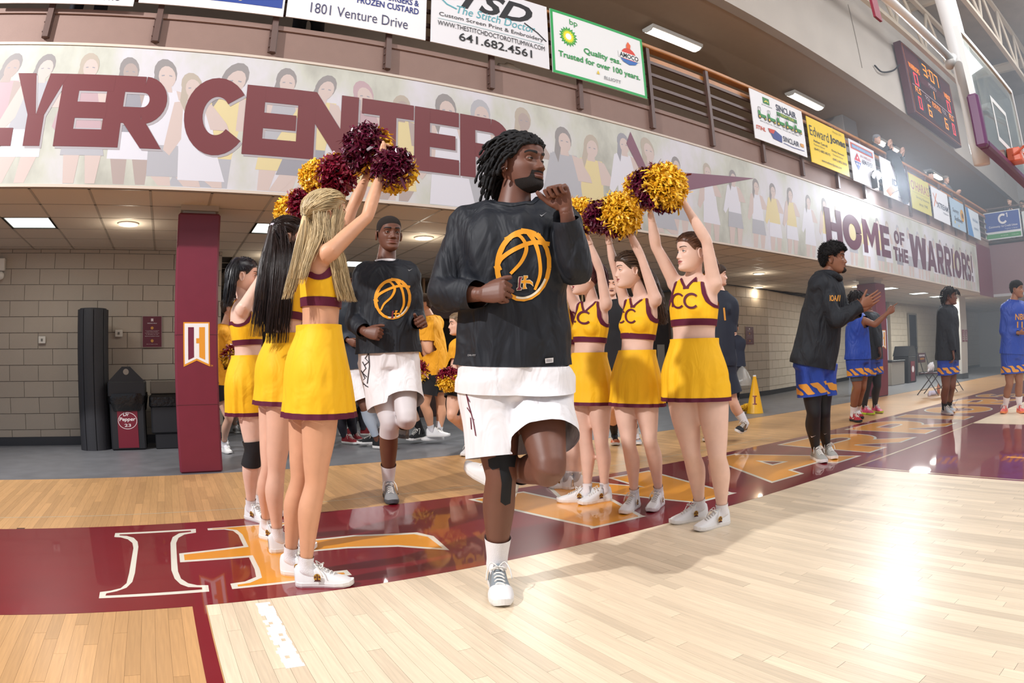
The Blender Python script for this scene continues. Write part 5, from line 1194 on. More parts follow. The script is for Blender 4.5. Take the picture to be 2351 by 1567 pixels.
M_rub = mat('rubber_white', 'E8E6E4', .5); M_shg = mat('shoe_grey', '8E979E', .6, bump=.2, bscale=400); M_shw = mat('shoe_white', 'E9E9EA', .5)
shoe(s, 'a', M_shg, M_rub, .315, ground=0.0, accent=M_shw)
shoe(s, 'b', M_shw, M_rub, .31, up=p.dirv(.2, .25, .8))
# ============================================================ cheerleaders
CH = []
def cheer(label, root, J, fc, hd, tone, lipc='B0605C', H=1.68, vox=.0085, k=1.0, lod=.8, waist=.38, tlow=.50, skirtlen=.40, feat=None, gaze=None, text=None, hands=True, hup=(0, 0, 1), hem=(.215, .175), brow='4A3426', iris='4A6070', closed=0., smile=0, group='cheerleaders lining the tunnel', knee=None, shoes='ab'):
    s = Person(label, at(*root, Z=0), group, 'f', tone, H=H, vox=vox, k=k, lod=lod); s.face = s.dirv(*fc); s.joints(**J); u = s.u
    ft = dict(nose=.82, lip=.95, jaw=.93, wide=.96); ft.update(feat or {})
    hs_ = [dict(sd='a', d=nrm(s.J['wra']-s.J['ela']+s.dirv(0, 0, .3)*.1), palm=s.dirv(-.2, 1), curl=1.1, thumb=.6, side=1), dict(sd='b', d=nrm(s.J['wrb']-s.J['elb']+s.dirv(0, 0, .3)*.1), palm=s.dirv(.2, -1), curl=1.1, thumb=.6, side=1)]
    s.body(s.dirv(*hd), hup, hands=hs_, feat=ft, smooth=6)
    s.face_parts(gaze=s.dirv(*(gaze or hd)), iris=iris, brow=brow, lipc=lipc, browth=.0030, closed=closed)
    pel, nk = s.J['pelvis'], s.J['neck']; ax = nrm(nk-pel); L = np.linalg.norm(nk-pel); lat = nrm(s.J['shb']-s.J['sha']); lat = nrm(lat-ax*np.dot(lat, ax)); f = nrm(np.cross(lat, ax)); f = f if np.dot(f, s.face) > 0 else -f
    q = s.W-pel; t = q@ax/L; la = np.abs(q@lat); fr = q@f; frn = s.N@f
    wt = np.interp(t, [.60, .66, .72, .80, .90, 1.0], [.40, .175, .138, .118, .105, .10])*u
    vv = la-np.clip(t-.875, 0, 1)*.50*u
    bk_ = np.maximum((.745-t)*L, .045*u+.10*np.clip(t-.9, 0, 1)-la)
    upf = np.where(frn > -.15, np.minimum(vv, (1.0-t)*L), np.minimum(bk_, (1.02-t)*L))
    arm = np.full(len(t), 1.0)
    for sd in 'ab':
        tt, d = segc(s.W, s.J['sh'+sd], s.J['el'+sd]); arm = np.minimum(arm, np.where(tt > .035*u, d-.10*u, 1.0))
    F0 = np.minimum(np.minimum((t-tlow)*L, wt-la), np.minimum(upf, arm)); F0 = np.where(t > 1.15, -1, F0)
    top = s.cut('crop_top', F0, .0055, M_ygold)
    if top is not None:
        b_ = np.minimum(F0, (tlow+.065-t)*L); s.cut('hem_band', b_, .0075, M_cmar, parent=top)
        e_ = np.minimum(F0, np.maximum(np.maximum(.022*u-(wt-la), np.where(t > .66, .020*u-(arm), -1)), -1)); e_ = np.where(t > .60, e_, -1); sl_ = q@lat; [s.cut('armhole_trim', np.where(sl_*g_ > 0, e_, -1), .0080, M_cmar, parent=top) for g_ in (-1, 1)]
        n_ = np.minimum(F0, np.where(frn > -.15, .020*u-vv, np.minimum(.022*u-np.abs((.745-t)*L), 1))); n_ = np.minimum(n_, np.where(frn > -.15, (t-.852)*L, (t-.70)*L)); s.cut('neck_trim', n_, .0085, M_cmar, parent=top)
    # pleated skirt
    wz = pel+ax*L*waist; hl_ = nrm(s.J['hipb']-s.J['hipa']); down = nrm(np.array([0, 0, -1.])*.8-ax*.2); SL = skirtlen*u*.93; npl = 17
    C = [wz, wz+down*.045*u, pel*.35+(wz+down*SL*.45)*.65, wz+down*SL*.75, wz+down*SL]
    ra = np.array([.137, .143, .186, .5*(.186+hem[0]), hem[0]])*u*k; rb = np.array([.102, .108, .142, .5*(.142+hem[1]), hem[1]])*u*k
    Q = sm(np.column_stack([C, ra, rb]), 4); fo = lambda tt, a: 1+.045*np.clip(tt-.15, 0, 1)*(np.abs(((a*npl/2/math.pi) % 1)-.5)*4-1)*(1+.4*np.sin(a*3+1))
    V, Fq = tube(Q[:, :3], Q[:, 3], Q[:, 4], 170, hl_, False, fo); n = 170; rows = len(Q); cutr = rows-2; V = push_out(V, n, s.W, .012)
    sk = s.part('skirt', V, [x for x in Fq if True][:(rows-2)*n], M_ygold, smooth=True)
    R2 = Q[cutr:]; V2 = np.array(V).reshape(rows, n, 3)[cutr:]; c2 = V2.mean(1, keepdims=True); V2 = c2+(V2-c2)*1.006
    s.part('skirt_hem', V2.reshape(-1, 3), [(i*n+j, i*n+(j+1) % n, (i+1)*n+(j+1) % n, (i+1)*n+j) for i in range(len(V2)-1) for j in range(n)], M_cmar, parent=sk)
    g = G(); g.tube([wz+down*.0, wz+down*.038*u], [.140*u*k]*2, [.105*u*k]*2, 40, u0=hl_, cap=False); s.part('waistband', g.V(), g.f, M_ygold, parent=sk)
    if text:
        bv = s.bvh(s.W+s.N*.0095, s.FF)
        for (ch, x0, y0, x1, y1) in text:
            if ch == 'C': T = stroke([(x0+(x1-x0)*(.5+.5*math.cos(math.radians(a))), y0+(y1-y0)*(.5-.5*math.sin(math.radians(a)))) for a in range(42, 320, 12)], (x1-x0)*.16)
            else: w_ = (x1-x0)*.2; T = join2d(stroke([(x0+w_/2, y0), (x0+w_/2, y1)], w_), stroke([(x1-w_/2, y0), (x1-w_/2, y1)], w_), stroke([(x0, (y0+y1)/2), (x1, (y0+y1)/2)], w_*.9))
            pxdecal(s, bv, T, 'lettering', M_cmar, .002, 6, parent=top)
    for sd in shoes:
        sock(s, sd, M_sock, .86, .005); shoe(s, sd, M_shw, M_rub, .262, ground=0.0, emblem=True, toe=s.J['to'+sd])
    CH.append(s); return s
def scalp_pts(s, cond, n=60, seed=0, off=.004):
    i = np.nonzero(cond(s.HV[:, 0], s.HV[:, 1], s.HV[:, 2]))[0]; rr = np.random.default_rng(seed); i = rr.choice(i, min(n, len(i)), replace=False); return [s.HW[j]+s.HN[j]*off for j in i]
def pulled(s, tie, m, n=150, seed=0, r=.0016, cond=None, lift=.010):
    """strands combed over the scalp to a tie point"""
    rr = random.Random(seed); g = G(); hl = hairline(.060, -.01, -.075, .05); cond = cond or (lambda x, y, z: hl(x, y, z) > .001)
    P = scalp_pts(s, cond, n, seed, .011)
    for p in P:
        a = p-s.hc; b_ = tie-s.hc; pts = [p]
        for k in (.33, .66):
            v = a*(1-k)+b_*k; L = np.linalg.norm(a)*(1-k)+np.linalg.norm(b_)*k; pts.append(s.hc+nrm(v)*L*1.03+np.array([rr.uniform(-1, 1) for _ in range(3)])*.003)
        pts.append(tie+np.array([rr.uniform(-1, 1) for _ in range(3)])*.006); Q = sm(pts, 3); g.tube(Q, r*1.6, r, 3, cap=False)
    o = s.part('combed_hair', g.V(), g.f, m); o['kind'] = 'stuff'
T_fair = skin('fair', 'E6B79E'); T_tan = skin('tan', 'DDA583'); T_pale = skin('pale', 'EBC4B1')
# nearest on the right
s = cheer('cheerleader nearest on the right, arms up, hair tied back, gold top reading HCC', (1605, 1200), dict(pelvis=(1594, 866, 0), neck=(1592, 634, .02), head=(1589, 580, -.02), hipa=(1563, 885, .02), hipb=(1634, 885, -.02), kna=(1588, 1040, -.02), knb=(1647, 1045, -.10),
    ana=('F', 1606, 1192, .085), anb=('F', 1657, 1205, .085), toa=(1548, 1198, -.02), tob=(1610, 1215, -.16), sha=(1553, 655, .07), shb=(1640, 655, -.05), ela=(1506, 566, -.02), wra=(1494, 492, -.10), elb=(1622, 553, -.12), wrb=(1573, 470, -.18)),
    (.82, -.62), (.55, -1, .03), T_pale, 'B8716C', k=1.10, hem=(.188, .165), text=[('H', 1530, 676, 1545, 704), ('C', 1543, 674, 1570, 706), ('C', 1571, 674, 1603, 706)], skirtlen=.405)
mh = hairmat('auburn', '5A3A28'); s.scalp(hairline(.062, -.015, -.07, .05), .007, mh, nz=.002); pulled(s, s.hp(0, -.105, .03), mh, 420, 1, r=.0012)
g = G(); rr = random.Random(4)
for i in range(70):
    p0 = s.hp(0, -.105, .03); Q = sm([p0, p0+s.dirv(-.2, .35, -.3)*.06, p0+s.dirv(-.2, .12+rr.uniform(-.3, .3), -1)*.15+s.dirv(0, 1)*rr.uniform(-.02, .02), p0+s.dirv(-.2+rr.uniform(-.2, .2), rr.uniform(-.25, .2), -1)*.24], 3); g.tube(Q, .0025, .0015, 4, cap=False)
o = s.part('ponytail', g.V(), g.f, mh); o['kind'] = 'stuff'
# second on the right
s = cheer('cheerleader second on the right with loose wavy brown hair, face in profile', (1482, 1172), dict(pelvis=(1458, 878, 0), neck=(1472, 682, .02), head=(1447, 620, -.02), hipa=(1434, 894, .04), hipb=(1482, 892, -.03), kna=(1444, 1018, -.02), knb=(1492, 1008, -.08),
    ana=('F', 1457, 1165, .085), anb=('F', 1513, 1160, .085), toa=(1430, 1190, -.10), tob=(1482, 1186, -.14), sha=(1436, 697, .09), shb=(1506, 690, -.06), ela=(1410, 610, .02), wra=(1396, 545, -.04), elb=(1472, 590, -.10), wrb=(1436, 515, -.14)),
    (.70, -.75), (.25, -1, -.02), T_pale, 'A8605C', k=.94, hem=(.205, .17), text=[('C', 1414, 712, 1435, 740), ('C', 1436, 710, 1461, 740)], closed=.35)
mh = hairmat('brown', '4E3828'); s.scalp(hairline(.060, -.03, -.09, .045), .008, mh, nz=.002, seed=3)
pulled(s, s.hp(0, -.11, -.01), mh, 420, 21, r=.0013); P0 = scalp_pts(s, lambda x, y, z: (y < .02) & (z > -.01) & (z < .11), 80, 2)
flow_hair(s, P0, [s.P(1487, 640, .06), s.P(1503, 680, .06), s.P(1512, 720, .05), s.P(1517, 752, .05)], 420, [(.06, .06), (.055, .05), (.055, .04), (.045, .04)], .0026, mh, 'hair_lengths', 5, jitter=.02)
g = G()
flow_hair(s, scalp_pts(s, lambda x, y, z: (y > .03) & (z > .06) & (z < .1), 20, 3), [s.hp(.078, .065, .01), s.hp(.085, .05, -.06), s.hp(.08, .05, -.12)], 26, [(.004, .004), (.006, .006), (.01, .01)], .002, mh, 'hair_front', 6, jitter=.004)
# third on the right
s = cheer('cheerleader third on the right, dark red lips, half hidden by the running player', (1365, 1150), dict(pelvis=(1350, 880, 0), neck=(1360, 694, .02), head=(1343, 638, -.02), hipa=(1326, 896, .04), hipb=(1376, 896, -.05), kna=(1345, 1012, 0), knb=(1381, 1012, -.06),
    ana=('F', 1349, 1152, .085), anb=('F', 1388, 1150, .085), toa=(1312, 1165, -.02), tob=(1338, 1168, -.10), sha=(1324, 708, .09), shb=(1392, 700, -.06), ela=(1292, 640, .04), wra=(1268, 570, .0), elb=(1378, 622, -.10), wrb=(1350, 548, -.14)),
    (.70, -.75), (.15, -1, -.02), T_pale, '8E2A3A', k=.97, hem=(.205, .17), text=[('H', 1297, 712, 1306, 738), ('C', 1303, 716, 1324, 740), ('C', 1326, 715, 1356, 742)], closed=.3)
mh = hairmat('dark_red', '4A2226'); s.scalp(hairline(.060, -.015, -.08, .045), .007, mh, nz=.002, seed=6); pulled(s, s.hp(0, -.085, .065), mh, 120, 2)
flow_hair(s, [s.hp(0, -.085, .068)], [s.hp(0, -.12, .085), s.hp(0, -.14, .02), s.hp(0, -.13, -.07), s.hp(0, -.13, -.16)], 90, [(.015, .015), (.025, .02), (.03, .02), (.02, .02)], .0024, mh, 'ponytail', 8, jitter=.01)
# fourth on the right
s = cheer('cheerleader fourth on the right with long blonde waves, mostly behind the running player', (1312, 1115), dict(pelvis=(1303, 880, 0), neck=(1300, 705, .02), head=(1286, 655, -.02), hipa=(1283, 893, .04), hipb=(1328, 893, -.05), kna=(1305, 1000, 0), knb=(1331, 1000, -.05),
    ana=('F', 1303, 1122, .085), anb=('F', 1325, 1120, .085), toa=(1272, 1128, -.02), tob=(1290, 1134, -.08), sha=(1270, 718, .09), shb=(1327, 712, -.06), ela=(1246, 655, .04), wra=(1222, 590, .0), elb=(1308, 640, -.10), wrb=(1290, 575, -.14)),
    (.62, -.8), (.1, -1, .0), T_pale, 'B86A66', k=.97, lod=.6, vox=.011, hem=(.205, .17))
mh = hairmat('honey', 'C9A06C'); s.scalp(hairline(.060, -.015, -.08, .045), .007, mh, nz=.002, seed=9)
flow_hair(s, scalp_pts(s, lambda x, y, z: (z > 0) & (y < .03), 60, 7), [s.P(1296, 680, -.10), s.P(1290, 740, -.16), s.P(1288, 800, -.18), s.P(1288, 860, -.17)], 220, [(.05, .04), (.05, .03), (.04, .03), (.03, .03)], .0026, mh, 'hair_lengths', 9, jitter=.015)
# ---- left line, seen from behind
s = cheer('nearest cheerleader on the left seen from behind, long blonde half-up hair, arms raised', (706, 1340), dict(pelvis=(727, 866, 0), neck=(742, 556, .0), head=(747, 497, .0), hipb=(738, 890, -.09), hipa=(707, 886, .08), knb=(724, 1106, -.07), kna=(690, 1098, .07),
    anb=('F', 706, 1344, .088), ana=('F', 670, 1318, .088), tob=(790, 1345, -.05), toa=(735, 1318, .08), shb=(753, 583, -.13), sha=(775, 560, .15), elb=(843, 497, -.04), wrb=(884, 372, .02), ela=(812, 470, .2), wra=(846, 398, .22)),
    (-.45, 1), (-.25, 1, .04), T_tan, 'B86A66', k=.98, vox=.0075, hem=(.192, .172), skirtlen=.45, tlow=.51)
mh = hairmat('blonde', 'C9B186'); s.scalp(hairline(.062, -.03, -.10, .05), .013, mh, nz=.002, seed=11); tie = s.P(700, 496, -.06)
pulled(s, tie, mh, 800, 4, r=.0012, cond=lambda x, y, z: (z > .012+.5*np.clip(-y-.05, 0, 1)) & (z > .0+.058*np.clip(y/.05, 0, 1)))
flow_hair(s, [tie], [s.P(697, 515, -.08), s.P(688, 570, -.11), s.P(672, 640, -.13), s.P(655, 700, -.13)], 220, [(.012, .012), (.022, .015), (.022, .015), (.03, .02)], .0019, mh, 'tied_lock', 12, jitter=.008, lens=(.6, 1))
flow_hair(s, scalp_pts(s, lambda x, y, z: (z > -.05) & (z < .07) & (y < .02), 120, 8), [s.P(722, 540, -.10), s.P(705, 590, -.13), s.P(690, 640, -.14), s.P(680, 690, -.13)], 340, [(.045, .03), (.035, .02), (.025, .015), (.015, .01)], .0013, mh, 'back_hair', 13, jitter=.008, lens=(.55, .85))
flow_hair(s, scalp_pts(s, lambda x, y, z: (z > -.05) & (z < .09) & (y > -.06), 140, 9), [s.P(760, 545, -.08), s.P(775, 600, -.10), s.P(785, 650, -.09), s.P(800, 705, -.08)], 900, [(.042, .04), (.035, .035), (.038, .035), (.05, .03)], .0013, mh, 'front_hair', 14, jitter=.012, lens=(.82, 1))
g = G(); g.tube([tie+s.dirv(.3, .3)*.008, tie-s.dirv(.3, .3)*.008], [.010, .010], None, 10); s.part('hair_tie', g.V(), g.f, mat('tie_black', '1A1A1C', .6))
s = cheer('second cheerleader on the left, waist-length straight dark brown hair with a white tie', (632, 1262), dict(pelvis=(645, 866, 0), neck=(668, 603, .0), head=(660, 548, .0), hipb=(650, 885, -.08), hipa=(630, 883, .08), knb=(634, 1078, -.06), kna=(618, 1070, .06),
    anb=('F', 640, 1266, .085), ana=('F', 614, 1236, .085), tob=(700, 1268, -.02), toa=(668, 1240, .08), shb=(668, 625, -.12), sha=(690, 615, .14), elb=(735, 555, -.02), wrb=(765, 450, .02), ela=(722, 540, .2), wra=(742, 440, .22)),
    (-.45, 1), (-.2, 1, .04), T_fair, 'B86A66', k=.97, hem=(.198, .172), skirtlen=.42)
mh = hairmat('dark_brown', '2A1C19', rough=.32); s.scalp(hairline(.062, -.03, -.10, .05), .009, mh, nz=.002, seed=15); tie = s.P(627, 517, -.05)
pulled(s, tie, mh, 500, 5, r=.0013, cond=lambda x, y, z: (z > .012) & (z > .0+.058*np.clip(y/.05, 0, 1)))
flow_hair(s, [tie], [s.P(622, 540, -.07), s.P(612, 600, -.12), s.P(603, 690, -.16), s.P(592, 800, -.16)], 260, [(.015, .015), (.035, .02), (.045, .02), (.06, .02)], .0018, mh, 'tied_lock', 16, jitter=.008, lens=(.8, 1))
flow_hair(s, scalp_pts(s, lambda x, y, z: (z > -.06) & (z < .08) & (y < .03), 160, 10), [s.P(650, 575, -.13), s.P(645, 640, -.19), s.P(638, 720, -.21), s.P(630, 810, -.20)], 560, [(.07, .03), (.065, .02), (.065, .02), (.07, .02)], .0018, mh, 'hair_lengths', 17, jitter=.008, lens=(.78, 1))
g = G(); g.tube([tie+s.dirv(.3, .3)*.009, tie-s.dirv(.3, .3)*.009], [.013, .013], None, 10); s.part('hair_tie', g.V(), g.f, mat('tie_white', 'D9D2E4', .6))
s = cheer('third cheerleader on the left, black ponytail and a black knee brace', (580, 1195), dict(pelvis=(572, 880, 0), neck=(562, 690, .0), head=(558, 634, .0), hipb=(568, 893, -.08), hipa=(580, 890, .08), knb=(582, 1030, -.08), kna=(604, 1020, .06),
    anb=('F', 578, 1192, .085), ana=('F', 600, 1178, .085), tob=(606, 1206, -.06), toa=(640, 1185, .08), shb=(556, 712, -.13), sha=(590, 702, .14), elb=(598, 640, -.05), wrb=(640, 545, .02), ela=(620, 620, .2), wra=(655, 540, .22)),
    (-.35, 1), (-.1, 1, .0), T_pale, 'B86A66', k=1.04, hem=(.168, .155), skirtlen=.42, waist=.34, tlow=.46)
mh = hairmat('black', '16141A', rough=.32); s.scalp(hairline(.060, -.02, -.09, .05), .008, mh, nz=.002, seed=18); tie = s.P(549, 602, -.02); pulled(s, tie, mh, 160, 6, r=.0024)
flow_hair(s, [tie], [s.P(545, 596, -.04), s.P(533, 620, -.08), s.P(527, 670, -.1), s.P(518, 715, -.1)], 260, [(.02, .02), (.035, .03), (.03, .03), (.025, .02)], .0026, mh, 'ponytail', 19, jitter=.015, lens=(.75, 1))
M_brace = mat('brace_black', '17171B', .75, bump=.2, bscale=300); tights(s, M_brace, 'b', .86, 1.26, .010, 'knee_brace')
# pompoms: each half gold, half maroon
rt_ = nrm(RT); fw_ = nrm(np.array([FW[0], FW[1], 0])); UPZ = np.array([0, 0, 1.])
def pom(u, v, who, rpx, cols, split, label, seed, n=520, **k):
    w = ray(u, v); D = np.dot(who-CAM, w); c = CAM+w*D; R = rpx*KA/1000*D; sp = split[0]*rt_-split[1]*fw_+split[2]*UPZ; return pompom(c, R, cols, sp, label, int(n*2.6), seed, **k)
GM = (M_pg, M_pm); GD = (M_pg, M_pd); J_ = lambda i, k: CH[i].J[k]
pom(1522, 426, J_(0, 'wrb'), 60, GD, (.75, 1.3, .2), 'big gold and maroon pompom highest on the right, over the nearest cheerleader', 1, 760)
pom(1478, 432, J_(0, 'wra'), 50, GD, (-.6, -.9, -.3), 'maroon pompom behind the highest gold one', 2)
pom(1422, 490, J_(1, 'wrb'), 56, GD, (.5, 1.2, .2), 'gold pompom of the second cheerleader on the right', 3, 640)
pom(1378, 494, J_(1, 'wra'), 42, GD, (.2, -1, .3), 'maroon-fronted pompom left of the middle gold one', 4)
pom(1334, 492, J_(2, 'wrb'), 46, GD, (-.9, .5, .2), 'gold pompom by the running player sleeve, edged with maroon', 5)
pom(1262, 528, J_(2, 'wra'), 42, GM, (-.4, 1, 0), 'pompom hidden behind the running player shoulder', 6, 300)
pom(844, 338, J_(4, 'wra'), 62, GD, (.9, -1.1, -.2), 'dark maroon pompom highest on the left', 7, 760)
pom(903, 386, J_(4, 'wrb'), 56, GD, (.2, -1.0, -.55), 'dark maroon pompom gripped by the blonde cheerleader', 8, 760)
pom(772, 398, J_(5, 'wrb'), 54, GM, (-.7, -.8, .25), 'crimson and gold pompom of the second cheerleader on the left', 9, 620)
pom(724, 402, J_(5, 'wra'), 40, GM, (-1, .3, .1), 'gold-edged pompom behind the crimson one', 10, 520)
pom(692, 470, J_(6, 'wrb'), 44, GM, (-.9, -.9, -.1), 'maroon pompom over the dark haired cheerleader', 11, 520)
pom(664, 484, J_(6, 'wra'), 38, GM, (-.6, .5, .1), 'gold pompom farthest left above the dark hair', 12, 420)
# ============================================================ players and others
def player(label, root, J, fc, hd, tone, H=1.95, lod=.8, vox=.0095, hands=None, feat=None, group=None, k=1.0, gaze=None, closed=.2, smooth=5, face=True, cat=None, iris='2E1E14', brow='15100F', lipc='6E4038', hup=(0, 0, 1), sex='m'):
    s = Person(label, at(*root, Z=0), group, sex, tone, H=H, vox=vox, k=k, lod=lod); s.face = s.dirv(*fc); s.joints(**J)
    s.body(s.dirv(*hd), hup, hands=hands, feat=feat, smooth=smooth)
    if face: s.face_parts(gaze=s.dirv(*(gaze or hd)), iris=iris, brow=brow, lipc=lipc, closed=closed, browth=.0045)
    return s
# second player
s = player('tall person jogging behind on the left in black basketball-print shirt and white tights', (900, 1148), dict(pelvis=(893, 822, 0), neck=(886, 604, 0), head=(893, 537, -.02), hipa=(868, 842, 0), hipb=(920, 842, .02), kna=(894, 968, -.12), ana=('F', 893, 1142, .09), toa=(903, 1156, -.16),
     knb=(934, 962, -.22), anb=(925, 975, .22), tob=(900, 985, .30), sha=(838, 632, .03), shb=(938, 630, .0), ela=(812, 738, -.02), wra=(838, 762, -.20), elb=(957, 730, .0), wrb=(962, 742, -.16)),
     (1, .15), (1, .30, -.03), skin('deep', '6E4636'), H=1.97, vox=.0085, lod=1.0, hands=[dict(sd='a', d=(0, 0, 0), palm=(0, 0, 0))] and None, feat=dict(nose=1.1, lip=1.15, jaw=1.02), closed=.4, lipc='8A5A50')
def addhand(s, sd, d, palm, **k):
    kk = dict(size=s.u*(1.0 if s.sex == 'm' else .86), vox=.003 if s.lod > .7 else .0055); kk.update(k)
    V, F = hand(s.J['wr'+sd], s.dirv(*d), s.dirv(*palm), fore=s.J['wr'+sd]-s.J['el'+sd], **kk); s.part('hand', V, F, s.skin)
addhand(s, 'a', (.5, 1, -.15), (-.9, .3, -.2), curl=1.1, thumb=.35, side=1)
addhand(s, 'b', (.9, .3, .1), (.1, -.9, -.5), curl=1.0, thumb=.3, side=-1)
s.scalp(hairline(.056, -.02, -.075, .05), .0014, mat('buzz_hair', '241A15', .9, bump=.6, bscale=600), 'hair')
shirt(s, M_sh, infl=.020, hem=.055, sleeve=.93, neck=.078, amp=.008, seed=4.3, wide=1.08)
g = G(); nk = s.J['neck']; ax = nrm(nk-s.J['pelvis']); g.tube([nk+ax*.004, nk+ax*.022], [.083, .078], [.080, .075], 24, cap=False, u0=s.r); s.part('undershirt_collar', g.V(), g.f, M_wh)
shorts(s, M_wh, .74, .66, infl=.030, flare=.016, amp=.007, seed=5, waist=.17)
M_tw = mat('tights_white', 'DAD5D8', rough=.55); tights(s, M_tw, 'a', .3, 1.20, .005); tights(s, M_tw, 'b', .3, 1.20, .005)
sock(s, 'a', M_sock, .66, .007); sock(s, 'b', M_sock, .66, .007)
M_sg = mat('shoe_charcoal', '8B8C8E', .7, bump=.3, bscale=300); M_sgs = mat('sole_dark', '4A4C50', .6); shoe(s, 'a', M_sg, M_sgs, .315, ground=0.0, hi=.06, swoosh=M_tape); shoe(s, 'b', M_sg, M_sgs, .31, up=s.dirv(0, .2, 1))
k_ = 0.78
def mp(P, cx0=CX, cy0=CY, cx1=902, cy1=686, q=.66): return np.array([(cx1+(x-cx0)*q, cy1+(y-cy0)*q*.86) for x, y in P])
def mT(T): return mp(T[0]), T[1]
T = join2d(e_(0, 360, 59, 78, 10), e_(150, 290, 64, 82, 4), cst([(1141, 612), (1152, 592), (1185, 570), (1225, 556), (1262, 560)], 10), cst([(1168, 548), (1190, 540), (1205, 556), (1208, 575), (1196, 602), (1172, 628), (1160, 655)], [4, 7, 8, 9, 8, 7, 6]),
            cst([(1212, 532), (1228, 556), (1238, 590), (1240, 630), (1228, 665)], [11, 10, 8, 8, 6]), cst([(1232, 536), (1250, 556), (1262, 590)], [9, 7, 5]), cst([(1136, 618), (1150, 612)], 14), cst([(1196, 528), (1212, 530)], 9))
pxdecal(s, s.shbvh, mT(T), 'basketball_print', M_lo, .004, 6, parent=s.shobj); pxdecal(s, s.shbvh, mT(e_(20, 100, 56, 75, 5)), 'print_highlight', M_lw, .005, 6, parent=s.shobj)
for P_, m_ in ((I_, M_lm), (F_, M_lo)): pxdecal(s, s.shbvh, poly2d(mp([(x, y+22) for x, y in P_])+np.array([5, 0])), 'monogram', m_, .0055, 5, parent=s.shobj)
pxdecal(s, s.shbvh, poly2d([(936, 618), (939, 622), (948, 616), (940, 620)]), 'chest_mark', M_gy, .004, 6, parent=s.shobj)
M_blk = mat('pattern_black', '2A2226', .6)
T = join2d(*[stroke(q, 2.2) for q in ([(836, 806), (845, 812), (838, 822), (846, 830), (837, 838)], [(832, 830), (840, 845), (832, 855), (842, 865)], [(829, 850), (838, 868), (830, 875), (840, 885)], [(846, 806), (848, 840), (843, 880)], [(830, 880), (845, 888)])])
pxdecal(s, s.sobvh, T, 'side_pattern', M_blk, .004, 6, parent=s.soobj)
# third and fourth players, mostly hidden
M_nav = mat('sleeve_navy', '232A38', .7)
s = player('person in dark shirt glimpsed between the blonde cheerleader and the second player', (852, 1030), dict(pelvis=(828, 845, 0), neck=(812, 690, 0), head=(806, 650, 0), hipa=(812, 858, 0), hipb=(846, 858, 0), kna=(838, 935, -.1), ana=(866, 1010, .0), toa=(895, 1016, -.1), knb=(860, 935, -.1), anb=(868, 1000, .2), tob=(850, 1018, .2),
     sha=(788, 706, 0), shb=(838, 704, 0), ela=(785, 768, 0), wra=(800, 782, -.16), elb=(842, 765, 0), wrb=(850, 790, -.1)), (1, .3), (1, .3), SK['deep'], H=1.85, lod=.5, vox=.013, feat=None, closed=.3)
addhand(s, 'a', (.5, .6, -.3), (-.8, .5, 0), curl=.7, side=1); s.scalp(hairline(.05, -.02, -.075), .004, mat('buzz_hair', '17120F', .9)); shirt(s, M_nav, infl=.02, hem=.0, amp=.006, vox=.013); shorts(s, M_wh, .8, .8, vox if False else .03)
tights(s, mat('calf_sleeve', 'B9C6D6', .6), 'a', 1.05, 1.85, .006); shoe(s, 'a', M_tape, M_rub, .31, ground=None); shoe(s, 'b', M_tape, M_rub, .31)
s = player('person in white shorts stepping forward behind the second player, black trainers', (955, 1016), dict(pelvis=(905, 830, 0), neck=(902, 680, 0), head=(905, 640, 0), hipa=(893, 845, 0), hipb=(928, 845, 0), kna=(890, 930, -.1), ana=(880, 1000, .1), toa=(860, 1018, 0), knb=(938, 925, -.06), anb=(967, 990, .0), tob=(945, 1022, -.14),
     sha=(882, 695, 0), shb=(930, 695, 0), ela=(872, 755, 0), wra=(880, 790, -.1), elb=(940, 755, 0), wrb=(938, 790, -.1)), (1, .3), (1, .2), T_fair, H=1.85, lod=.5, vox=.013, closed=.3)
s.scalp(hairline(.05, -.02, -.075), .006, mat('hair_short_brown', '3A2A20', .8)); shirt(s, M_nav, infl=.02, hem=.0, amp=.006, vox=.013); shorts(s, M_wh, .72, .80, .035, .05)
sock(s, 'b', mat('sock_black', '16161A', .8), .62, .008); shoe(s, 'b', M_tape, M_rub, .32); shoe(s, 'a', M_tape, M_rub, .31)
# people in gold T-shirts
M_tee = mat('tee_yellow', 'F0A81C', rough=.75, fold=.6); M_bs = mat('shorts_black', '17171C', .8); M_drk = mat('cloth_dark', '22222A', .8)
def casual(label, root, J, fc, hd, tone, tee, low, H=1.75, sex='m', hair=None, sleeve=.30, lowlen=(.55, .55), shoes=None, hem=-.04, lod=.5, group=None, hands=(), long=False, **k):
    s = player(label, root, J, fc, hd, tone, H=H, lod=lod, vox=.013, sex=sex, group=group, brow='3A2A20', lipc='A8665E', **k)
    shirt(s, tee, infl=.022, hem=hem, sleeve=sleeve, amp=.006, vox=.012, neck=.075 if sex == 'm' else .066)
    shorts(s, low, lowlen[0], lowlen[1], .025, .02)
    if long:
        for sd in 'ab': tights(s, low, sd, .2, 1.93, .018, 'trouser_leg')
    for sd in 'ab': 
        if not long: sock(s, sd, M_sock, .80, .006)
        shoe(s, sd, shoes or M_shw, M_rub, .28 if sex == 'm' else .25)
    for h in hands: addhand(s, h[0], h[1], h[2], **(h[3] if len(h) > 3 else {}))
    if hair == 'short': s.scalp(hairline(.052, -.02, -.08), .014, mat('hair_short_brown', '3A2A20', .8, bump=.6, bscale=150), nz=.006)
    return s
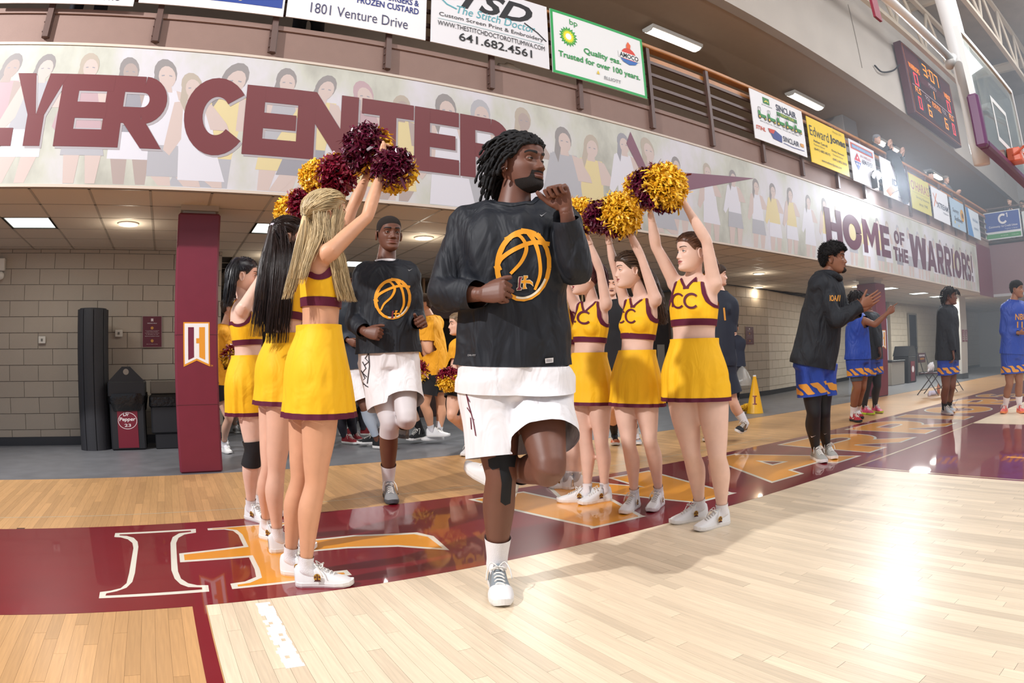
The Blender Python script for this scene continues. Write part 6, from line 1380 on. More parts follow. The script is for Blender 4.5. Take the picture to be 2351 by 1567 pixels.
s = casual('person in gold T-shirt and black shorts clapping, facing left beside the second player', (1012, 1018), dict(pelvis=(997, 852, 0), neck=(985, 728, 0), head=(972, 698, 0), hipa=(985, 865, -.08), hipb=(1010, 862, .08), kna=(975, 930, -.1), ana=(990, 985, -.02), toa=(1000, 1012, -.02), knb=(1012, 925, .05), anb=(1008, 992, .05), tob=(978, 1012, .0),
     sha=(988, 745, -.14), shb=(1005, 742, .14), ela=(985, 808, -.16), wra=(965, 768, -.14), elb=(975, 800, .1), wrb=(958, 765, .02)), (.1, -1), (.1, -1, -.05), T_tan, M_tee, M_bs, H=1.83, hair='short', lowlen=(.62, .62), hem=-.06, hands=[('a', (0, -.4, 1), (0, -.6, .3), dict(curl=.3, side=1)), ('b', (0, -.4, 1), (0, .6, 0), dict(curl=.3, side=-1))])
s = casual('smiling person with pulled back hair in gold T-shirt holding a two-tone pompom', (1070, 1052), dict(pelvis=(1062, 885, 0), neck=(1062, 780, 0), head=(1052, 744, 0), hipa=(1048, 897, -.03), hipb=(1074, 897, .05), kna=(1036, 955, -.1), ana=('F', 1088, 1022, .09), toa=(1070, 1025, .1), knb=(1068, 965, 0), anb=('F', 1078, 1042, .085), tob=(1046, 1048, -.05),
     sha=(1046, 795, -.1), shb=(1085, 792, .1), ela=(1040, 838, -.1), wra=(1052, 862, -.2), elb=(1088, 835, 0), wrb=(1068, 862, -.16)), (.4, -1), (.25, -1, 0), T_fair, M_tee, M_bs, H=1.66, sex='f', lowlen=(.3, .3), hem=.0, sleeve=.22)
mh = hairmat('ash', '8A7258'); s.scalp(hairline(.062, -.01, -.07), .007, mh); pulled(s, s.hp(0, -.10, .03), mh, 80, 3)
T = join2d(stroke([(1052, 812), (1054, 826), (1066, 838), (1078, 828), (1078, 812)], 3), disc(1066, 815, 7), ptext('IH', 1046, 808, 1054, 818), ptext('BN', 1050, 842, 1062, 850)); pxdecal(s, s.shbvh, T, 'shirt_print', M_cmar, .004, 6, parent=s.shobj)
s = casual('person in gold T-shirt and black shorts just right of the maroon padded column', (524, 1048), dict(pelvis=(508, 880, 0), neck=(516, 748, 0), head=(528, 708, 0), hipa=(505, 892, -.07), hipb=(518, 892, .07), kna=(526, 960, -.05), ana=('F', 514, 1038, .085), toa=(548, 1040, -.02), knb=(530, 950, .08), anb=('F', 516, 1028, .085), tob=(540, 1025, .1),
     sha=(512, 765, -.12), shb=(530, 762, .12), ela=(512, 832, -.12), wra=(545, 820, -.1), elb=(530, 828, .12), wrb=(555, 815, .1)), (.1, 1), (.1, 1, 0), T_fair, M_tee, M_bs, H=1.66, sex='f', hair='short', lowlen=(.36, .36), hem=-.02, sleeve=.24, hands=[('a', (0, 1, 0), (-.5, 0, .5), dict(curl=.5, side=1))])
s = casual('person in gold T-shirt standing behind the black ponytail cheerleader', (548, 1000), dict(pelvis=(548, 868, 0), neck=(545, 745, 0), head=(545, 712, 0), hipa=(538, 880, 0), hipb=(558, 880, 0), kna=(540, 935, 0), ana=('F', 540, 992, .085), toa=(560, 996, -.05), knb=(560, 935, 0), anb=('F', 558, 995, .085), tob=(578, 998, -.05),
     sha=(528, 762, 0), shb=(563, 760, 0), ela=(524, 812, 0), wra=(535, 838, -.1), elb=(568, 812, 0), wrb=(560, 838, -.1)), (.4, 1), (.3, 1, 0), T_fair, M_tee, M_bs, H=1.75, hair='short', lowlen=(.6, .6), shoes=M_sg)
M_red = mat('tee_red', '8E2630', .8); M_hood = mat('hoodie_taupe', '6A5F5C', .9); M_vest = mat('vest_blue', '3C4658', .8); M_slate = mat('trouser_slate', '33333E', .8)
s = casual('child with curly brown hair in a grey hooded jacket beside the tall player', (830, 1000), dict(pelvis=(822, 900, 0), neck=(822, 838, 0), head=(826, 812, 0), hipa=(815, 908, 0), hipb=(832, 908, 0), kna=(812, 950, 0), ana=('F', 810, 1002, .07), toa=(800, 1008, -.02), knb=(832, 950, 0), anb=('F', 835, 1000, .07), tob=(845, 1006, -.02),
     sha=(806, 846, 0), shb=(842, 845, 0), ela=(800, 875, 0), wra=(802, 900, -.05), elb=(848, 875, 0), wrb=(845, 900, -.05)), (-1, .2), (-.5, 1, 0), T_fair, M_hood, M_slate, H=1.30, lod=.5, sleeve=.95, long=True, shoes=M_red, face=True)
s.scalp(hairline(.05, -.03, -.10), .022, mat('hair_curly', '3B281C', .8, bump=.8, bscale=90), nz=.010, nzs=45); s.tufts(mat('hair_curly', '3B281C', .8, bump=.8, bscale=90), 400, .035, None, .005, 4)
s = casual('child in a red T-shirt and grey trousers behind the blonde cheerleader skirt', (800, 1018), dict(pelvis=(790, 905, 0), neck=(790, 835, 0), head=(788, 806, 0), hipa=(782, 915, 0), hipb=(799, 915, 0), kna=(784, 960, 0), ana=('F', 792, 1018, .07), toa=(798, 1030, -.02), knb=(806, 958, 0), anb=('F', 815, 1010, .07), tob=(836, 1010, -.02),
     sha=(774, 846, 0), shb=(803, 846, 0), ela=(770, 880, 0), wra=(775, 905, 0), elb=(808, 880, 0), wrb=(806, 912, -.05)), (.2, 1), (.2, 1, 0), T_fair, M_red, M_slate, H=1.32, hair='short', long=True, shoes=M_red, sleeve=.3)
s = casual('adult in dark clothes standing in the lobby shadow between the players', (940, 985), dict(pelvis=(940, 862, 0), neck=(945, 765, 0), head=(945, 735, 0), hipa=(932, 872, 0), hipb=(950, 872, 0), kna=(934, 920, 0), ana=('F', 934, 975, .08), toa=(930, 982, -.1), knb=(952, 920, 0), anb=('F', 954, 975, .08), tob=(958, 982, -.1),
     sha=(930, 775, 0), shb=(962, 775, 0), ela=(926, 815, 0), wra=(930, 845, -.05), elb=(966, 815, 0), wrb=(962, 845, -.05)), (1, .1), (1, .1, 0), T_fair, M_drk, M_drk, H=1.75, hair='short', long=True, sleeve=.95, shoes=M_tape)
# right side
M_roy = mat('royal_blue', '2547A8', rough=.5, spec=.4, fold=.5); M_org = mat('trim_orange', 'E09A3A', .5); M_hd = mat('hoodie_black', '181D25', rough=.75, fold=.7)
def hemstripes(s, box, n=16, seed=0, lo=.25):
    """slanted orange brush strokes round the shorts hem"""
    f = np.minimum(s.sof, .105*s.u-s.soleg); q = s.soW-s.root; ph = q@s.r*55+q[:, 2]*62+2.2*fbm(s.soW, 14, seed)
    f1 = np.minimum(f, (s.soleg-.018*s.u)); f1 = np.minimum(f1, (np.sin(ph)+.35)*.012); V, F = clip(s.soW, s.soF, f1, .002, s.soN)
    if len(F): o = s.part('hem_stripes', V, F, M_org, parent=s.soobj); o['kind'] = 'stuff'
def jersey(s, m, trim=M_org):
    pel, nk = s.J['pelvis'], s.J['neck']; return shirt(s, m, infl=.018, hem=.02, sleeve=0, neck=.080, amp=.004, wide=1.05)
s = player('tall person with an afro in a black hooded top and black tights clapping', (1890, 1062), dict(pelvis=(1868, 834, 0), neck=(1902, 632, 0), head=(1914, 594, -.02), hipa=(1858, 848, -.06), hipb=(1886, 846, .08), kna=(1868, 945, -.06), ana=('F', 1872, 1054, .09), toa=(1900, 1062, -.10), knb=(1890, 945, .08), anb=('F', 1897, 1046, .09), tob=(1932, 1052, .0),
     sha=(1880, 655, -.16), shb=(1912, 650, .15), ela=(1918, 735, -.18), wra=(1978, 700, -.12), elb=(1935, 722, .10), wrb=(1975, 712, .02)), (.2, 1), (.15, 1, .02), skin('brown', '8A5C46'), H=1.97, lod=.9, vox=.010, feat=dict(nose=1.05, lip=1.15), closed=.3)
addhand(s, 'a', (-.1, 1, .45), (-1, -.1, .3), curl=.10, thumb=.0, side=1, spread=.35); addhand(s, 'b', (-.2, 1, .75), (1, .1, -.2), curl=.15, thumb=.0, side=-1, spread=.3)
s.scalp(hairline(.056, -.005, -.07, .050), .022, mat('hair_afro', '121013', .85, bump=1.0, bscale=220), nz=.014, nzs=38); s.tufts(mat('hair_afro', '121013', .85), 1300, .032, hairline(.056, -.005, -.07, .050), .0032, 3, .010)
zz = HV = s.HV; axx = np.abs(HV[:, 0]); V, F = clip(s.HW, s.HF, np.minimum(np.minimum(-.078-HV[:, 2], HV[:, 1]-.06), .03-axx), .004, s.HN); s.part('goatee', V, F, mb)
shirt(s, M_hd, infl=.028, hem=-.03, sleeve=.97, neck=.070, amp=.009, seed=8, wide=1.10)
nk = s.J['neck']; g = G(); bkd = -s.face
g.tube(sm([nk+s.face*.09-np.array([0, 0, .035]), nk+s.n*-.085+s.face*.02, nk+bkd*.085+np.array([0, 0, .01]), nk+s.n*.085+s.face*.02, nk+s.face*.09-np.array([0, 0, .035])], 6), .034, .05, 10); s.part('hood', g.V(), g.f, M_hd)
shorts(s, M_roy, .62, .62, .028, .02, amp=.006, seed=9); hemstripes(s, None, seed=3)
M_tb = mat('tights_black', '15171D', rough=.55); tights(s, M_tb, 'a', .25, 1.93, .005); tights(s, M_tb, 'b', .25, 1.93, .005)
M_kn = mat('shoe_knit_grey', 'A2A09B', .8, bump=.4, bscale=500); shoe(s, 'a', M_kn, M_rub, .315, ground=0.0, hi=.06); shoe(s, 'b', M_kn, M_rub, .315, ground=0.0, hi=.06)
pxdecal(s, s.shbvh, ptext('IOA', 1905, 677, 1921, 691), 'chest_print', M_org, .004, 5, parent=s.shobj); pxdecal(s, s.shbvh, join2d(stroke([(1925, 677), (1922, 691)], 3), stroke([(1929, 677), (1927, 691)], 2)), 'chest_print', M_org, .004, 5, parent=s.shobj)
bb = s.bvh(s.W+s.N*.006, s.FF); M_lg = mat('logo_white', 'E8E8EC', .5)
pxdecal(s, bb, join2d(stroke([(1861, 871), (1864, 874), (1861, 878)], 1.8), stroke([(1871, 871), (1868, 874), (1871, 878)], 1.8), stroke([(1862, 874.5), (1870, 874.5)], 1.6)), 'thigh_logo', M_lg, .003, 5); pxdecal(s, bb, poly2d([(1861, 1000), (1863, 1004), (1873, 999), (1864, 1002)]), 'ankle_logo', M_lg, .003, 5); pxdecal(s, bb, poly2d([(1891, 994), (1893, 997), (1899, 994), (1893, 996)]), 'ankle_logo', M_lg, .003, 5)
def locs(s, m, n=60, ln=.07, seed=0):
    hl = hairline(.055, -.02, -.085, .045); s.scalp(hl, .008, m, nz=.004); f = hl(s.HV[:, 0], s.HV[:, 1], s.HV[:, 2]); idx = list(np.nonzero(f > .003)[0]); rr = random.Random(seed); rr.shuffle(idx); g = G()
    for i in idx[:n]:
        q = s.HV[i]; n_ = s.HN[i]; L_ = ln*rr.uniform(.7, 1.2); p0 = s.HW[i]; a = p0+n_*L_*.35; b_ = a+nrm(n_*.6+np.array([0, 0, -.8]))*L_*.5; c_ = b_+np.array([rr.uniform(-.01, .01), rr.uniform(-.01, .01), -L_*.55]); g.tube(sm([p0, a, b_, c_], 2), .0075, None, 5)
    o = s.part('twist_locks', g.V(), g.f, m); o['kind'] = 'stuff'
mdl = mat('hair_locs', '171214', .8)
s = player('person in a blue jersey pointing with an outstretched arm by the far maroon column', (1970, 968), dict(pelvis=(1970, 822, 0), neck=(1966, 716, 0), head=(1966, 690, 0), hipa=(1963, 832, -.05), hipb=(1978, 832, .07), kna=(1968, 890, -.05), ana=('F', 1958, 966, .09), toa=(1978, 970, -.12), knb=(1980, 888, .08), anb=('F', 1968, 958, .09), tob=(1996, 962, .02),
     sha=(1970, 730, -.12), shb=(1955, 728, .16), ela=(2008, 745, -.12), wra=(2038, 718, -.08), elb=(1950, 765, .16), wrb=(1955, 795, .05)), (.3, 1), (-.2, 1, 0), SK['brown'], H=1.9, lod=.6, vox=.012, closed=.3)
addhand(s, 'a', (0, 1, .6), (-1, 0, .1), curl=.4, side=1, curls=[0, .6, .8, .9]); locs(s, mdl, 60, .06, 2); shirt(s, M_roy, infl=.018, hem=-.02, sleeve=.12, neck=.075, amp=.005, vox=.011); shorts(s, M_roy, .55, .55, .028, .02, amp=.005); hemstripes(s, None, seed=5)
tights(s, mat('under_grey', '4A5058', .6), 'a', .4, .72, .012); sock(s, 'a', M_sock, .66, .008); sock(s, 'b', M_sock, .66, .008); M_rs = mat('shoe_red', 'B02030', .5); M_sb = mat('sole_black', '1E1E22', .6)
shoe(s, 'a', M_rs, M_sb, .31, ground=0.0, swoosh=M_lg); shoe(s, 'b', M_rs, M_sb, .31, ground=0.0, swoosh=M_lg)
s = player('person in dark warm-up shirt and black tights with pink and lime shoes', (2003, 950), dict(pelvis=(2000, 822, 0), neck=(1996, 718, 0), head=(1988, 694, 0), hipa=(1994, 832, -.04), hipb=(2008, 832, .08), kna=(1990, 888, -.05), ana=('F', 1984, 950, .09), toa=(1998, 956, -.10), knb=(2014, 885, .06), anb=('F', 2008, 946, .09), tob=(2032, 948, -.02),
     sha=(1994, 732, -.12), shb=(2010, 730, .14), ela=(2012, 775, -.12), wra=(2020, 802, -.14), elb=(2018, 768, .14), wrb=(2016, 800, .1)), (.3, 1), (.3, 1, 0), SK['dark'], H=1.9, lod=.6, vox=.012)
locs(s, mdl, 50, .05, 3); shirt(s, M_hd, infl=.02, hem=-.02, sleeve=.9, neck=.075, amp=.005, vox=.011); shorts(s, M_roy, .52, .52, .028, .02, amp=.005); hemstripes(s, None, seed=6); tights(s, M_tb, 'a', .25, 1.93, .005); tights(s, M_tb, 'b', .25, 1.93, .005)
M_pk = mat('shoe_pink', 'D84A78', .45); M_lime = mat('sole_lime', 'C6DE3A', .5); shoe(s, 'a', M_pk, M_lime, .31, ground=0.0); shoe(s, 'b', M_pk, M_lime, .31, ground=0.0); addhand(s, 'a', (0, .1, -1), (.2, -1, 0), curl=.5, side=1)
s = player('person in a black hooded top and blue shorts standing by the folding chairs', (2176, 952), dict(pelvis=(2176, 820, 0), neck=(2174, 702, 0), head=(2181, 680, 0), hipa=(2170, 830, -.05), hipb=(2182, 830, .07), kna=(2172, 888, -.04), ana=('F', 2168, 950, .09), toa=(2190, 954, -.12), knb=(2186, 885, .06), anb=('F', 2179, 944, .09), tob=(2203, 948, -.02),
     sha=(2168, 718, -.12), shb=(2186, 716, .14), ela=(2182, 770, -.15), wra=(2188, 808, -.16), elb=(2192, 768, .14), wrb=(2194, 805, .1)), (.1, 1), (.15, 1, 0), SK['dark'], H=1.9, lod=.6, vox=.012)
locs(s, mdl, 60, .075, 4); shirt(s, M_hd, infl=.026, hem=-.05, sleeve=.95, neck=.070, amp=.006, vox=.011); shorts(s, M_roy, .52, .52, .028, .02, amp=.005); hemstripes(s, None, seed=7); addhand(s, 'a', (0, .1, -1), (.2, -1, 0), curl=.5, side=1)
sock(s, 'a', mat('sock_black', '16161A', .8), .72, .008); sock(s, 'b', mat('sock_black', '16161A', .8), .72, .008); M_lgs = mat('shoe_pale_grey', 'B8BFC6', .6); shoe(s, 'a', M_lgs, M_rub, .31, ground=0.0); shoe(s, 'b', M_lgs, M_rub, .31, ground=0.0)
s = player('person in long-sleeved blue jersey at the right picture edge with orange and pink shoes', (2326, 948), dict(pelvis=(2325, 812, 0), neck=(2328, 690, 0), head=(2334, 664, 0), hipa=(2316, 824, -.03), hipb=(2334, 824, .05), kna=(2318, 880, -.06), ana=('F', 2308, 946, .09), toa=(2300, 952, -.16), knb=(2340, 878, .02), anb=('F', 2340, 946, .09), tob=(2352, 952, -.14),
     sha=(2308, 708, -.08), shb=(2350, 706, .10), ela=(2302, 762, -.08), wra=(2340, 764, -.16), elb=(2358, 760, .1), wrb=(2362, 775, .0)), (.6, .8), (.3, 1, 0), skin('tan_brown', '9A6B52'), H=1.9, lod=.6, vox=.012)
s.scalp(hairline(.05, -.02, -.075), .012, mat('hair_afro', '121013', .85), nz=.006); shirt(s, M_roy, infl=.016, hem=.0, sleeve=.93, neck=.078, amp=.004, vox=.011); shorts(s, M_roy, .62, .62, .028, .02, amp=.005); hemstripes(s, None, seed=8); addhand(s, 'a', (.2, 1, 0), (-.5, 0, .7), curl=.4, side=1)
pxdecal(s, s.shbvh, ptext('NBI', 2331, 720, 2352, 734), 'jersey_lettering', M_org, .004, 5, parent=s.shobj); pxdecal(s, s.shbvh, ptext('11', 2335, 738, 2348, 752), 'jersey_number', M_org, .004, 5, parent=s.shobj)
sock(s, 'a', M_sock, .55, .008); sock(s, 'b', M_sock, .55, .008); M_ors = mat('shoe_coral', 'E0554A', .5); M_mul = mat('sole_orange', 'F08A50', .5); shoe(s, 'a', M_ors, M_mul, .31, ground=0.0); shoe(s, 'b', M_ors, M_mul, .31, ground=0.0)
s = player('person in a navy jersey walking away behind the nearest right cheerleader', (1700, 1010), dict(pelvis=(1652, 835, 0), neck=(1652, 672, 0), head=(1648, 632, .0), hipa=(1645, 848, 0), hipb=(1664, 848, 0), kna=(1640, 925, 0), ana=(1640, 990, .1), toa=(1630, 1005, 0), knb=(1682, 918, 0), anb=(1712, 972, .05), tob=(1690, 1000, -.14),
     sha=(1634, 692, 0), shb=(1668, 690, 0), ela=(1630, 760, 0), wra=(1632, 800, 0), elb=(1676, 765, 0), wrb=(1680, 812, 0)), (-.3, 1), (-.2, 1, 0), T_fair, H=1.85, lod=.5, vox=.013)
s.scalp(hairline(.05, -.02, -.075), .012, mat('hair_short_brown', '3A2A20', .8)); shirt(s, mat('jersey_navy', '1C2333', .7), infl=.02, hem=-.02, sleeve=.05, amp=.005, vox=.012); shorts(s, mat('jersey_navy', '1C2333', .7), .8, .8, .03)
bb = s.shbvh; pxdecal(s, bb, stroke([(1662, 706), (1665, 735)], 4), 'jersey_number', M_org, .004, 6, parent=s.shobj); addhand(s, 'b', (0, .1, -1), (.2, -1, 0), curl=.5, side=1)
sock(s, 'b', M_sock, .55, .008); sock(s, 'a', M_sock, .55, .008); M_tn = mat('shoe_bronze', '6E5232', .6); shoe(s, 'b', M_tn, M_rub, .31, accent=M_tape, up=s.dirv(.1, .45, 1)); shoe(s, 'a', M_tn, M_rub, .31)
s = player('person hidden behind the middle right cheerleaders, grey trainers with orange details', (1414, 1036), dict(pelvis=(1412, 842, 0), neck=(1402, 690, 0), head=(1402, 655, .0), hipa=(1402, 855, 0), hipb=(1424, 855, 0), kna=(1405, 930, -.05), ana=('F', 1411, 1016, .09), toa=(1420, 1030, -.14), knb=(1445, 930, -.05), anb=('F', 1460, 1015, .09), tob=(1478, 1025, -.1),
     sha=(1384, 706, 0), shb=(1422, 706, 0), ela=(1380, 765, 0), wra=(1384, 810, 0), elb=(1428, 765, 0), wrb=(1428, 810, 0)), (1, .2), (1, .1, 0), T_fair, H=1.78, lod=.5, vox=.013)
s.scalp(hairline(.05, -.02, -.075), .008, mat('hair_short_brown', '3A2A20', .8)); shirt(s, M_bs, infl=.02, hem=-.02, sleeve=.3, amp=.005, vox=.012); shorts(s, M_bs, .8, .8, .03); sock(s, 'a', mat('sock_black', '16161A', .8), .55, .008); sock(s, 'b', M_sock, .7, .008)
shoe(s, 'a', M_lgs, M_rub, .31, ground=0.0, accent=mat('shoe_orange_bit', 'E0784A', .5)); shoe(s, 'b', M_lgs, M_rub, .31, ground=0.0)
s = casual('person in dark clothes walking in the concourse holding a clear plastic bag', (1690, 945), dict(pelvis=(1684, 838, 0), neck=(1684, 772, 0), head=(1684, 752, 0), hipa=(1678, 846, 0), hipb=(1690, 846, 0), kna=(1678, 885, 0), ana=('F', 1678, 920, .08), toa=(1674, 926, -.1), knb=(1691, 885, 0), anb=('F', 1692, 920, .08), tob=(1692, 928, -.1),
     sha=(1674, 782, 0), shb=(1696, 782, 0), ela=(1672, 810, 0), wra=(1674, 832, 0), elb=(1700, 810, 0), wrb=(1700, 832, 0)), (1, .1), (1, 0, 0), T_fair, mat('coat_navy', '252B3C', .8), M_slate, H=1.72, hair='short', long=True, sleeve=.95, shoes=M_tape)
c = s.P(1704, 862, -.1); g = G(); g.tube(sm([c+np.array([0, 0, .16]), c+np.array([0, 0, .10]), c+np.array([0, 0, -.02]), c+np.array([0, 0, -.14]), c+np.array([0, 0, -.17])], 4), np.interp(np.linspace(0, 1, 17), [0, .25, .6, .9, 1], [.02, .07, .15, .15, .06]), None, 18, fold=lambda t, a: 1+.08*np.sin(a*5+t*7))
o = obj('plastic_bag', g, mat('bag_clear', 'C9C6C0', rough=.25, alpha=.45), smooth=True); tag(o, 'clear plastic bag hanging from the hand of the person in dark clothes', 'bag')
# spectators up on the balcony
M_ck = mat('coat_black', '1D2026', .8)
def spect(label, u, v, dep, tone, coat, hair, H=1.75, cap=None, arms=None, hd=(.3, 1, -.1), fc=(.4, 1), rail=True, lean=0):
    w = ray(u, v); hc = CAM+w*((dep-CAM[1])/w[1]); s = Person(label, (hc[0], hc[1]), 'spectators on the balcony', 'm', tone, H=H, vox=.022, lod=.35); s.root[2] = 4.12; s.e.location[2] = 4.12
    s.face = s.dirv(*fc); r_ = s.r; f_ = s.face; l_ = nrm(np.cross(f_, UPZ)); z0 = hc[2]-H*.93
    dz = 4.12-z0 if True else 0
    c = np.array([hc[0], hc[1], 0]); P = lambda a, b, z: c+l_*a+f_*b+np.array([0, 0, z])
    h = hc[2]; k = (h-4.12)/(H*.93)*1.0; Z = lambda q: 4.12+(h-4.12)*q/.93
    s.u = s.u*min(max(k, .8), 1.1)
    s.J = dict(head=hc, neck=P(0, -.03, Z(.83)), pelvis=P(0, -.08, Z(.53)), hipa=P(-.09, -.08, Z(.51)), hipb=P(.09, -.08, Z(.51)), kna=P(-.1, -.05, Z(.28)), knb=P(.1, -.05, Z(.28)), ana=P(-.1, -.09, Z(.05)), anb=P(.1, -.09, Z(.05)), toa=P(-.12, .1, Z(.02)), tob=P(.12, .1, Z(.02)),
               sha=P(-.18, -.03, Z(.80)), shb=P(.18, -.03, Z(.80)), ela=P(-.22, .12, Z(.66)), elb=P(.22, .12, Z(.66)), wra=P(-.06, .30, Z(.80 if arms else .66)), wrb=P(.06, .30, Z(.80 if arms else .66)))
    s.body(s.dirv(*hd), hands=[dict(sd='a', d=f_*.3+UPZ*(1 if arms else .2), palm=l_, curl=.3, side=1, vox=.008), dict(sd='b', d=f_*.3+UPZ*(1 if arms else .2), palm=-l_, curl=.3, side=-1, vox=.008)], smooth=3)
    s.face_parts(lids=False); shirt(s, coat, infl=.035, hem=-.05, sleeve=.93, amp=0, vox=.022); shorts(s, M_slate, .8, .8, .03, amp=0)
    for sd in 'ab': tights(s, M_slate, sd, .2, 1.9, .02, 'trouser_leg'); shoe(s, sd, M_tape, M_rub, .28)
    s.scalp(hairline(.055, -.02, -.08), .012, mat('hair_'+hair, hair, .8), nz=.004)
    if cap:
        s.scalp(lambda x, y, z: z-.035, .018, mat('cap_'+cap, cap, .8), 'cap'); g = G(); g.tube([s.hp(0, .08, .045), s.hp(0, .15, .035)], [.06, .045], [.008, .006], 12, u0=s.HR[:, 0]); s.part('cap_peak', g.V(), g.f, mat('cap_'+cap, cap, .8))
    return s
spect('grey haired person in a black coat clapping at the balcony rail', 2013, 320, 3.35, T_fair, M_ck, '8A8A90', arms=True)
spect('person in dark cap clapping beside the grey haired spectator', 2043, 338, 3.35, T_fair, M_ck, '3A3430', cap='23242A', arms=True)
spect('person in a black cap looking down from the balcony above the pale yellow board', 2136, 402, 3.4, T_fair, M_ck, '3A3430', cap='1C1E26')
spect('balding person in a grey sweater leaning on the balcony rail', 2172, 412, 3.4, T_fair, mat('sweater_grey', '6A7078', .9), '8A8078')
for k_, (u_, v_, c_) in enumerate(((2318, 462, M_ck), (2347, 468, mat('coat_teal', '27414A', .8)))):
    w = ray(u_, v_); dep = CAM[1]+w[1]*((21.0+.5*k_-CAM[0])/w[0]); spect(('left one of two spectators above the blue and green board on the right', 'right one of two spectators above the blue and green board on the right')[k_], u_, v_, dep, T_fair, c_, '2A2624', hd=(.5, -.6, 0), fc=(1, 0))
# ============================================================ sponsor boards on the railing
def K(h): return mat('ink_'+h, h, .5)
def board(px, label, bg, items, frame=None, X=None, rz=0):
    """px: picture corners (left x, top y, right x, bottom y taken at the left edge) -> a real board hung on the rail"""
    if X is None:
        x0, x1, z0, z1 = px; t = thing('sponsor_board', label, 'banner', (x0, YAD, z0), 'sponsor boards on the balcony rail')
        w, h = x1-x0, z1-z0
    else:
        y0, y1, z0, z1 = px; t = thing('sponsor_board', label, 'banner', (X, y0, z0), 'sponsor boards on the balcony rail', rz=-math.pi/2); w, h = abs(y1-y0), z1-z0
    obj('sheet', G().box((0, -.012, 0), (w, 0, h)), K(bg), t)
    if frame:
        f = .035; obj('border', G().box((0, -.0145, 0), (w, -.012, f)).box((0, -.0145, h-f), (w, -.012, h)).box((0, -.0145, f), (f, -.012, h-f)).box((w-f, -.0145, f), (w, -.012, h-f)), K(frame), t)
    cols = {}
    for i, it in enumerate(items):
        k, col = it[0], it[1]
        if k == 't': T = fit2d(text2d(it[2], 1, it[7] if len(it) > 7 else 0, it[8] if len(it) > 8 else 0), it[3]*w, it[4]*h, it[5]*w, it[6]*h)
        elif k == 'r': T = poly2d([(it[2]*w, it[3]*h), (it[4]*w, it[3]*h), (it[4]*w, it[5]*h), (it[2]*w, it[5]*h)])
        elif k == 'p': T = poly2d([(a*w, b*h) for a, b in it[2]])
        elif k == 'c': T = disc(it[2]*w, it[3]*h, it[4]*h, 20, it[5]*h if len(it) > 5 else None)
        elif k == 's': T = stroke([(a*w, b*h) for a, b in it[2]], it[3]*h)
        put2d(cols.setdefault(col, G()), T, (0, -.0145, 0), (1, 0, 0), (0, 0, 1), .0008+.0005*i)
    for c, g in cols.items(): o = obj('lettering' if len(items) else 'print', g, K(c), t); o['kind'] = 'stuff'
    return t
BX = lambda u, v: at(u, v, Y=YAD)
def bxz(l, r, zt=5.06, zb=4.21): return (l, r, zb, zt)
xs = lambda u, v: float(BX(u, v)[0])
board(bxz(xs(5, 8)-.04, xs(306, 12), 5.02, 4.155), 'white board with dark lettering at the top left corner of the picture', 'ECECEE', [('t', '2A2A38', 'RIVERCOMMUNITYCU.ORG', .1, .055, .9, .17, .01, .2)])
board(bxz(xs(317, 10), xs(650, 34), 5.02, 4.20), 'dark blue board with a white lower edge and small gold web address', 'EDEDF0', [('r', '1E3F92', .0, .11, .985, 1), ('t', 'D9C48A', 'center.bellevue.edu/IHCC', .12, .145, .70, .23, .01)])
board(bxz(xs(656, 38), xs(976, 88)), 'white board with large blue script and 1801 Venture Drive', 'ECEDEF', [('t', '20307E', 'Culver\'s', .03, .50, .72, 1.25, .03, .3), ('t', '20307E', 'BUTTERBURGERS &', .48, .46, .94, .55, .02), ('t', '20307E', 'FROZEN CUSTARD', .48, .34, .94, .43, .02), ('t', '3A3A60', '1801 Venture Drive', .16, .10, .86, .24, -.004)])
board(bxz(xs(988, 80), xs(1260, 150)), 'white board with black TSD monogram and teal script', 'E6E6EA', [('t', '17171C', 'TSD', .22, .60, .86, .92, .03, .35), ('t', '56A9B5', 'The Stitch Doctor', .2, .50, .88, .62, .0, .25), ('s', '56A9B5', [(.02, .92), (.05, .7), (.12, .6), (.2, .56)], .02), ('s', '222228', [(.78, .62), (.9, .52), (.98, .42)], .02), ('t', '26262C', 'Custom Screen Print & Embroidery', .06, .385, .95, .46), ('s', '9FC8CC', [(.05, .36), (.95, .36)], .006), ('t', '26262C', 'WWW.THESTITCHDOCTOROTTUMWA.COM', .05, .26, .96, .33), ('t', '17171C', '641.682.4561', .22, .10, .84, .22, .01)])
FL = [('p', 'F2F2F2', [(0, 0)])]
def flower(cx, cy, r, w, h, n=18):
    out = []
    for k, (c, q) in enumerate((('1E9B46', 1.0), ('8CC63F', .80), ('F6E61A', .62), ('FFFFFF', .36))):
        P = []
        for i in range(2*n):
            a = math.pi*i/n; rr_ = r*q*(1.0 if i % 2 == 0 else .74); P.append((cx+rr_*math.cos(a)*h/w, cy+rr_*math.sin(a)))
        out.append(('p', c, P))
    return out
board(bxz(xs(1263, 60), xs(1484, 220), 5.06, 4.19), 'green framed white board reading Quality gas. Trusted for over 100 years.', 'ECEEEE', flower(.17, .62, .16, 1.5, .87)+[('t', '2E9A50', 'bp', .19, .80, .27, .92), ('t', '2E9A50', 'Quality gas.', .32, .40, .72, .52, .02), ('t', '2E9A50', 'Trusted for over 100 years.', .06, .24, .93, .36, .02),
      ('c', 'D8402F', .82, .62, .14, .13), ('r', 'ECEEEE', .70, .56, .94, .66), ('p', '2F6CB8', [(.72, .55), (.92, .55), (.89, .50), (.82, .47), (.75, .50)]), ('t', '17171C', 'AMOCO', .71, .57, .93, .65, .03, .1), ('p', 'E8622E', [(.80, .74), (.84, .74), (.85, .81), (.82, .86), (.80, .80)]), ('t', '555A5E', 'ELLIOTT', .52, .11, .70, .16), ('p', 'E8C93A', [(.44, .16), (.47, .16), (.455, .22)])], frame='27A556')
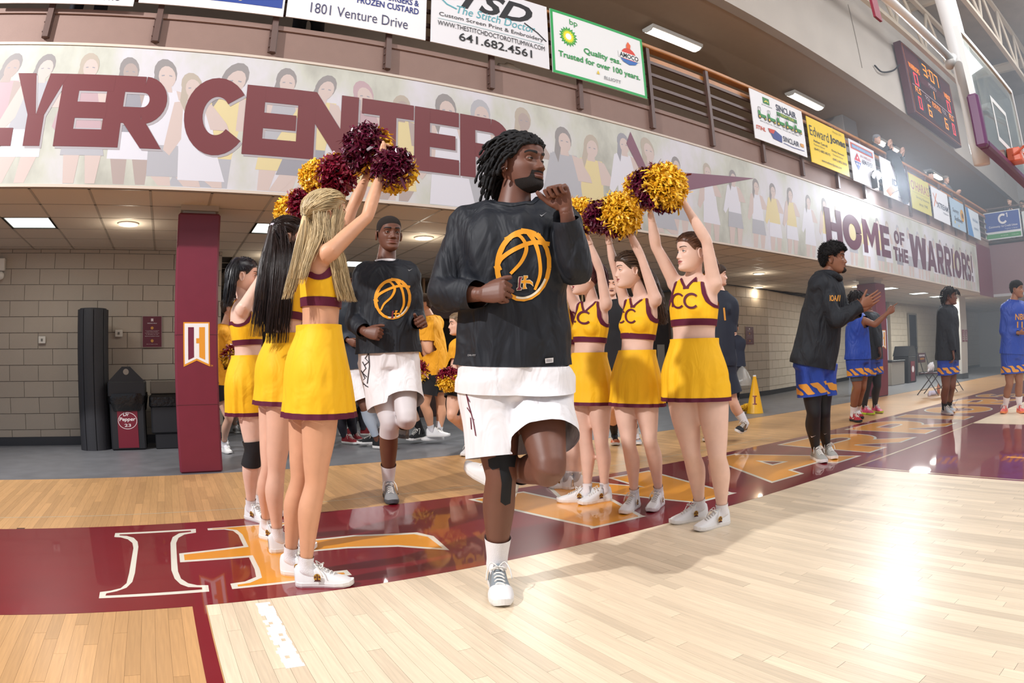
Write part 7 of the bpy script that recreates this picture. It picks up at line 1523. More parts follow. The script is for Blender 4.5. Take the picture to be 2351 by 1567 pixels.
board(bxz(xs(1718, 200), xs(1846, 310), 4.98, 4.155), 'white board with green tractors and SINCLAIR lettering', 'ECECEE', [('r', '2F7A34', .22, .80, .34, .93), ('s', 'F2DA2A', [(.25, .84), (.28, .87), (.32, .85)], .02), ('t', '2A4A3A', 'JOHN DEERE', .19, .745, .38, .775), ('t', '1E2A44', 'SINCLAIR', .46, .76, .86, .90, .02), ('r', '2F7A34', .46, .66, .86, .74), ('t', 'E2C93A', 'TRACTOR', .53, .675, .80, .725), ('t', '55555C', '804 S. Mary St., Ottumwa - Phone: 641-682-4867', .12, .375, .86, .41),
      ('t', 'D2502E', 'STIHL', .03, .20, .2, .28, .02, .2), ('p', '3A4A8A', [(.25, .30), (.33, .12), (.49, .10), (.50, .24), (.38, .31)]), ('p', 'C8402E', [(.25, .30), (.38, .31), (.34, .22), (.27, .22)]), ('t', '1E2A44', 'SINCLAIR', .52, .15, .84, .26, .01), ('s', '2F4A8E', [(.52, .11), (.7, .09), (.94, .11)], .012), ('r', 'D89A4A', .87, .18, .94, .25)]+
      [q for i in range(5) for q in (('p', '2E8A3C', [(.10+.17*i, .48), (.10+.17*i, .60), (.14+.17*i, .60), (.145+.17*i, .54), (.24+.17*i, .54), (.24+.17*i, .47)]), ('s', '2A2A2A', [(.11+.17*i, .60), (.11+.17*i, .67), (.15+.17*i, .67), (.15+.17*i, .60)], .012), ('c', '1E1E1E', .12+.17*i, .475, .045), ('c', 'E8C92E', .12+.17*i, .475, .024), ('c', '1E1E1E', .22+.17*i, .465, .032), ('c', 'E8C92E', .22+.17*i, .465, .017))])
board(bxz(xs(1848, 260), xs(1944, 360), 4.94, 4.11), 'bright yellow board reading Edward Jones', 'F0CC1E', [('t', '3A3526', 'Edward', .04, .60, .52, .82), ('t', '26231A', 'Jones', .55, .60, .98, .82, .03), ('t', '4A4430', 'Amber Carroll', .1, .47, .45, .53, .01), ('t', '6A6240', 'Financial Advisor', .1, .40, .38, .44), ('t', '4A4430', '(641) 682-8575', .1, .28, .50, .35, .01), ('t', '4A4430', 'Dusty Stewart', .56, .42, .9, .48, .01), ('t', '6A6240', 'Financial Advisor', .58, .35, .86, .39), ('t', '4A4430', '(641) 682-2600', .56, .22, .95, .29, .01), ('t', '4A4430', 'www.edwardjones.com', .25, .08, .78, .15, .01), ('t', '8A7C34', 'Member SIPC', .66, .90, .9, .94)])
board(bxz(xs(1945, 310), xs(2012, 400), 4.90, 4.08), 'white board with a red and blue domino sign and phone number 684-5151', 'E8E9F0', [('r', 'D8604A', .05, .78, .92, .93), ('r', '6FA0D0', .09, .81, .88, .90), ('t', 'E6EEF6', 'YOUR NEIGHBORHOOD DOMINO\'S', .12, .83, .85, .88), ('p', 'C8364A', [(.12, .52), (.26, .72), (.37, .52), (.245, .52)]), ('p', '2F4E9C', [(.12, .50), (.37, .50), (.24, .28)]), ('c', 'F2F2F2', .25, .60, .03), ('c', 'F2F2F2', .20, .44, .03), ('c', 'F2F2F2', .28, .44, .03), ('t', 'A04A5A', '301 N. WAPELLO ST.', .38, .66, .80, .72), ('t', '444A66', '684-5151', .42, .50, .84, .62, .01), ('t', 'B06A80', 'Domino\'s', .1, .16, .40, .24)])
board(bxz(xs(2016, 350), xs(2082, 430), 4.86, 4.04), 'white board lettered IDEAL READY MIX partly covered by a hanging jacket', 'E9E9EE', [('p', 'C7798A', [(.76, .62), (.98, .9), (.98, .98), (.70, .98)]), ('p', 'D8A88A', [(.08, .12), (.30, .32), (.46, .22), (.22, .02)]), ('s', '5A5A66', [(.30, .12), (.95, .5)], .015), ('t', '2E3450', 'IDEAL', .36, .36, .94, .54, .03, .1), ('t', '555A70', 'READY MIX', .60, .22, .94, .29, .01), ('t', '6A6E80', 'www.idealrm.com', .54, .08, .97, .13)])
board(bxz(xs(2083, 390), xs(2132, 440), 4.82, 4.02), 'pale olive yellow board reading O HARAS Serving Ottumwa', 'C9C05A', [('t', '9C5A4A', 'O\'HARA\'S', .05, .56, .96, .84, .01), ('s', '9A9448', [(.08, .50), (.92, .50)], .01), ('t', '6A6A44', 'Serving Ottumwa', .24, .33, .92, .42, .005), ('t', '6A6A44', 'since 1940', .36, .16, .80, .25, .005)])
board(bxz(xs(2135, 425), xs(2176, 470), 4.80, 4.00), 'white board reading XTREAM with an orange cross', 'E4E6EC', [('s', 'E08A5A', [(.06, .38), (.18, .62), (.30, .84)], .05), ('s', 'C86A4A', [(.08, .80), (.18, .62), (.26, .50)], .05), ('t', '4A5064', 'XTREAM', .24, .40, .96, .58, .02, .15), ('t', '7A8090', 'Mediacom', .60, .28, .94, .34)])
board(bxz(xs(2178, 450), xs(2213, 490), 4.78, 4.00), 'pale blue board with a sunflower and dark script', 'A9C2D6', [('c', 'D8A03A', .80, .55, .22), ('c', '5A4030', .82, .55, .10), ('t', '3A4256', 'Sunny', .12, .50, .55, .68, .01, .1), ('t', '3A4256', 'Sunflower', .20, .26, .80, .42, .01, .1), ('c', 'E0C040', .2, .2, .05), ('c', 'E0C040', .45, .12, .04)])
board(bxz(xs(2215, 470), xs(2247, 510), 4.76, 3.98), 'blue and white board at the far right end of the long rail', 'D9E4EC', [('p', '4E8CC6', [(0, 0), (.42, 0), (.16, 1), (0, 1)]), ('t', '7FA0BC', 'Hills Bank', .45, .60, .9, .72), ('t', '90A8BC', 'ottumwa', .5, .3, .85, .4)])
XB = 20.2; q0 = at(2258, 500, X=XB); q1 = at(2343, 500, X=XB)
board((q0[1], q1[1], float(at(2262, 553, X=XB)[2]), float(at(2256, 491, X=XB)[2])), 'blue board with a white C1 emblem and green foot on the right side balcony', 'E4ECF0', [('r', '2F55A8', .03, .28, .97, .97), ('r', '3E9A5A', .03, .04, .97, .20), ('s', 'F2F4F8', [(.52+.105*math.cos(math.radians(a)), .72+.15*math.sin(math.radians(a))) for a in range(55, 340, 15)], .075), ('s', 'F2F4F8', [(.62, .88), (.65, .92), (.65, .76)], .035), ('t', 'F2F4F8', 'Community 1st Credit Union', .12, .40, .90, .50, .01), ('t', 'D8E2F0', 'Together Is Better', .55, .31, .90, .37), ('t', 'D8F0E0', '866.360.5370', .42, .10, .62, .14), ('t', 'D8F0E0', 'C1stcu.com', .72, .10, .90, .14)], X=XB)
q2 = at(2347, 500, X=XB)
board((q2[1], q2[1]-1.6, float(at(2262, 553, X=XB)[2])-.1, float(at(2256, 491, X=XB)[2])-.1), 'white board cut by the right picture edge on the side balcony', 'D9E2E6', [('r', '8FB8A8', .0, .0, 1, .12)], X=XB)
t = thing('side_railing', 'steel railing of the side balcony at the right edge', 'railing', (XW, 0, 4.05))
for y in np.arange(2.8, -6, -1.2): obj('post', G().box((-.09, y-.02, 0), (-.05, y+.02, 1.05)), M_post, t)
for z in (.35, .6, .85, 1.05): obj('bar', G().box((-.085, -8, z-.02), (-.055, 2.9, z+.02)), M_post, t)
w = obj('floor_wing_deck', G().box((XW, -12, 4.0), (26, 2.9, 4.115)), mat('deck_grey', '5A5450', .8), kind='structure')
# jacket and strobe on the rail
c = at(2052, 372, Y=2.74); g = G(); g.tube(sm([c+np.array([-.1, .1, .12]), c+np.array([0, 0, .10]), c+np.array([.12, -.05, -.1]), c+np.array([.2, -.05, -.42]), c+np.array([.3, -.04, -.75]), c+np.array([.33, -.03, -.86])], 4), np.interp(np.linspace(0, 1, 21), [0, .3, .7, 1], [.12, .15, .12, .06]), np.interp(np.linspace(0, 1, 21), [0, .3, .7, 1], [.05, .06, .06, .04]), 14, fold=lambda t, a: 1+.12*np.sin(a*4+t*9))
o = obj('jacket', g, mat('jacket_black', '1C1E26', .8, bump=.5, bscale=30), smooth=True); tag(o, 'black jacket draped over the balcony rail below the clapping spectators', 'jacket')
c = at(2012, 402, Y=2.66); t = thing('strobe_lamp', 'small bright flash head clamped under the boards of the balcony', 'lamp', tuple(c)); aim = nrm(np.array([5.5, -2.0, 0.8])-c)
obj('reflector', G().tube([-aim*.16, -aim*.02, aim*.03], [.05, .07, .095], None, 20, cap=False), mat('flash_black', '1A1A1C', .4), t, True); obj('flash_tube', G().tube([aim*.0, aim*.02], [.075, .075], None, 20), mat('flash_glow', 'FFFFFF', emit='F2F6FF', estr=200), t); obj('body', G().tube([-aim*.34, -aim*.16], [.055, .055], None, 16), mat('flash_black', '1A1A1C', .4), t, True)
obj('clamp', G().box((-.03, -.02, -.25), (.03, .12, .0)), mat('flash_black', '1A1A1C', .4), t)
for k, (u, v, lb) in enumerate(((1905, 400, 'black loudspeaker box on the balcony deck under the yellow board'), (2066, 462, 'black equipment case on the balcony deck under the white ready mix board'))):
    c = at(u, v, Y=3.3); o = obj('equipment_case', G().bbox((-.3, 0, 0), (.3, .35, .28), .02), mat('case_black', '17171B', .5), loc=(c[0], 3.25, 4.102)); tag(o, lb, 'case')
# legs of standing spectators cut by the top edge, and a trainer
def legs(u0, u1, z, label, m):
    t = thing('person', label, 'person', (float(at(u0, 30, Y=3.6)[0]), 3.6, 4.12)); x0 = float(at(u0, 30, Y=3.6)[0]); x1 = float(at(u1, 30, Y=3.6)[0]); dx = x1-x0
    g = G()
    for a in (0, dx): g.tube(sm([(a, 0, .04), (a*.95, 0, .45), (a*.8+dx*.08, 0, .85)], 4), [.065]*3+[.08]*3+[.1]*3, None, 14)
    g.tube([(dx*.5, 0, .82), (dx*.5, 0, 1.0), (dx*.5, 0, 1.2), (dx*.5, 0, 1.45), (dx*.5, 0, 1.55)], [.17, .15, .18, .2, .07], [.12, .11, .12, .12, .06], 20, u0=(1, 0, 0)); V, F = voxel(g.V(), g.f, .02, 4); obj('body', (V, F.tolist()), m, t, True)
    V, F = sphere((dx*.5, -.01, 1.68), .11, 16, 12, (0, 0, 1)); obj('head', (V*np.array([.85, 1, 1.05])+np.array([0, 0, -.08]), F), T_fair, t, True); V2, F2 = sphere((dx*.5, .01, 1.70), .115, 16, 12, (0, 0, 1)); obj('hair', (V2[V2[:, 2].argsort()] if False else V2*np.array([.87, 1, 1.05])+np.array([0, .015, -.07]), F2), hairmat('brown', '4E3828'), t, True)
    for a in (0, dx): obj('shoe', G().tube(sm([(a, .06, .05), (a, -.02, .05), (a, -.14, .04), (a, -.2, .03)], 3), [.045]*4+[.05]*3+[.045, .04, .02], [.05]*4+[.045]*3+[.035, .03, .015], 12, u0=(1, 0, 0)), M_tape, t, True)
legs(172, 232, 0, 'person in dark trousers standing on the balcony above the first letters', M_drk)
legs(690, 735, 0, 'person in dark clothes on the balcony behind the white script board', M_drk)
o = obj('trainer_shoe', G().tube(sm([(0, 0, .05), (.1, 0, .055), (.2, 0, .045), (.28, 0, .03)], 4), [.03]*4+[.05]*4+[.045]*4+[.02], [.03]*4+[.055]*4+[.035]*4+[.015], 14, u0=(0, 1, 0)), mat('shoe_cream', 'D8CDBE', .6), smooth=True, loc=(float(at(1145, 155, Y=2.97)[0]), 2.98, 4.16)); tag(o, 'pale trainer resting on the balcony ledge under the white TSD board', 'shoe')
# ============================================================ scoreboard
zt, zb = 8.35, 6.42; x0, x1 = 14.15, 17.68
t = thing('scoreboard', 'maroon electronic scoreboard showing 3:07 high on the wall', 'scoreboard', (x0, 2.62, zb)); w, h = x1-x0, zt-zb
obj('cabinet', G().bbox((0, 0, 0), (w, .22, h), .015), mat('score_maroon', '55182E', .45), t); M_so = mat('led_orange', 'F08A20', emit='F58A22', estr=1.6); M_sr = mat('led_red', 'F02A3A', emit='FF2A3E', estr=1.8); M_sk = mat('score_panel', '2A2230', .5); M_sw = mat('score_text', 'D8C8D2', .5)
obj('rim', G().box((.05, -.006, .05), (w-.05, 0, .065)).box((.05, -.006, h-.065), (w-.05, 0, h-.05)).box((.05, -.006, .065), (.065, 0, h-.065)).box((w-.065, -.006, .065), (w-.05, 0, h-.065)), mat('score_rim', 'C87850', .4), t)
def pn(a, b, c, d, m, nm='panel', o=.004): g = G().box((a*w, -o, b*h), (c*w, -.0005, d*h)); return obj(nm, g, m, t)
for q in ((.30, .68, .72, .95), (.08, .44, .24, .64), (.76, .44, .92, .64), (.44, .44, .56, .60), (.08, .10, .22, .32), (.26, .10, .40, .30), (.42, .08, .58, .28), (.62, .10, .74, .30), (.78, .10, .92, .30)): pn(*q, M_sk)
SEG = {'0': 'abcdef', '1': 'bc', '3': 'abgcd', '6': 'afedcg', '7': 'abc'}
def dig(ch, x, z, dw, dh, m):
    g = G(); e = dw*.16; S = dict(a=(0, dh-e, dw, dh), d=(0, 0, dw, e), g=(0, dh/2-e/2, dw, dh/2+e/2), f=(0, dh/2, e, dh), e=(0, 0, e, dh/2), b=(dw-e, dh/2, dw, dh), c=(dw-e, 0, dw, dh/2))
    for k in SEG[ch]: a, b_, c_, d_ = S[k]; g.box((x+a+.004, -.010-(.001 if k in 'adg' else 0), z+b_+.004), (x+c_-.004, -.0045, z+d_-.004))
    o = obj('digit', g, m, t); o['kind'] = 'stuff'
for ch, x in (('3', .36), ('0', .50), ('7', .60)): dig(ch, x*w, .73*h, .075*w, .18*h, M_so)
obj('colon', G().box((.463*w, -.01, .78*h), (.473*w, -.0045, .80*h)).box((.463*w, -.01, .86*h), (.473*w, -.0045, .88*h)), M_so, t)
dig('0', .12*w, .455*h, .07*w, .17*h, M_sr); dig('0', .80*w, .455*h, .07*w, .17*h, M_sr); dig('1', .46*w, .46*h, .05*w, .12*h, M_so); dig('0', .12*w, .12*h, .055*w, .17*h, M_sr); dig('6', .30*w, .12*h, .06*w, .16*h, M_so); dig('6', .65*w, .12*h, .06*w, .16*h, M_so); dig('0', .83*w, .12*h, .055*w, .17*h, M_sr)
for s_, a, b_, c_, d_, m_ in (('WARRIORS', .06, .66, .26, .74, M_so), ('NBISE', .78, .66, .92, .74, M_so), ('PERIOD', .42, .61, .58, .66, M_sw), ('FLS', .10, .34, .20, .42, M_so), ('TOL', .28, .34, .38, .40, M_sw), ('PLYR FOUL', .42, .31, .60, .39, M_so), ('TOL', .63, .34, .73, .40, M_sw), ('FLS', .80, .34, .90, .42, M_so)):
    g = G(); put2d(g, fit2d(text2d(s_, 1), a*w, b_*h, c_*w, d_*h), (0, 0, 0), (1, 0, 0), (0, 0, 1), .005); obj('lettering', g, m_, t)
obj('divider', G().box((.06*w, -.004, .425*h), (.94*w, -.0005, .432*h)), M_sw, t)
obj('bracket', G().box((.2*w, .22, h*.6), (.23*w, .25, h*.9)), M_post, t); obj('bracket', G().box((.8*w, .22, h*.6), (.83*w, .25, h*.9)), M_post, t)
o = obj('wire', G().tube(sm([at(2008, 150, Y=2.84), at(2025, 165, Y=2.80), at(2050, 162, Y=2.75), at(2066, 148, Y=2.72)], 5), .02, None, 6), M_tape, smooth=True); tag(o, 'black cables looping from the wall to the scoreboard', 'cable')
# ============================================================ hoop
M_hw = mat('steel_white', 'F2F3F2', rough=.35, spec=.5); t = thing('basketball_hoop', 'basketball hoop with glass backboard hung from a white ceiling mast', 'hoop', (6.25, -1.2, 2.66)); B = np.array([6.25, -1.2, 2.66])
def hq(u, v, Y): return at(u, v, Y=Y)-B
obj('mast', G().tube([hq(2255, 378, -.95), hq(2245, 325, -.95), hq(2170, 0, -.95)*1.0, hq(2170, 0, -.95)+np.array([0, 0, 6.06])], [.085, .10, .115, .115], None, 24), M_hw, t, True)
a = hq(2180, 133, -.93); b = hq(2040, 0, -.93); obj('brace', G().tube([a, b, b+(b-a)*2.2], [.045, .045, .045], None, 14), M_hw, t, True)
obj('brace_joint', G().tube([a-np.array([.07, 0, .1]), a+np.array([.12, 0, .05])], .05, None, 12), M_hw, t, True)
x0, x1, z0, z1 = -.96, .92, -.02, 1.06
obj('backboard_glass', G().box((x0+.03, -.006, z0+.03), (x1-.03, .006, z1-.03)), mat('glass_pane', 'E8F4F0', rough=.02, trans=1.0, spec=.5), t)
obj('backboard_frame', G().box((x0, -.02, z0), (x1, .03, z0+.045)).box((x0, -.02, z1-.045), (x1, .03, z1)).box((x0, -.02, z0+.045), (x0+.045, .03, z1-.045)).box((x1-.045, -.02, z0+.045), (x1, .03, z1-.045)), M_hw, t)
M_pp = mat('pad_purple', '6A3E66', rough=.35); obj('corner_pad', G().bbox((x0-.035, -.05, z0-.05), (x0+.05, .06, z0+.42), .02), M_pp, t); obj('edge_pad', G().bbox((x0+.05, -.05, z0-.05), (x1+.035, .06, z0+.03), .02), M_pp, t)
obj('target_square', G().box((-.30, -.008, .16), (.30, -.0065, .21)).box((-.30, -.008, .56), (.30, -.0065, .61)).box((-.30, -.008, .21), (-.25, -.0065, .56)).box((.25, -.008, .21), (.30, -.0065, .56)), mat('line_white', 'F0F4F4', .5), t)
M_rim = mat('rim_orange', 'E8765A', .4); ct = np.array([0, -.38, .10]); rp = [ct+.23*np.array([math.cos(q), math.sin(q), 0]) for q in np.linspace(0, 2*math.pi, 33)]
obj('rim', G().tube(rp, .0095, None, 8, cap=False), M_rim, t, True); obj('rim_mount', G().bbox((-.09, -.16, .0), (.09, -.01, .13), .01), M_rim, t)
for sg in (-1, 1): obj('rim_arm', G().tube([(sg*.07, -.05, .05), (sg*.16, -.22, .095)], .01, None, 8), M_rim, t)
g = G()
for i in range(12):
    for sg in (-1, 1):
        P = []
        for k in range(6): q = 2*math.pi*(i+sg*k*.5)/12; r_ = .23-.09*min(k/4, 1); P.append(ct+np.array([r_*math.cos(q), r_*math.sin(q), -.08*k]))
        g.tube(P, .0035, None, 4, cap=False)
o = obj('net', g, mat('net_white', 'EDEDED', .8), t); o['kind'] = 'stuff'
for sg in (-1, 1): obj('support_arm', G().tube([(sg*.32, .02, .5), (0.03, .24, .62)], .03, None, 10), M_hw, t)
obj('support_arm', G().tube([(0.02, .02, .08), (.03, .24, .2)], .035, None, 10), M_hw, t)
obj('hanging_strap', G().box((-.65, .9, 1.6), (-.50, .93, 3.4)), mat('strap_crimson', '8E2038', .6), t)
# ============================================================ roof trusses
M_tr = mat('truss_paint', 'D2C4B0', .6)
for k, (y, zt_) in enumerate(((2.35, 8.35), (.6, 8.7), (-1.6, 8.8), (-3.9, 8.8), (-6.6, 8.8))):
    t = thing('roof_truss', ('steel roof truss nearest the upper wall', 'second steel roof truss from the upper wall', 'third steel roof truss from the upper wall', 'fourth steel roof truss from the upper wall', 'fifth steel roof truss, deepest over the court')[k], 'truss', (0, y, zt_), 'steel roof trusses')
    obj('bottom_chord', G().box((6, -.06, -.06), (30, .06, .06)), M_tr, t); obj('top_chord', G().box((6, -.06, 1.5), (30, .06, 1.62)), M_tr, t); g = G(); x = 6.2
    while x < 29: g.tube([(x, 0, 0), (x+.9, 0, 1.55)], .045, None, 6); g.tube([(x+.9, 0, 1.55), (x+1.8, 0, 0)], .045, None, 6); x += 1.8
    o = obj('web_bars', g, M_tr, t); o['kind'] = 'stuff'
for k, x in enumerate((10, 16, 22)):
    t = thing('roof_purlin', ('roof purlin nearest the running players', 'middle cross purlin under the roof', 'far cross purlin under the roof')[k], 'beam', (x, 0, 10.2), 'roof purlins'); obj('flange', G().box((-.08, -14, .1), (.08, 2.8, .16)).box((-.08, -14, -.14), (.08, 2.8, -.08)), M_tr, t); obj('web', G().box((-.02, -14, -.08), (.02, 2.8, .1)), M_tr, t)
# ============================================================ things by the left wall
YW_ = 5.83
t = thing('rolled_mat', 'tall black rolled foam mat leaning upright on the left wall', 'mat', (-1.04, 5.38, .002)); g = G()
for i in range(9):
    a = math.pi*2*i/9; a2 = a+math.pi*2/9*.93; r0 = .195; P = [(r0*math.cos(a+(a2-a)*k/5), r0*math.sin(a+(a2-a)*k/5)) for k in range(6)]; Q = [(x*.86, y*.86) for x, y in P][::-1]
    obj('mat_panel', G().prism(P+Q, 1.64, (0, 0, 0), (1, 0, 0), (0, 1, 0)), mat('mat_black', '26262B', .65, bump=.2, bscale=120), t)
obj('mat_core', G().cyl((0, 0, 0), (0, 0, 1.655), .17, seg=24), mat('mat_black', '26262B', .65), t)
M_bin = mat('bin_black', '1C1C20', .45); t = thing('recycling_bin', 'black bin with a peaked top and a maroon drink panel beside the rolled mat', 'bin', (-.61, 5.38, .002))
obj('body', G().bbox((-.215, -.22, 0), (.215, .22, .62), .02), M_bin, t); obj('rim', G().bbox((-.23, -.24, .62), (.23, .24, .80), .015), M_bin, t)
P = [(-.225, 0), (.225, 0), (.05, .17), (-.05, .17)]; obj('peak_board', G().prism(P, .03, (0, -.19, .80), (1, 0, 0), (0, 0, 1)), M_bin, t); g = G(); put2d(g, disc(0, .11, .035), (0, -.22, .80), (1, 0, 0), (0, 0, 1), .002); obj('hand_hole', g, mat('hole_tan', '8A8076', .7), t)
obj('bag_liner', G().tube([(0, 0, .66), (0, 0, .60), (0, 0, .46)], [.285, .29, .265], [.31, .32, .28], 40, cap=False, fold=lambda t_, a: (np.abs(np.cos(a))**4+np.abs(np.sin(a))**4)**-.25*.86*(1+.02*np.sin(a*17+3*t_))), mat('liner_black', '141416', .2, bump=.8, bscale=25), t, True)
obj('drink_panel', G().box((-.125, -.228, .03), (.125, -.221, .47)), mat('drpanel_maroon', '70182A', .4), t)
g = G(); put2d(g, join2d(fit2d(text2d('Dr', 1, .02), -.05, .40, .02, .44), fit2d(text2d('Pepper', 1, .02, .15), -.10, .33, .10, .385), fit2d(text2d('23', 1, .01), -.04, .275, .04, .31), stroke(arc(0, .345, .115, 0, 360, 26, .095), .006)), (0, -.228, 0), (1, 0, 0), (0, 0, 1), .0012); obj('drink_logo', g, mat('logo_pale', 'E2D8D8', .5), t)
t = thing('trash_bin', 'black lined trash bin half hidden by the maroon column', 'bin', (-.06, 5.38, .002)); obj('body', G().bbox((-.26, -.22, .18), (.3, .22, .60), .02), M_bin, t); obj('base', G().bbox((-.22, -.2, 0), (.26, .2, .18), .01), M_bin, t); obj('bag_liner', G().bbox((-.28, -.24, .48), (.32, .24, .64), .03), mat('liner_black', '141416', .2, bump=.8, bscale=25), t); obj('top_box', G().bbox((-.26, -.16, .645), (.3, .2, .80), .01), mat('box_taupe', '5E564E', .7), t)
def poster(x0, x1, z0, z1, Y, label, rot=0, big=True):
    t = thing('poster', label, 'poster', (x0, Y, z0)); w, h = x1-x0, z1-z0; t.rotation_euler[2] = rot
    obj('sheet', G().box((0, -.008, 0), (w, 0, h)), mat('poster_maroon', '5A1628', .4), t); obj('edge', G().box((-.006, -.010, -.006), (w+.006, -.001, 0)).box((-.006, -.010, h), (w+.006, -.001, h+.006)).box((-.006, -.01, 0), (0, -.001, h)).box((w, -.01, 0), (w+.006, -.001, h)), mat('poster_edge', '9A8A84', .4), t)
    T = [fit2d(text2d('INDIAN HILLS', 1, .02), .25*w, .76*h, .75*w, .79*h), poly2d([(.44*w, .83*h), (.5*w, .85*h), (.56*w, .83*h), (.56*w, .93*h), (.44*w, .93*h)])]+[fit2d(text2d(q, 1), a*w, z_*h, (1-a)*w, (z_+.022)*h) for q, a, z_ in (('we are committed to the success of', .14, .52), ('students and the community', .2, .48), ('learning for everyone every day', .12, .44), ('in all that we do', .18, .40), ('INDIAN HILLS COMMUNITY COLLEGE', .12, .34), ('hills of opportunity', .2, .08))]
    g = G(); put2d(g, join2d(*T), (0, -.008, 0), (1, 0, 0), (0, 0, 1), .0012); obj('lettering', g, mat('poster_text', 'D8CDD0', .5), t); g = G(); put2d(g, join2d(disc(.5*w, .62*h, .05*h), disc(.5*w, .20*h, .05*h)), (0, -.008, 0), (1, 0, 0), (0, 0, 1), .0015); obj('seal', g, mat('seal_gold', 'C08A3A', .5), t)
q = at(328, 726, Y=YW_), at(371, 796, Y=YW_); poster(q[0][0], q[1][0], q[1][2], q[0][2], YW_, 'maroon notice poster on the left wall beside the padded column')
q = at(1709, 750, Y=6.06), at(1731, 790, Y=6.06); poster(q[0][0], q[1][0], q[1][2], q[0][2], 5.95+.1026*(q[0][0]-10.15)-.006, 'small maroon notice poster on the right wall past the nearest cheerleader', math.atan2(.2, 1.95))
for u, v, lb in ((97, 780, 'small white outlet box left of the rolled mat'), (273, 765, 'small white switch plate between the mat and the poster')):
    c = at(u, v, Y=YW_); t = thing('wall_switch', lb, 'switch', (c[0], YW_-.004, c[2])); obj('plate', G().bbox((-.05, -.022, -.045), (.05, .0, .045), .006), mat('plate_white', 'CFC9C0', .5), t); obj('toggle', G().box((-.012, -.032, -.015), (.012, -.022, .015)), mat('toggle_grey', '6A655E', .5), t)
t = thing('exit_light', 'emergency light fixture cut by the left picture edge', 'light', (float(at(4, 612, Y=YW_)[0]), YW_, float(at(4, 612, Y=YW_)[2]))); obj('housing', G().bbox((-.18, -.08, -.06), (.06, 0, .10), .01), mat('plate_white', 'CFC9C0', .5), t); obj('lamp_head', G().cyl((.02, -.08, -.12), (.02, -.13, -.13), .05), mat('plate_white', 'CFC9C0', .5), t, True)
# right side things
def cone_(c, label, h=.60, ch=True):
    t = thing('megaphone', label, 'megaphone', tuple(c)); obj('horn', G().tube([(0, 0, 0), (0, 0, .012), (0, 0, h*.98), (0, 0, h)], [.145, .14, .028, .03], None, 28), mat('mega_yellow', 'F2B41E', .35), t, True); obj('mouthpiece', G().cyl((0, 0, h), (0, 0, h+.02), .026), M_lg, t)
    if ch:
        f = nrm(CAM-np.array(c))*np.array([1, 1, 0]); f = nrm(f); l = nrm(np.cross(UPZ, f)); bv = BVHTree.FromPolygons(*(lambda q: ([tuple(v) for v in q[0]], q[1]))(tube([(0, 0, 0), (0, 0, h)], [.145, .028], None, 28)))
        w_ = .012; T = join2d(poly2d([(-.035, .15), (.035, .15), (.035, .165), (-.035, .165)]), poly2d([(-.035, .275), (.035, .275), (.035, .29), (-.035, .29)]), poly2d([(-w_, .165), (w_, .165), (w_, .275), (-w_, .275)]))
        V, F = decal(bv, T, f*.0, l, UPZ, -f, .003, .02, .4); obj('letter_I', (V, F), mat('mega_maroon', '7A2030', .4), t)
    return t
cone_(at(1733, 948, Z=0), 'yellow megaphone with a maroon letter I on the floor behind the nearest right cheerleader'); cone_(at(1968, 905, Z=0), 'yellow megaphone standing behind the player in blue', .62, False)
pompom(at(1722, 946, Z=0)+np.array([-.1, -.02, .09]), .13, (M_pg, M_pg), (1, 0, 0), 'gold pompom lying on the floor beside the lettered megaphone', 700, 31, group='pompoms resting or held low', squash=.55)
w_ = ray(1030, 868); q_ = [p_ for p_ in PPL if 'smiling' in p_.e['label']][0].J['wra']; c = CAM+w_*np.dot(q_-CAM, w_); pompom(c, .13, (M_pg, M_pm), (.1, -.3, -1), 'pompom with gold below and maroon on top held low by the smiling person', 1200, 32, group='pompoms resting or held low')
w_ = ray(530, 815); q_ = [p_ for p_ in PPL if 'right of the maroon padded' in p_.e['label']][0].J['wra']; c = CAM+w_*np.dot(q_-CAM, w_); pompom(c, .15, (M_pm, M_pg), (0, 0, 1), 'maroon pompom held at the waist behind the black ponytail cheerleader', 700, 33, group='pompoms resting or held low')
w_ = ray(962, 850); q_ = [p_ for p_ in PPL if 'clapping, facing left' in p_.e['label']][0].J['wra']; c = CAM+w_*np.dot(q_-CAM, w_); pompom(c, .15, (M_pg, M_pm), (0, 0, -1), 'gold and maroon pompom between the tall player and the gold T-shirt', 700, 34, group='pompoms resting or held low')
def fchair(x, y, rz, label):
    t = thing('folding_chair', label, 'chair', (x, y, .002), 'folding chairs', rz); M_c = mat('chair_maroon', '4A1E26', .5); M_cf = mat('chair_steel', '2E2426', .4)
    obj('seat', G().bbox((-.2, -.2, .43), (.2, .2, .455), .01), M_c, t); obj('backrest', G().bbox((-.21, .20, .66), (.21, .225, .86), .01), M_c, t); g = G(); put2d(g, fit2d(text2d('INDIAN HILLS', 1, .02), -.17, .79, .17, .83), (0, .20, 0), (1, 0, 0), (0, 0, 1), .002); obj('backrest_lettering', g, M_lg, t); g = G(); put2d(g, fit2d(text2d('WARRIORS', 1, .02), -.13, .72, .13, .76), (0, .20, 0), (1, 0, 0), (0, 0, 1), .002); obj('backrest_lettering', g, M_org, t)
    for sx in (-1, 1):
        obj('leg', G().tube([(sx*.215, -.26, 0), (sx*.215, .10, .5), (sx*.215, .215, .87)], .011, None, 8), M_cf, t); obj('leg', G().tube([(sx*.2, .24, 0), (sx*.2, -.14, .44)], .011, None, 8), M_cf, t)
    obj('stretcher', G().tube([(-.2, .17, .09), (.2, .17, .09)], .008, None, 6), M_cf, t); obj('stretcher', G().tube([(-.215, -.17, .12), (.215, -.17, .12)], .008, None, 6), M_cf, t); return t
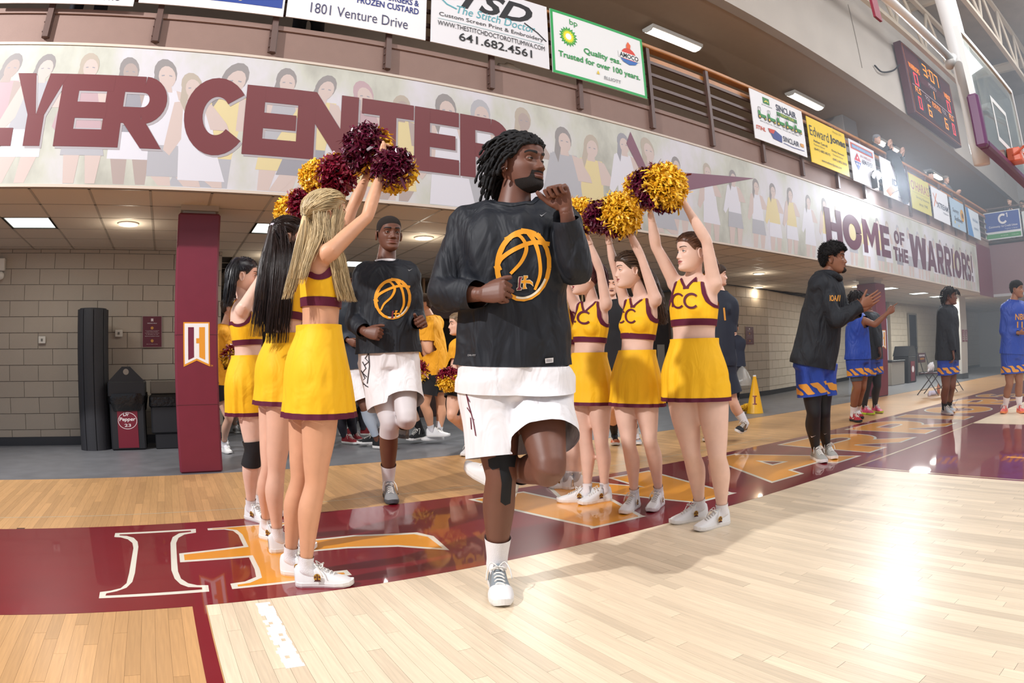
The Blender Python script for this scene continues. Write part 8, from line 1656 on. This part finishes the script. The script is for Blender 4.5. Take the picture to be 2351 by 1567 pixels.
c1 = at(2137, 905, Z=0); c2 = at(2178, 898, Z=0); fchair(c1[0], c1[1], math.radians(0), 'maroon folding chair with a white towel on its seat'); fchair(c2[0]+.1, c2[1], math.radians(0), 'maroon folding chair behind the player in the black hooded top')
g = G(); g.tube(sm([(-.16, 0, .01), (-.05, .02, .05), (.02, -.02, .12), (.10, .01, .06), (.16, 0, .01)], 5), [.03]*5+[.08]*12+[.03]*4, [.02]*5+[.05]*12+[.015]*4, 14, fold=lambda t_, a: 1+.15*np.sin(a*5+t_*11)); o = obj('towel', g, M_wh, smooth=True, loc=(c1[0], c1[1], .475)); tag(o, 'white towel crumpled on the folding chair', 'towel')
o = obj('drink_bottle', G().tube([(0, 0, 0), (0, 0, .02), (0, 0, .15), (0, 0, .19), (0, 0, .22)], [.03, .034, .034, .015, .014], None, 16), mat('bottle_orange', 'D07A4A', .3), smooth=True, loc=(c1[0]+.22, c1[1]-.1, .002)); tag(o, 'orange drink bottle on the floor under the folding chair', 'bottle')
g = G(); g.tube(sm([(-.25, 0, .02), (-.1, .03, .05), (.05, -.03, .04), (.2, .02, .03)], 4), .05, .03, 12, fold=lambda t_, a: 1+.2*np.sin(a*4+t_*13)); o = obj('towel', g, mat('towel_lilac', 'CFC8DC', .8), smooth=True, loc=(c1[0]-.25, c1[1]-.15, .002)); tag(o, 'pale crumpled cloth on the floor under the folding chair', 'towel')
c = at(2078, 878, Z=0); t = thing('recycling_bin', 'black bin with a maroon drink panel past the far padded column', 'bin', (c[0], c[1], .002)); obj('body', G().bbox((-.3, -.25, 0), (.3, .25, .75), .02), M_bin, t); obj('hood', G().prism([(-.33, 0), (.33, 0), (.15, .28), (-.15, .28)], .5, (0, .25, .75), (1, 0, 0), (0, 0, 1)), M_bin, t); obj('drink_panel', G().box((-.15, -.262, .05), (.15, -.251, .6)), mat('drpanel_maroon', '70182A', .4), t); g = G(); put2d(g, disc(0, .38, .09), (0, -.262, 0), (1, 0, 0), (0, 0, 1), .002); obj('drink_logo', g, mat('logo_pale', 'E2D8D8', .5), t)
t = thing('storage_box', 'taupe storage cabinet beside the far bin', 'cabinet', (c[0]-1.05, c[1], .002)); obj('body', G().bbox((-.45, -.25, 0), (.45, .25, .62), .015), mat('box_taupe2', '8E867C', .7), t); obj('lid', G().bbox((-.47, -.27, .62), (.47, .27, .66), .01), M_bin, t)
# doors
def dr(nm, A, B, z1, m, hinge=True):
    A = np.array([*A, 0.]); B = np.array([*B, 0.]); ux = nrm(B-A); nn = np.array([-ux[1], ux[0], 0]); R = np.array([ux, nn, [0, 0, 1]]).T; L = np.linalg.norm(B-A)
    d = obj(nm, G().box((0, -.03, 0), (L, 0.005, z1), (R, A)), m, kind='structure'); obj('door_frame', G().box((-.06, -.045, 0), (0, 0, z1+.06), (R, A)).box((L, -.045, 0), (L+.06, 0, z1+.06), (R, A)).box((0, -.045, z1), (L, 0, z1+.06), (R, A)), mat('frame_taupe', '8A8278', .6), d)
    obj('door_handle', G().box((L-.12, -.08, .95), (L-.05, -.03, 1.0), (R, A)), mat('handle_steel', '8A8A8E', .3, 1), d); return d
dr('door_1', (15.6, 6.925), (17.2, 7.29), 2.0, mat('door_taupe', 'A69C90', .6)); dr('door_2', (21.0, 6.33), (21.7, 6.33), 2.1, mat('door_dark', '26262E', .5)); dr('door_3', (25.2, 6.33), (26.6, 6.33), 2.1, mat('door_dark', '26262E', .5))
t = thing('trophy_case', 'dark framed display case in the shadow between the right cheerleaders', 'cabinet', (8.0, 6.6, .002)); obj('frame', G().bbox((0, 0, 0), (1.3, .4, 1.9), .02), mat('case_brown', '3E2A20', .5), t); obj('display_panel', G().box((.1, -.008, .3), (1.2, 0, 1.75)), mat('case_inside', '16120F', .3), t)
for k in range(3): obj('picture', G().box((.22+k*.32, -.014, .5+.2*(k % 2)), (.42+k*.32, -.008, 1.2+.2*(k % 2))), mat('pic_grey', '8A8680', .5), t)
# ============================================================ thin haze volume added for the flash's veiling glare, far half of the gym
hm = bpy.data.materials.new('glare_haze'); hm.use_nodes = True; N = hm.node_tree.nodes; N.clear(); o_ = N.new('ShaderNodeOutputMaterial'); v_ = N.new('ShaderNodeVolumeScatter'); v_.inputs['Color'].default_value = (0.86, 0.92, 1, 1); v_.inputs['Density'].default_value = 0.032; v_.inputs['Anisotropy'].default_value = 0.35
hm.node_tree.links.new(v_.outputs[0], o_.inputs['Volume'])
hz = obj('haze', G().box((7.5, -9, 0.01), (20.0, 2.62, 7.5)), hm); hz['kind'] = 'stuff'; hz['label'] = 'thin pale glare haze added over the far half of the court'; hz['category'] = 'haze'
